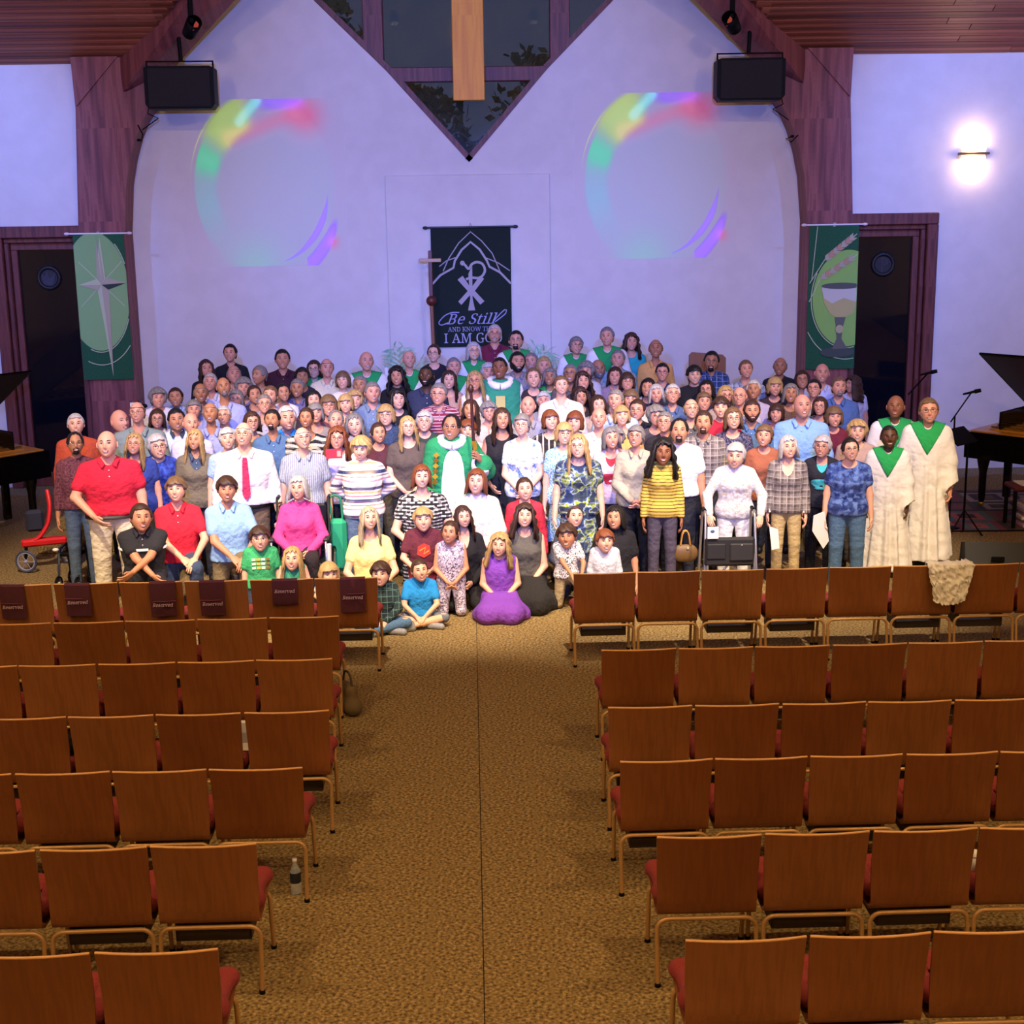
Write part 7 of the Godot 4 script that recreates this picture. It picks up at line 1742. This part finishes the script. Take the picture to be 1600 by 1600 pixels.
func make_top(sex: String, pose: String, arms: String, kind: String, cell: float) -> ArrayMesh:
	var J := joints(sex, pose, arms)
	var b := bounds(J, 0.10)
	var f := Fld.new(b[0], b[1], cell)
	var T: Vector3 = J.T
	torso(f, J, sex, 0.010, sex == "f")
	var hem := (0.84 if sex == "f" else 0.90) + T.y
	if kind == "sleeveless":
		pass
	else:
		f.cap(T + Vector3(-0.07, 0.90, 0), T + Vector3(0.07, 0.90, 0), 0.125, 0.125, 0.06, 1.0, 0.95)
	for k in ["l", "r"]:
		var sh: Vector3 = J["sh" + k]
		var el: Vector3 = J["el" + k]
		var ha: Vector3 = J["ha" + k]
		if kind in ["long", "shirt", "vneck"]:
			f.cap(sh, el, 0.058, 0.052, 0.03)
			f.cap(el, ha.lerp(el, 0.06), 0.054, 0.042, 0.02)
		elif kind in ["tee", "polo", "half"]:
			f.cap(sh, sh.lerp(el, 0.62), 0.058, 0.064, 0.03)
		elif kind == "scoop":
			f.cap(sh, sh.lerp(el, 0.50), 0.055, 0.057, 0.03)
	f.cut(Vector3(0, -1, 0), -hem)
	f.cut(Vector3(0, 1, 0), 1.455 + T.y)
	if kind in ["scoop", "sleeveless"]:
		f.hollow(T + Vector3(0, 1.455, 0.055), Vector3(0.088, 0.085, 0.12))
	elif kind == "vneck":
		f.hollow(T + Vector3(0, 1.46, 0.07), Vector3(0.07, 0.20, 0.12))
	elif kind in ["shirt", "polo"]:
		f.hollow(T + Vector3(0, 1.45, 0.07), Vector3(0.045, 0.065, 0.10))
	return f.mesh()
func make_bottom(sex: String, pose: String, kind: String, cell: float) -> ArrayMesh:
	var J := joints(sex, pose, "down")
	var b := bounds(J, 0.16)
	var f := Fld.new(b[0], b[1], cell)
	var T: Vector3 = J.T
	f.cap(T + Vector3(-0.07, 0.93, 0), T + Vector3(0.07, 0.93, 0), 0.122, 0.122, 0.05, 1.0, 0.95)
	if kind == "skirt":
		if pose == "stand":
			f.cap(T + Vector3(0, 0.98, 0), Vector3(0, 0.42, 0), 0.14, 0.21, 0.05, 1.0, 0.8)
			f.pleats(9, 0.010, 0.85, 0.45)
			f.cut(Vector3(0, -1, 0), -0.44)
		else:
			f.cap(T + Vector3(0, 0.95, 0), Vector3(0, 0.12, 0.10), 0.13, 0.20, 0.06)
			for k in ["l", "r"]:
				f.cap(J["hip" + k], J["knee" + k] + Vector3(0, 0.02, 0), 0.12, 0.11, 0.08)
				f.cap(J["knee" + k], J["ank" + k], 0.11, 0.10, 0.08)
			f.cap(Vector3(-0.24, 0.05, 0.2), Vector3(0.24, 0.05, 0.2), 0.10, 0.10, 0.10)
			f.cap(Vector3(-0.13, 0.09, 0.36), Vector3(0.13, 0.09, 0.36), 0.115, 0.115, 0.08)
			f.cap(Vector3(0, 0.16, 0.16), Vector3(0, 0.13, 0.34), 0.13, 0.12, 0.08)
			f.pleats(8, 0.010, 0.35, 0.0)
			f.cut(Vector3(0, -1, 0), -0.003)
	else:
		for k in ["l", "r"]:
			f.cap(J["hip" + k], J["knee" + k], 0.096, 0.070, 0.03)
			if kind == "long":
				var a: Vector3 = J["ank" + k]
				f.cap(J["knee" + k], a, 0.070, 0.060, 0.02)
		f.cut(Vector3(0, -1, 0), -0.012)
	f.cut(Vector3(0, 1, 0), T.y + 1.00)
	return f.mesh()
func make_robe(sex: String, arms: String, cell: float) -> ArrayMesh:
	var J := joints(sex, "stand", arms)
	var f := Fld.new(Vector3(-0.48, 0.0, -0.36), Vector3(0.48, 1.50, 0.42), cell)
	torso(f, J, sex, 0.018, false)
	f.cap(Vector3(0, 1.22, 0), Vector3(0, 0.10, 0.01), 0.15, 0.29, 0.08, 1.0, 0.78)
	f.pleats(11, 0.018, 1.25, 0.3)
	for k in ["l", "r"]:
		f.cap(J["sh" + k], J["el" + k], 0.075, 0.095, 0.05)
		f.cap(J["el" + k], J["el" + k].lerp(J["ha" + k], 0.86) + Vector3(0, -0.04, 0), 0.092, 0.118, 0.03, 0.8, 1.0)
	f.cut(Vector3(0, -1, 0), -0.075)
	for k in ["l", "r"]:
		# the wide sleeve ends open above the hand
		f.hollow(J["ha" + k] + Vector3(0.06 if k == "l" else -0.06, -0.03, 0.02), Vector3(0.11, 0.085, 0.13))
	f.cut(Vector3(0, 1, 0), 1.465)
	f.hollow(Vector3(0, 1.47, 0.06), Vector3(0.05, 0.06, 0.10))
	return f.mesh()
func make_stole() -> ArrayMesh:
	var J := joints("m", "stand", "down")
	var f := Fld.new(Vector3(-0.30, 1.10, -0.22), Vector3(0.30, 1.52, 0.26), 0.0125)
	torso(f, J, "m", 0.034, false)
	f.cap(Vector3(0, 1.22, 0), Vector3(0, 0.10, 0.01), 0.166, 0.30, 0.08, 1.0, 0.78)
	for k in ["l", "r"]:
		f.cap(J["sh" + k], J["el" + k], 0.088, 0.10, 0.05)
	f.cut(Vector3(1.7, -1, 0), -1.15)
	f.cut(Vector3(-1.7, -1, 0), -1.15)
	f.cut(Vector3(0, 1, 0), 1.475)
	f.hollow(Vector3(0, 1.50, 0.06), Vector3(0.060, 0.10, 0.11))
	return f.mesh()
func make_cope(arms: String) -> ArrayMesh:
	# open mantle hanging from the shoulders over both arms
	var J := joints("m", "stand", arms)
	var f := Fld.new(Vector3(-0.56, 0.0, -0.40), Vector3(0.60, 1.52, 0.46), 0.02)
	torso(f, J, "m", 0.036, false)
	f.cap(Vector3(0, 1.30, -0.03), Vector3(0, 0.25, -0.03), 0.19, 0.36, 0.08, 1.05, 0.7)
	for k in ["l", "r"]:
		f.cap(J["sh" + k], J["el" + k], 0.090, 0.10, 0.06)
		f.cap(J["el" + k], J["el" + k].lerp(J["ha" + k], 0.55), 0.10, 0.11, 0.06)
	f.pleats(9, 0.014, 1.3, 0.4)
	f.cut(Vector3(0, -1, 0), -0.22)
	f.cut(Vector3(0, 1, 0), 1.47)
	f.hollow(Vector3(0.01, 0.72, 0.36), Vector3(0.16, 0.92, 0.36))
	return f.mesh()
func make_chasuble() -> ArrayMesh:
	var J := joints("m", "stand", "down")
	var f := Fld.new(Vector3(-0.50, 0.0, -0.36), Vector3(0.50, 1.52, 0.40), 0.02)
	torso(f, J, "m", 0.030, false)
	f.cap(Vector3(0, 1.34, 0), Vector3(0, 0.50, 0), 0.17, 0.36, 0.08, 1.1, 0.6)
	f.pleats(8, 0.016, 1.35, 0.5)
	f.cut(Vector3(0, -1, 0), -0.42)
	f.cut(Vector3(0, 1, 0), 1.47)
	return f.mesh()
func make_collar() -> ArrayMesh:
	var st := st_new()
	for s in [-1.0, 1.0]:
		tube(st, [Vector3(0, 1.452, -0.068), Vector3(s * 0.045, 1.456, -0.050), Vector3(s * 0.066, 1.446, -0.008), Vector3(s * 0.062, 1.428, 0.040), Vector3(s * 0.046, 1.404, 0.078), Vector3(s * 0.052, 1.378, 0.098)], [0.017, 0.018, 0.020, 0.022, 0.022, 0.007], 8, 0.55)
	return done(st)
func make_cowl() -> ArrayMesh:
	var st := st_new()
	var pts := []
	for k in 17:
		var a := TAU * k / 16.0
		pts.append(Vector3(sin(a) * 0.112, 1.450 - 0.055 * maxf(0.0, cos(a)), cos(a) * 0.105 + 0.008))
	tube(st, pts, 0.044, 10)
	return done(st)
# ---------------------------------------------------------------- naming and tagging
var used := {}
func numbered(n: String) -> String:
	if not used.has(n):
		used[n] = 0
		return n
	used[n] += 1
	return "%s_%03d" % [n, used[n]]
func thing(called: String, label: String, category: String, at := Vector3.ZERO, turn := 0.0, group := "") -> Node3D:
	var o := Node3D.new()
	o.name = numbered(called)
	add_child(o)
	o.position = at
	o.rotation.y = turn
	o.set_meta("label", label)
	o.set_meta("category", category)
	if group != "":
		o.set_meta("group", group)
	return o
func part(called: String, mesh: Mesh, m: Material, parent: Node3D, xf := Transform3D.IDENTITY) -> MeshInstance3D:
	var o := MeshInstance3D.new()
	o.name = called
	o.mesh = mesh
	if m != null:
		o.material_override = m
	o.transform = xf
	parent.add_child(o, true)
	return o
func struct(called: String, mesh: Mesh, m: Material, xf := Transform3D.IDENTITY) -> MeshInstance3D:
	var o := part(called, mesh, m, self, xf)
	o.set_meta("kind", "structure")
	o.set_meta("label", called.replace("_", " ") + " of the church hall")
	return o
# ---------------------------------------------------------------- mesh helpers
func st_new() -> SurfaceTool:
	var st := SurfaceTool.new()
	st.begin(Mesh.PRIMITIVE_TRIANGLES)
	return st
func quad(st: SurfaceTool, a: Vector3, b: Vector3, c: Vector3, d: Vector3) -> void:
	st.add_vertex(a); st.add_vertex(b); st.add_vertex(c)
	st.add_vertex(a); st.add_vertex(c); st.add_vertex(d)
func done(st: SurfaceTool) -> ArrayMesh:
	st.generate_normals()
	return st.commit()
func bx(st: SurfaceTool, lo: Vector3, hi: Vector3, bev := 0.0, xf := Transform3D.IDENTITY) -> void:
	# box with chamfered vertical and horizontal edges
	st.set_smooth_group(-1)
	var c := (lo + hi) * 0.5
	var h := (hi - lo) * 0.5
	var b: float = min(bev, min(h.x, min(h.y, h.z)) * 0.9)
	for ax in 3:
		for s in [-1.0, 1.0]:
			var u := (ax + 1) % 3
			var v := (ax + 2) % 3
			var q: Array[Vector3] = []
			for k in [[-1, -1], [1, -1], [1, 1], [-1, 1]]:
				var p := Vector3.ZERO
				p[ax] = s * h[ax]
				p[u] = k[0] * (h[u] - b)
				p[v] = k[1] * (h[v] - b)
				q.append(xf * (c + p))
			if s > 0:
				quad(st, q[3], q[2], q[1], q[0])
			else:
				quad(st, q[0], q[1], q[2], q[3])
	if b > 0.0:
		for ax in 3:
			var u := (ax + 1) % 3
			var v := (ax + 2) % 3
			for su in [-1.0, 1.0]:
				for sv in [-1.0, 1.0]:
					var q: Array[Vector3] = []
					for k in [[-1, 0], [1, 0], [1, 1], [-1, 1]]:
						var p := Vector3.ZERO
						p[ax] = k[0] * (h[ax] - b)
						p[u] = su * (h[u] - (b if k[1] == 1 else 0.0))
						p[v] = sv * (h[v] - (0.0 if k[1] == 1 else b))
						q.append(xf * (c + p))
					if su * sv > 0:
						quad(st, q[0], q[1], q[2], q[3])
					else:
						quad(st, q[3], q[2], q[1], q[0])
		for sx in [-1.0, 1.0]:
			for sy in [-1.0, 1.0]:
				for sz in [-1.0, 1.0]:
					var t := [xf * (c + Vector3(sx * h.x, sy * (h.y - b), sz * (h.z - b))), xf * (c + Vector3(sx * (h.x - b), sy * h.y, sz * (h.z - b))), xf * (c + Vector3(sx * (h.x - b), sy * (h.y - b), sz * h.z))]
					if sx * sy * sz > 0:
						st.add_vertex(t[2]); st.add_vertex(t[1]); st.add_vertex(t[0])
					else:
						st.add_vertex(t[0]); st.add_vertex(t[1]); st.add_vertex(t[2])
func boxm(lo: Vector3, hi: Vector3, bev := 0.0) -> ArrayMesh:
	var st := st_new()
	bx(st, lo, hi, bev)
	return done(st)
func frames(pts: Array) -> Array:
	var out := []
	var up := Vector3.UP
	for i in pts.size():
		var t: Vector3
		if i == 0: t = pts[1] - pts[0]
		elif i == pts.size() - 1: t = pts[i] - pts[i - 1]
		else: t = (pts[i + 1] - pts[i]).normalized() + (pts[i] - pts[i - 1]).normalized()
		t = t.normalized()
		if i == 0:
			up = Vector3.UP if abs(t.y) < 0.9 else Vector3.BACK
		var r := t.cross(up).normalized()
		up = r.cross(t).normalized()
		out.append([r, up])
	return out
func tube(st: SurfaceTool, pts: Array, rad, n := 8, squash := 1.0) -> void:
	# rad: one radius or a list
	st.set_smooth_group(1)
	var fr := frames(pts)
	var rings := []
	for i in pts.size():
		var r: float = rad[i] if rad is Array else rad
		var ring: Array[Vector3] = []
		for k in n:
			var a := TAU * k / n
			ring.append(pts[i] + fr[i][0] * cos(a) * r + fr[i][1] * sin(a) * r * squash)
		rings.append(ring)
	for i in pts.size() - 1:
		for k in n:
			var k2 := (k + 1) % n
			quad(st, rings[i][k], rings[i][k2], rings[i + 1][k2], rings[i + 1][k])
	st.set_smooth_group(-1)
	for k in range(1, n - 1):
		st.add_vertex(rings[0][0]); st.add_vertex(rings[0][k + 1]); st.add_vertex(rings[0][k])
		var e: Array = rings[pts.size() - 1]
		st.add_vertex(e[0]); st.add_vertex(e[k]); st.add_vertex(e[k + 1])
func tubem(pts: Array, rad, n := 8, squash := 1.0) -> ArrayMesh:
	var st := st_new()
	tube(st, pts, rad, n, squash)
	return done(st)
func lathe(st: SurfaceTool, prof: Array, n := 16, xf := Transform3D.IDENTITY) -> void:
	# prof: Vector2(radius, height) from bottom to top
	st.set_smooth_group(1)
	for i in prof.size() - 1:
		for k in n:
			var a := TAU * k / n
			var b := TAU * (k + 1) / n
			var p := [Vector3(cos(a) * prof[i].x, prof[i].y, sin(a) * prof[i].x), Vector3(cos(b) * prof[i].x, prof[i].y, sin(b) * prof[i].x), Vector3(cos(b) * prof[i + 1].x, prof[i + 1].y, sin(b) * prof[i + 1].x), Vector3(cos(a) * prof[i + 1].x, prof[i + 1].y, sin(a) * prof[i + 1].x)]
			quad(st, xf * p[0], xf * p[1], xf * p[2], xf * p[3])
func lathem(prof: Array, n := 16) -> ArrayMesh:
	var st := st_new()
	lathe(st, prof, n)
	return done(st)
func ell(st: SurfaceTool, c: Vector3, r: Vector3, nu := 10, nv := 6, xf := Transform3D.IDENTITY) -> void:
	st.set_smooth_group(1)
	for j in nv:
		for i in nu:
			var q: Array[Vector3] = []
			for k in [[0, 0], [1, 0], [1, 1], [0, 1]]:
				var th: float = PI * (j + k[1]) / nv
				var ph: float = TAU * (i + k[0]) / nu
				q.append(xf * (c + Vector3(sin(th) * cos(ph) * r.x, cos(th) * r.y, sin(th) * sin(ph) * r.z)))
			quad(st, q[0], q[3], q[2], q[1])
func ellm(r: Vector3, nu := 16, nv := 10) -> ArrayMesh:
	var st := st_new()
	ell(st, Vector3.ZERO, r, nu, nv)
	return done(st)
func prism(poly: PackedVector2Array, z0: float, z1: float) -> ArrayMesh:
	# outline in x,y extruded from z0 to z1 (z1 faces the viewer)
	var st := st_new()
	prism_to(st, poly, z0, z1)
	return done(st)
func prism_to(st: SurfaceTool, poly: PackedVector2Array, z0: float, z1: float, xf := Transform3D.IDENTITY) -> void:
	st.set_smooth_group(-1)
	var pg := poly
	if Geometry2D.is_polygon_clockwise(pg):
		pg = pg.duplicate()
		pg.reverse()
	var t := Geometry2D.triangulate_polygon(pg)
	for i in range(0, t.size(), 3):
		var a := pg[t[i]]
		var b := pg[t[i + 1]]
		var c := pg[t[i + 2]]
		if (b - a).cross(c - a) < 0:
			var s := b; b = c; c = s
		st.add_vertex(xf * Vector3(a.x, a.y, z1)); st.add_vertex(xf * Vector3(c.x, c.y, z1)); st.add_vertex(xf * Vector3(b.x, b.y, z1))
		st.add_vertex(xf * Vector3(a.x, a.y, z0)); st.add_vertex(xf * Vector3(b.x, b.y, z0)); st.add_vertex(xf * Vector3(c.x, c.y, z0))
	for i in pg.size():
		var a := pg[i]
		var b := pg[(i + 1) % pg.size()]
		quad(st, xf * Vector3(a.x, a.y, z0), xf * Vector3(a.x, a.y, z1), xf * Vector3(b.x, b.y, z1), xf * Vector3(b.x, b.y, z0))
func ribbon(pts: Array, w: float, z0: float, z1: float) -> ArrayMesh:
	# flat strip along a 2-D line, as appliqued braid
	var st := st_new()
	st.set_smooth_group(-1)
	var l := []
	for i in pts.size():
		var t: Vector2
		if i == 0: t = pts[1] - pts[0]
		elif i == pts.size() - 1: t = pts[i] - pts[i - 1]
		else: t = (pts[i + 1] - pts[i]).normalized() + (pts[i] - pts[i - 1]).normalized()
		var n := t.normalized().orthogonal() * w * 0.5
		l.append([pts[i] + n, pts[i] - n])
	for i in pts.size() - 1:
		var a: Vector2 = l[i][0]; var b: Vector2 = l[i][1]; var c: Vector2 = l[i + 1][1]; var d: Vector2 = l[i + 1][0]
		quad(st, Vector3(a.x, a.y, z1), Vector3(d.x, d.y, z1), Vector3(c.x, c.y, z1), Vector3(b.x, b.y, z1))
		quad(st, Vector3(a.x, a.y, z0), Vector3(a.x, a.y, z1), Vector3(d.x, d.y, z1), Vector3(d.x, d.y, z0))
		quad(st, Vector3(b.x, b.y, z0), Vector3(c.x, c.y, z0), Vector3(c.x, c.y, z1), Vector3(b.x, b.y, z1))
	return done(st)
# ---------------------------------------------------------------- smooth-union fields meshed as surface nets
class Fld:
	var o: Vector3
	var c: float
	var nx: int
	var ny: int
	var nz: int
	var g: PackedFloat32Array
	func _init(lo: Vector3, hi: Vector3, cell: float) -> void:
		o = lo
		c = cell
		nx = int((hi.x - lo.x) / cell) + 2
		ny = int((hi.y - lo.y) / cell) + 2
		nz = int((hi.z - lo.z) / cell) + 2
		g = PackedFloat32Array()
		g.resize(nx * ny * nz)
		g.fill(10.0)
	func cap(a: Vector3, b: Vector3, ra: float, rb: float, k: float, sx := 1.0, sz := 1.0) -> void:
		# tapered capsule, flattened in x and z by sx and sz
		var m: float = max(ra, rb) + k + c * 2.0
		var x0: int = max(0, int((min(a.x, b.x) - m * sx - o.x) / c))
		var x1: int = min(nx - 1, int((max(a.x, b.x) + m * sx - o.x) / c) + 1)
		var y0: int = max(0, int((min(a.y, b.y) - m - o.y) / c))
		var y1: int = min(ny - 1, int((max(a.y, b.y) + m - o.y) / c) + 1)
		var z0: int = max(0, int((min(a.z, b.z) - m * sz - o.z) / c))
		var z1: int = min(nz - 1, int((max(a.z, b.z) + m * sz - o.z) / c) + 1)
		var ix := 1.0 / sx
		var iz := 1.0 / sz
		var smn: float = min(1.0, min(sx, sz))
		var aa := Vector3(a.x * ix, a.y, a.z * iz)
		var ba := Vector3(b.x * ix, b.y, b.z * iz) - aa
		var inv: float = 1.0 / max(ba.dot(ba), 1e-9)
		var dr := rb - ra
		var ik := 1.0 / k
		for z in range(z0, z1 + 1):
			var pz := (o.z + z * c) * iz
			for y in range(y0, y1 + 1):
				var i := (z * ny + y) * nx + x0
				var p := Vector3((o.x + x0 * c) * ix, o.y + y * c, pz) - aa
				var st := c * ix
				for x in range(x0, x1 + 1):
					var h := clampf(p.dot(ba) * inv, 0.0, 1.0)
					var d := ((p - ba * h).length() - ra - dr * h) * smn
					var e := g[i]
					var q := k - absf(d - e)
					if q > 0.0:
						g[i] = minf(d, e) - q * q * ik * 0.25
					elif d < e:
						g[i] = d
					p.x += st
					i += 1
	func cut(n: Vector3, d: float) -> void:
		# keeps the side where n.p < d
		for z in nz:
			for y in ny:
				var i := (z * ny + y) * nx
				var v := n.x * o.x + n.y * (o.y + y * c) + n.z * (o.z + z * c) - d
				for x in nx:
					if v > g[i]:
						g[i] = v
					v += n.x * c
					i += 1
	func hollow(s: Vector3, r: Vector3) -> void:
		# scoops an ellipsoid out
		for z in nz:
			for y in ny:
				for x in nx:
					var p := (o + Vector3(x, y, z) * c - s) / r
					var v := (1.0 - p.length()) * r.x
					if v > -c * 2.0:
						var i := (z * ny + y) * nx + x
						if v > g[i]:
							g[i] = v
	func pleats(n: int, amp: float, ytop: float, ybot: float) -> void:
		# hanging folds: radius varies with the angle, growing from ytop down to ybot
		for y in ny:
			var f := clampf((ytop - (o.y + y * c)) / (ytop - ybot), 0.0, 1.0) * amp
			if f <= 0.0:
				continue
			for z in nz:
				var i := (z * ny + y) * nx
				for x in nx:
					if g[i] < 0.2:
						var a := atan2(o.z + z * c, o.x + x * c)
						g[i] += f * (sin(a * n) + 0.6 * sin(a * (n + 4) + 1.3))
					i += 1
	func surface(st: SurfaceTool, xf := Transform3D.IDENTITY) -> void:
		var idx := PackedInt32Array()
		idx.resize(nx * ny * nz)
		idx.fill(-1)
		var vs := PackedVector3Array()
		var ns := PackedVector3Array()
		var tri := PackedInt32Array()
		var sy := nx
		var sz := nx * ny
		for z in range(1, nz - 2):
			for y in range(1, ny - 2):
				var i := z * sz + y * sy + 1
				var l := (g[i] < 0.0)
				var l4 := int(g[i] < 0.0) + int(g[i + sy] < 0.0) + int(g[i + sz] < 0.0) + int(g[i + sy + sz] < 0.0)
				for x in range(1, nx - 2):
					var j := i + 1
					var r4 := int(g[j] < 0.0) + int(g[j + sy] < 0.0) + int(g[j + sz] < 0.0) + int(g[j + sy + sz] < 0.0)
					var s := l4 + r4
					l4 = r4
					if s > 0 and s < 8:
						var v: Array[float] = [g[i], g[i + 1], g[i + sy], g[i + sy + 1], g[i + sz], g[i + sz + 1], g[i + sz + sy], g[i + sz + sy + 1]]
						var acc := Vector3.ZERO
						var cnt := 0
						for a in 8:
							for bit in 3:
								var b := a | (1 << bit)
								if b != a and (v[a] < 0.0) != (v[b] < 0.0):
									var t := v[a] / (v[a] - v[b])
									var pa := Vector3(a & 1, (a >> 1) & 1, (a >> 2) & 1)
									pa[bit] = t
									acc += pa
									cnt += 1
						acc /= cnt
						var gr := Vector3(
							lerpf(v[1] - v[0] + v[5] - v[4], v[3] - v[2] + v[7] - v[6], acc.y),
							lerpf(v[2] - v[0] + v[6] - v[4], v[3] - v[1] + v[7] - v[5], acc.x),
							lerpf(v[4] - v[0] + v[6] - v[2], v[5] - v[1] + v[7] - v[3], acc.x))
						idx[i] = vs.size()
						vs.append(xf * (o + (Vector3(x, y, z) + acc) * c))
						ns.append((xf.basis * gr).normalized())
					i += 1
		for z in range(2, nz - 2):
			for y in range(2, ny - 2):
				var i := z * sz + y * sy + 2
				for x in range(2, nx - 2):
					if idx[i] >= 0:
						var s := g[i] < 0.0
						if s != (g[i + 1] < 0.0):
							_q(tri, idx[i], idx[i - sy], idx[i - sy - sz], idx[i - sz], s)
						if s != (g[i + sy] < 0.0):
							_q(tri, idx[i], idx[i - sz], idx[i - sz - 1], idx[i - 1], s)
						if s != (g[i + sz] < 0.0):
							_q(tri, idx[i], idx[i - 1], idx[i - 1 - sy], idx[i - sy], s)
					i += 1
		for t in tri:
			st.set_normal(ns[t])
			st.add_vertex(vs[t])
	func _q(tri: PackedInt32Array, a: int, b: int, cc: int, d: int, s: bool) -> void:
		if a < 0 or b < 0 or cc < 0 or d < 0:
			return
		if s:
			tri.append_array(PackedInt32Array([a, cc, b, a, d, cc]))
		else:
			tri.append_array(PackedInt32Array([a, b, cc, a, cc, d]))
	func mesh() -> ArrayMesh:
		var st := SurfaceTool.new()
		st.begin(Mesh.PRIMITIVE_TRIANGLES)
		surface(st)
		st.index()
		return st.commit()
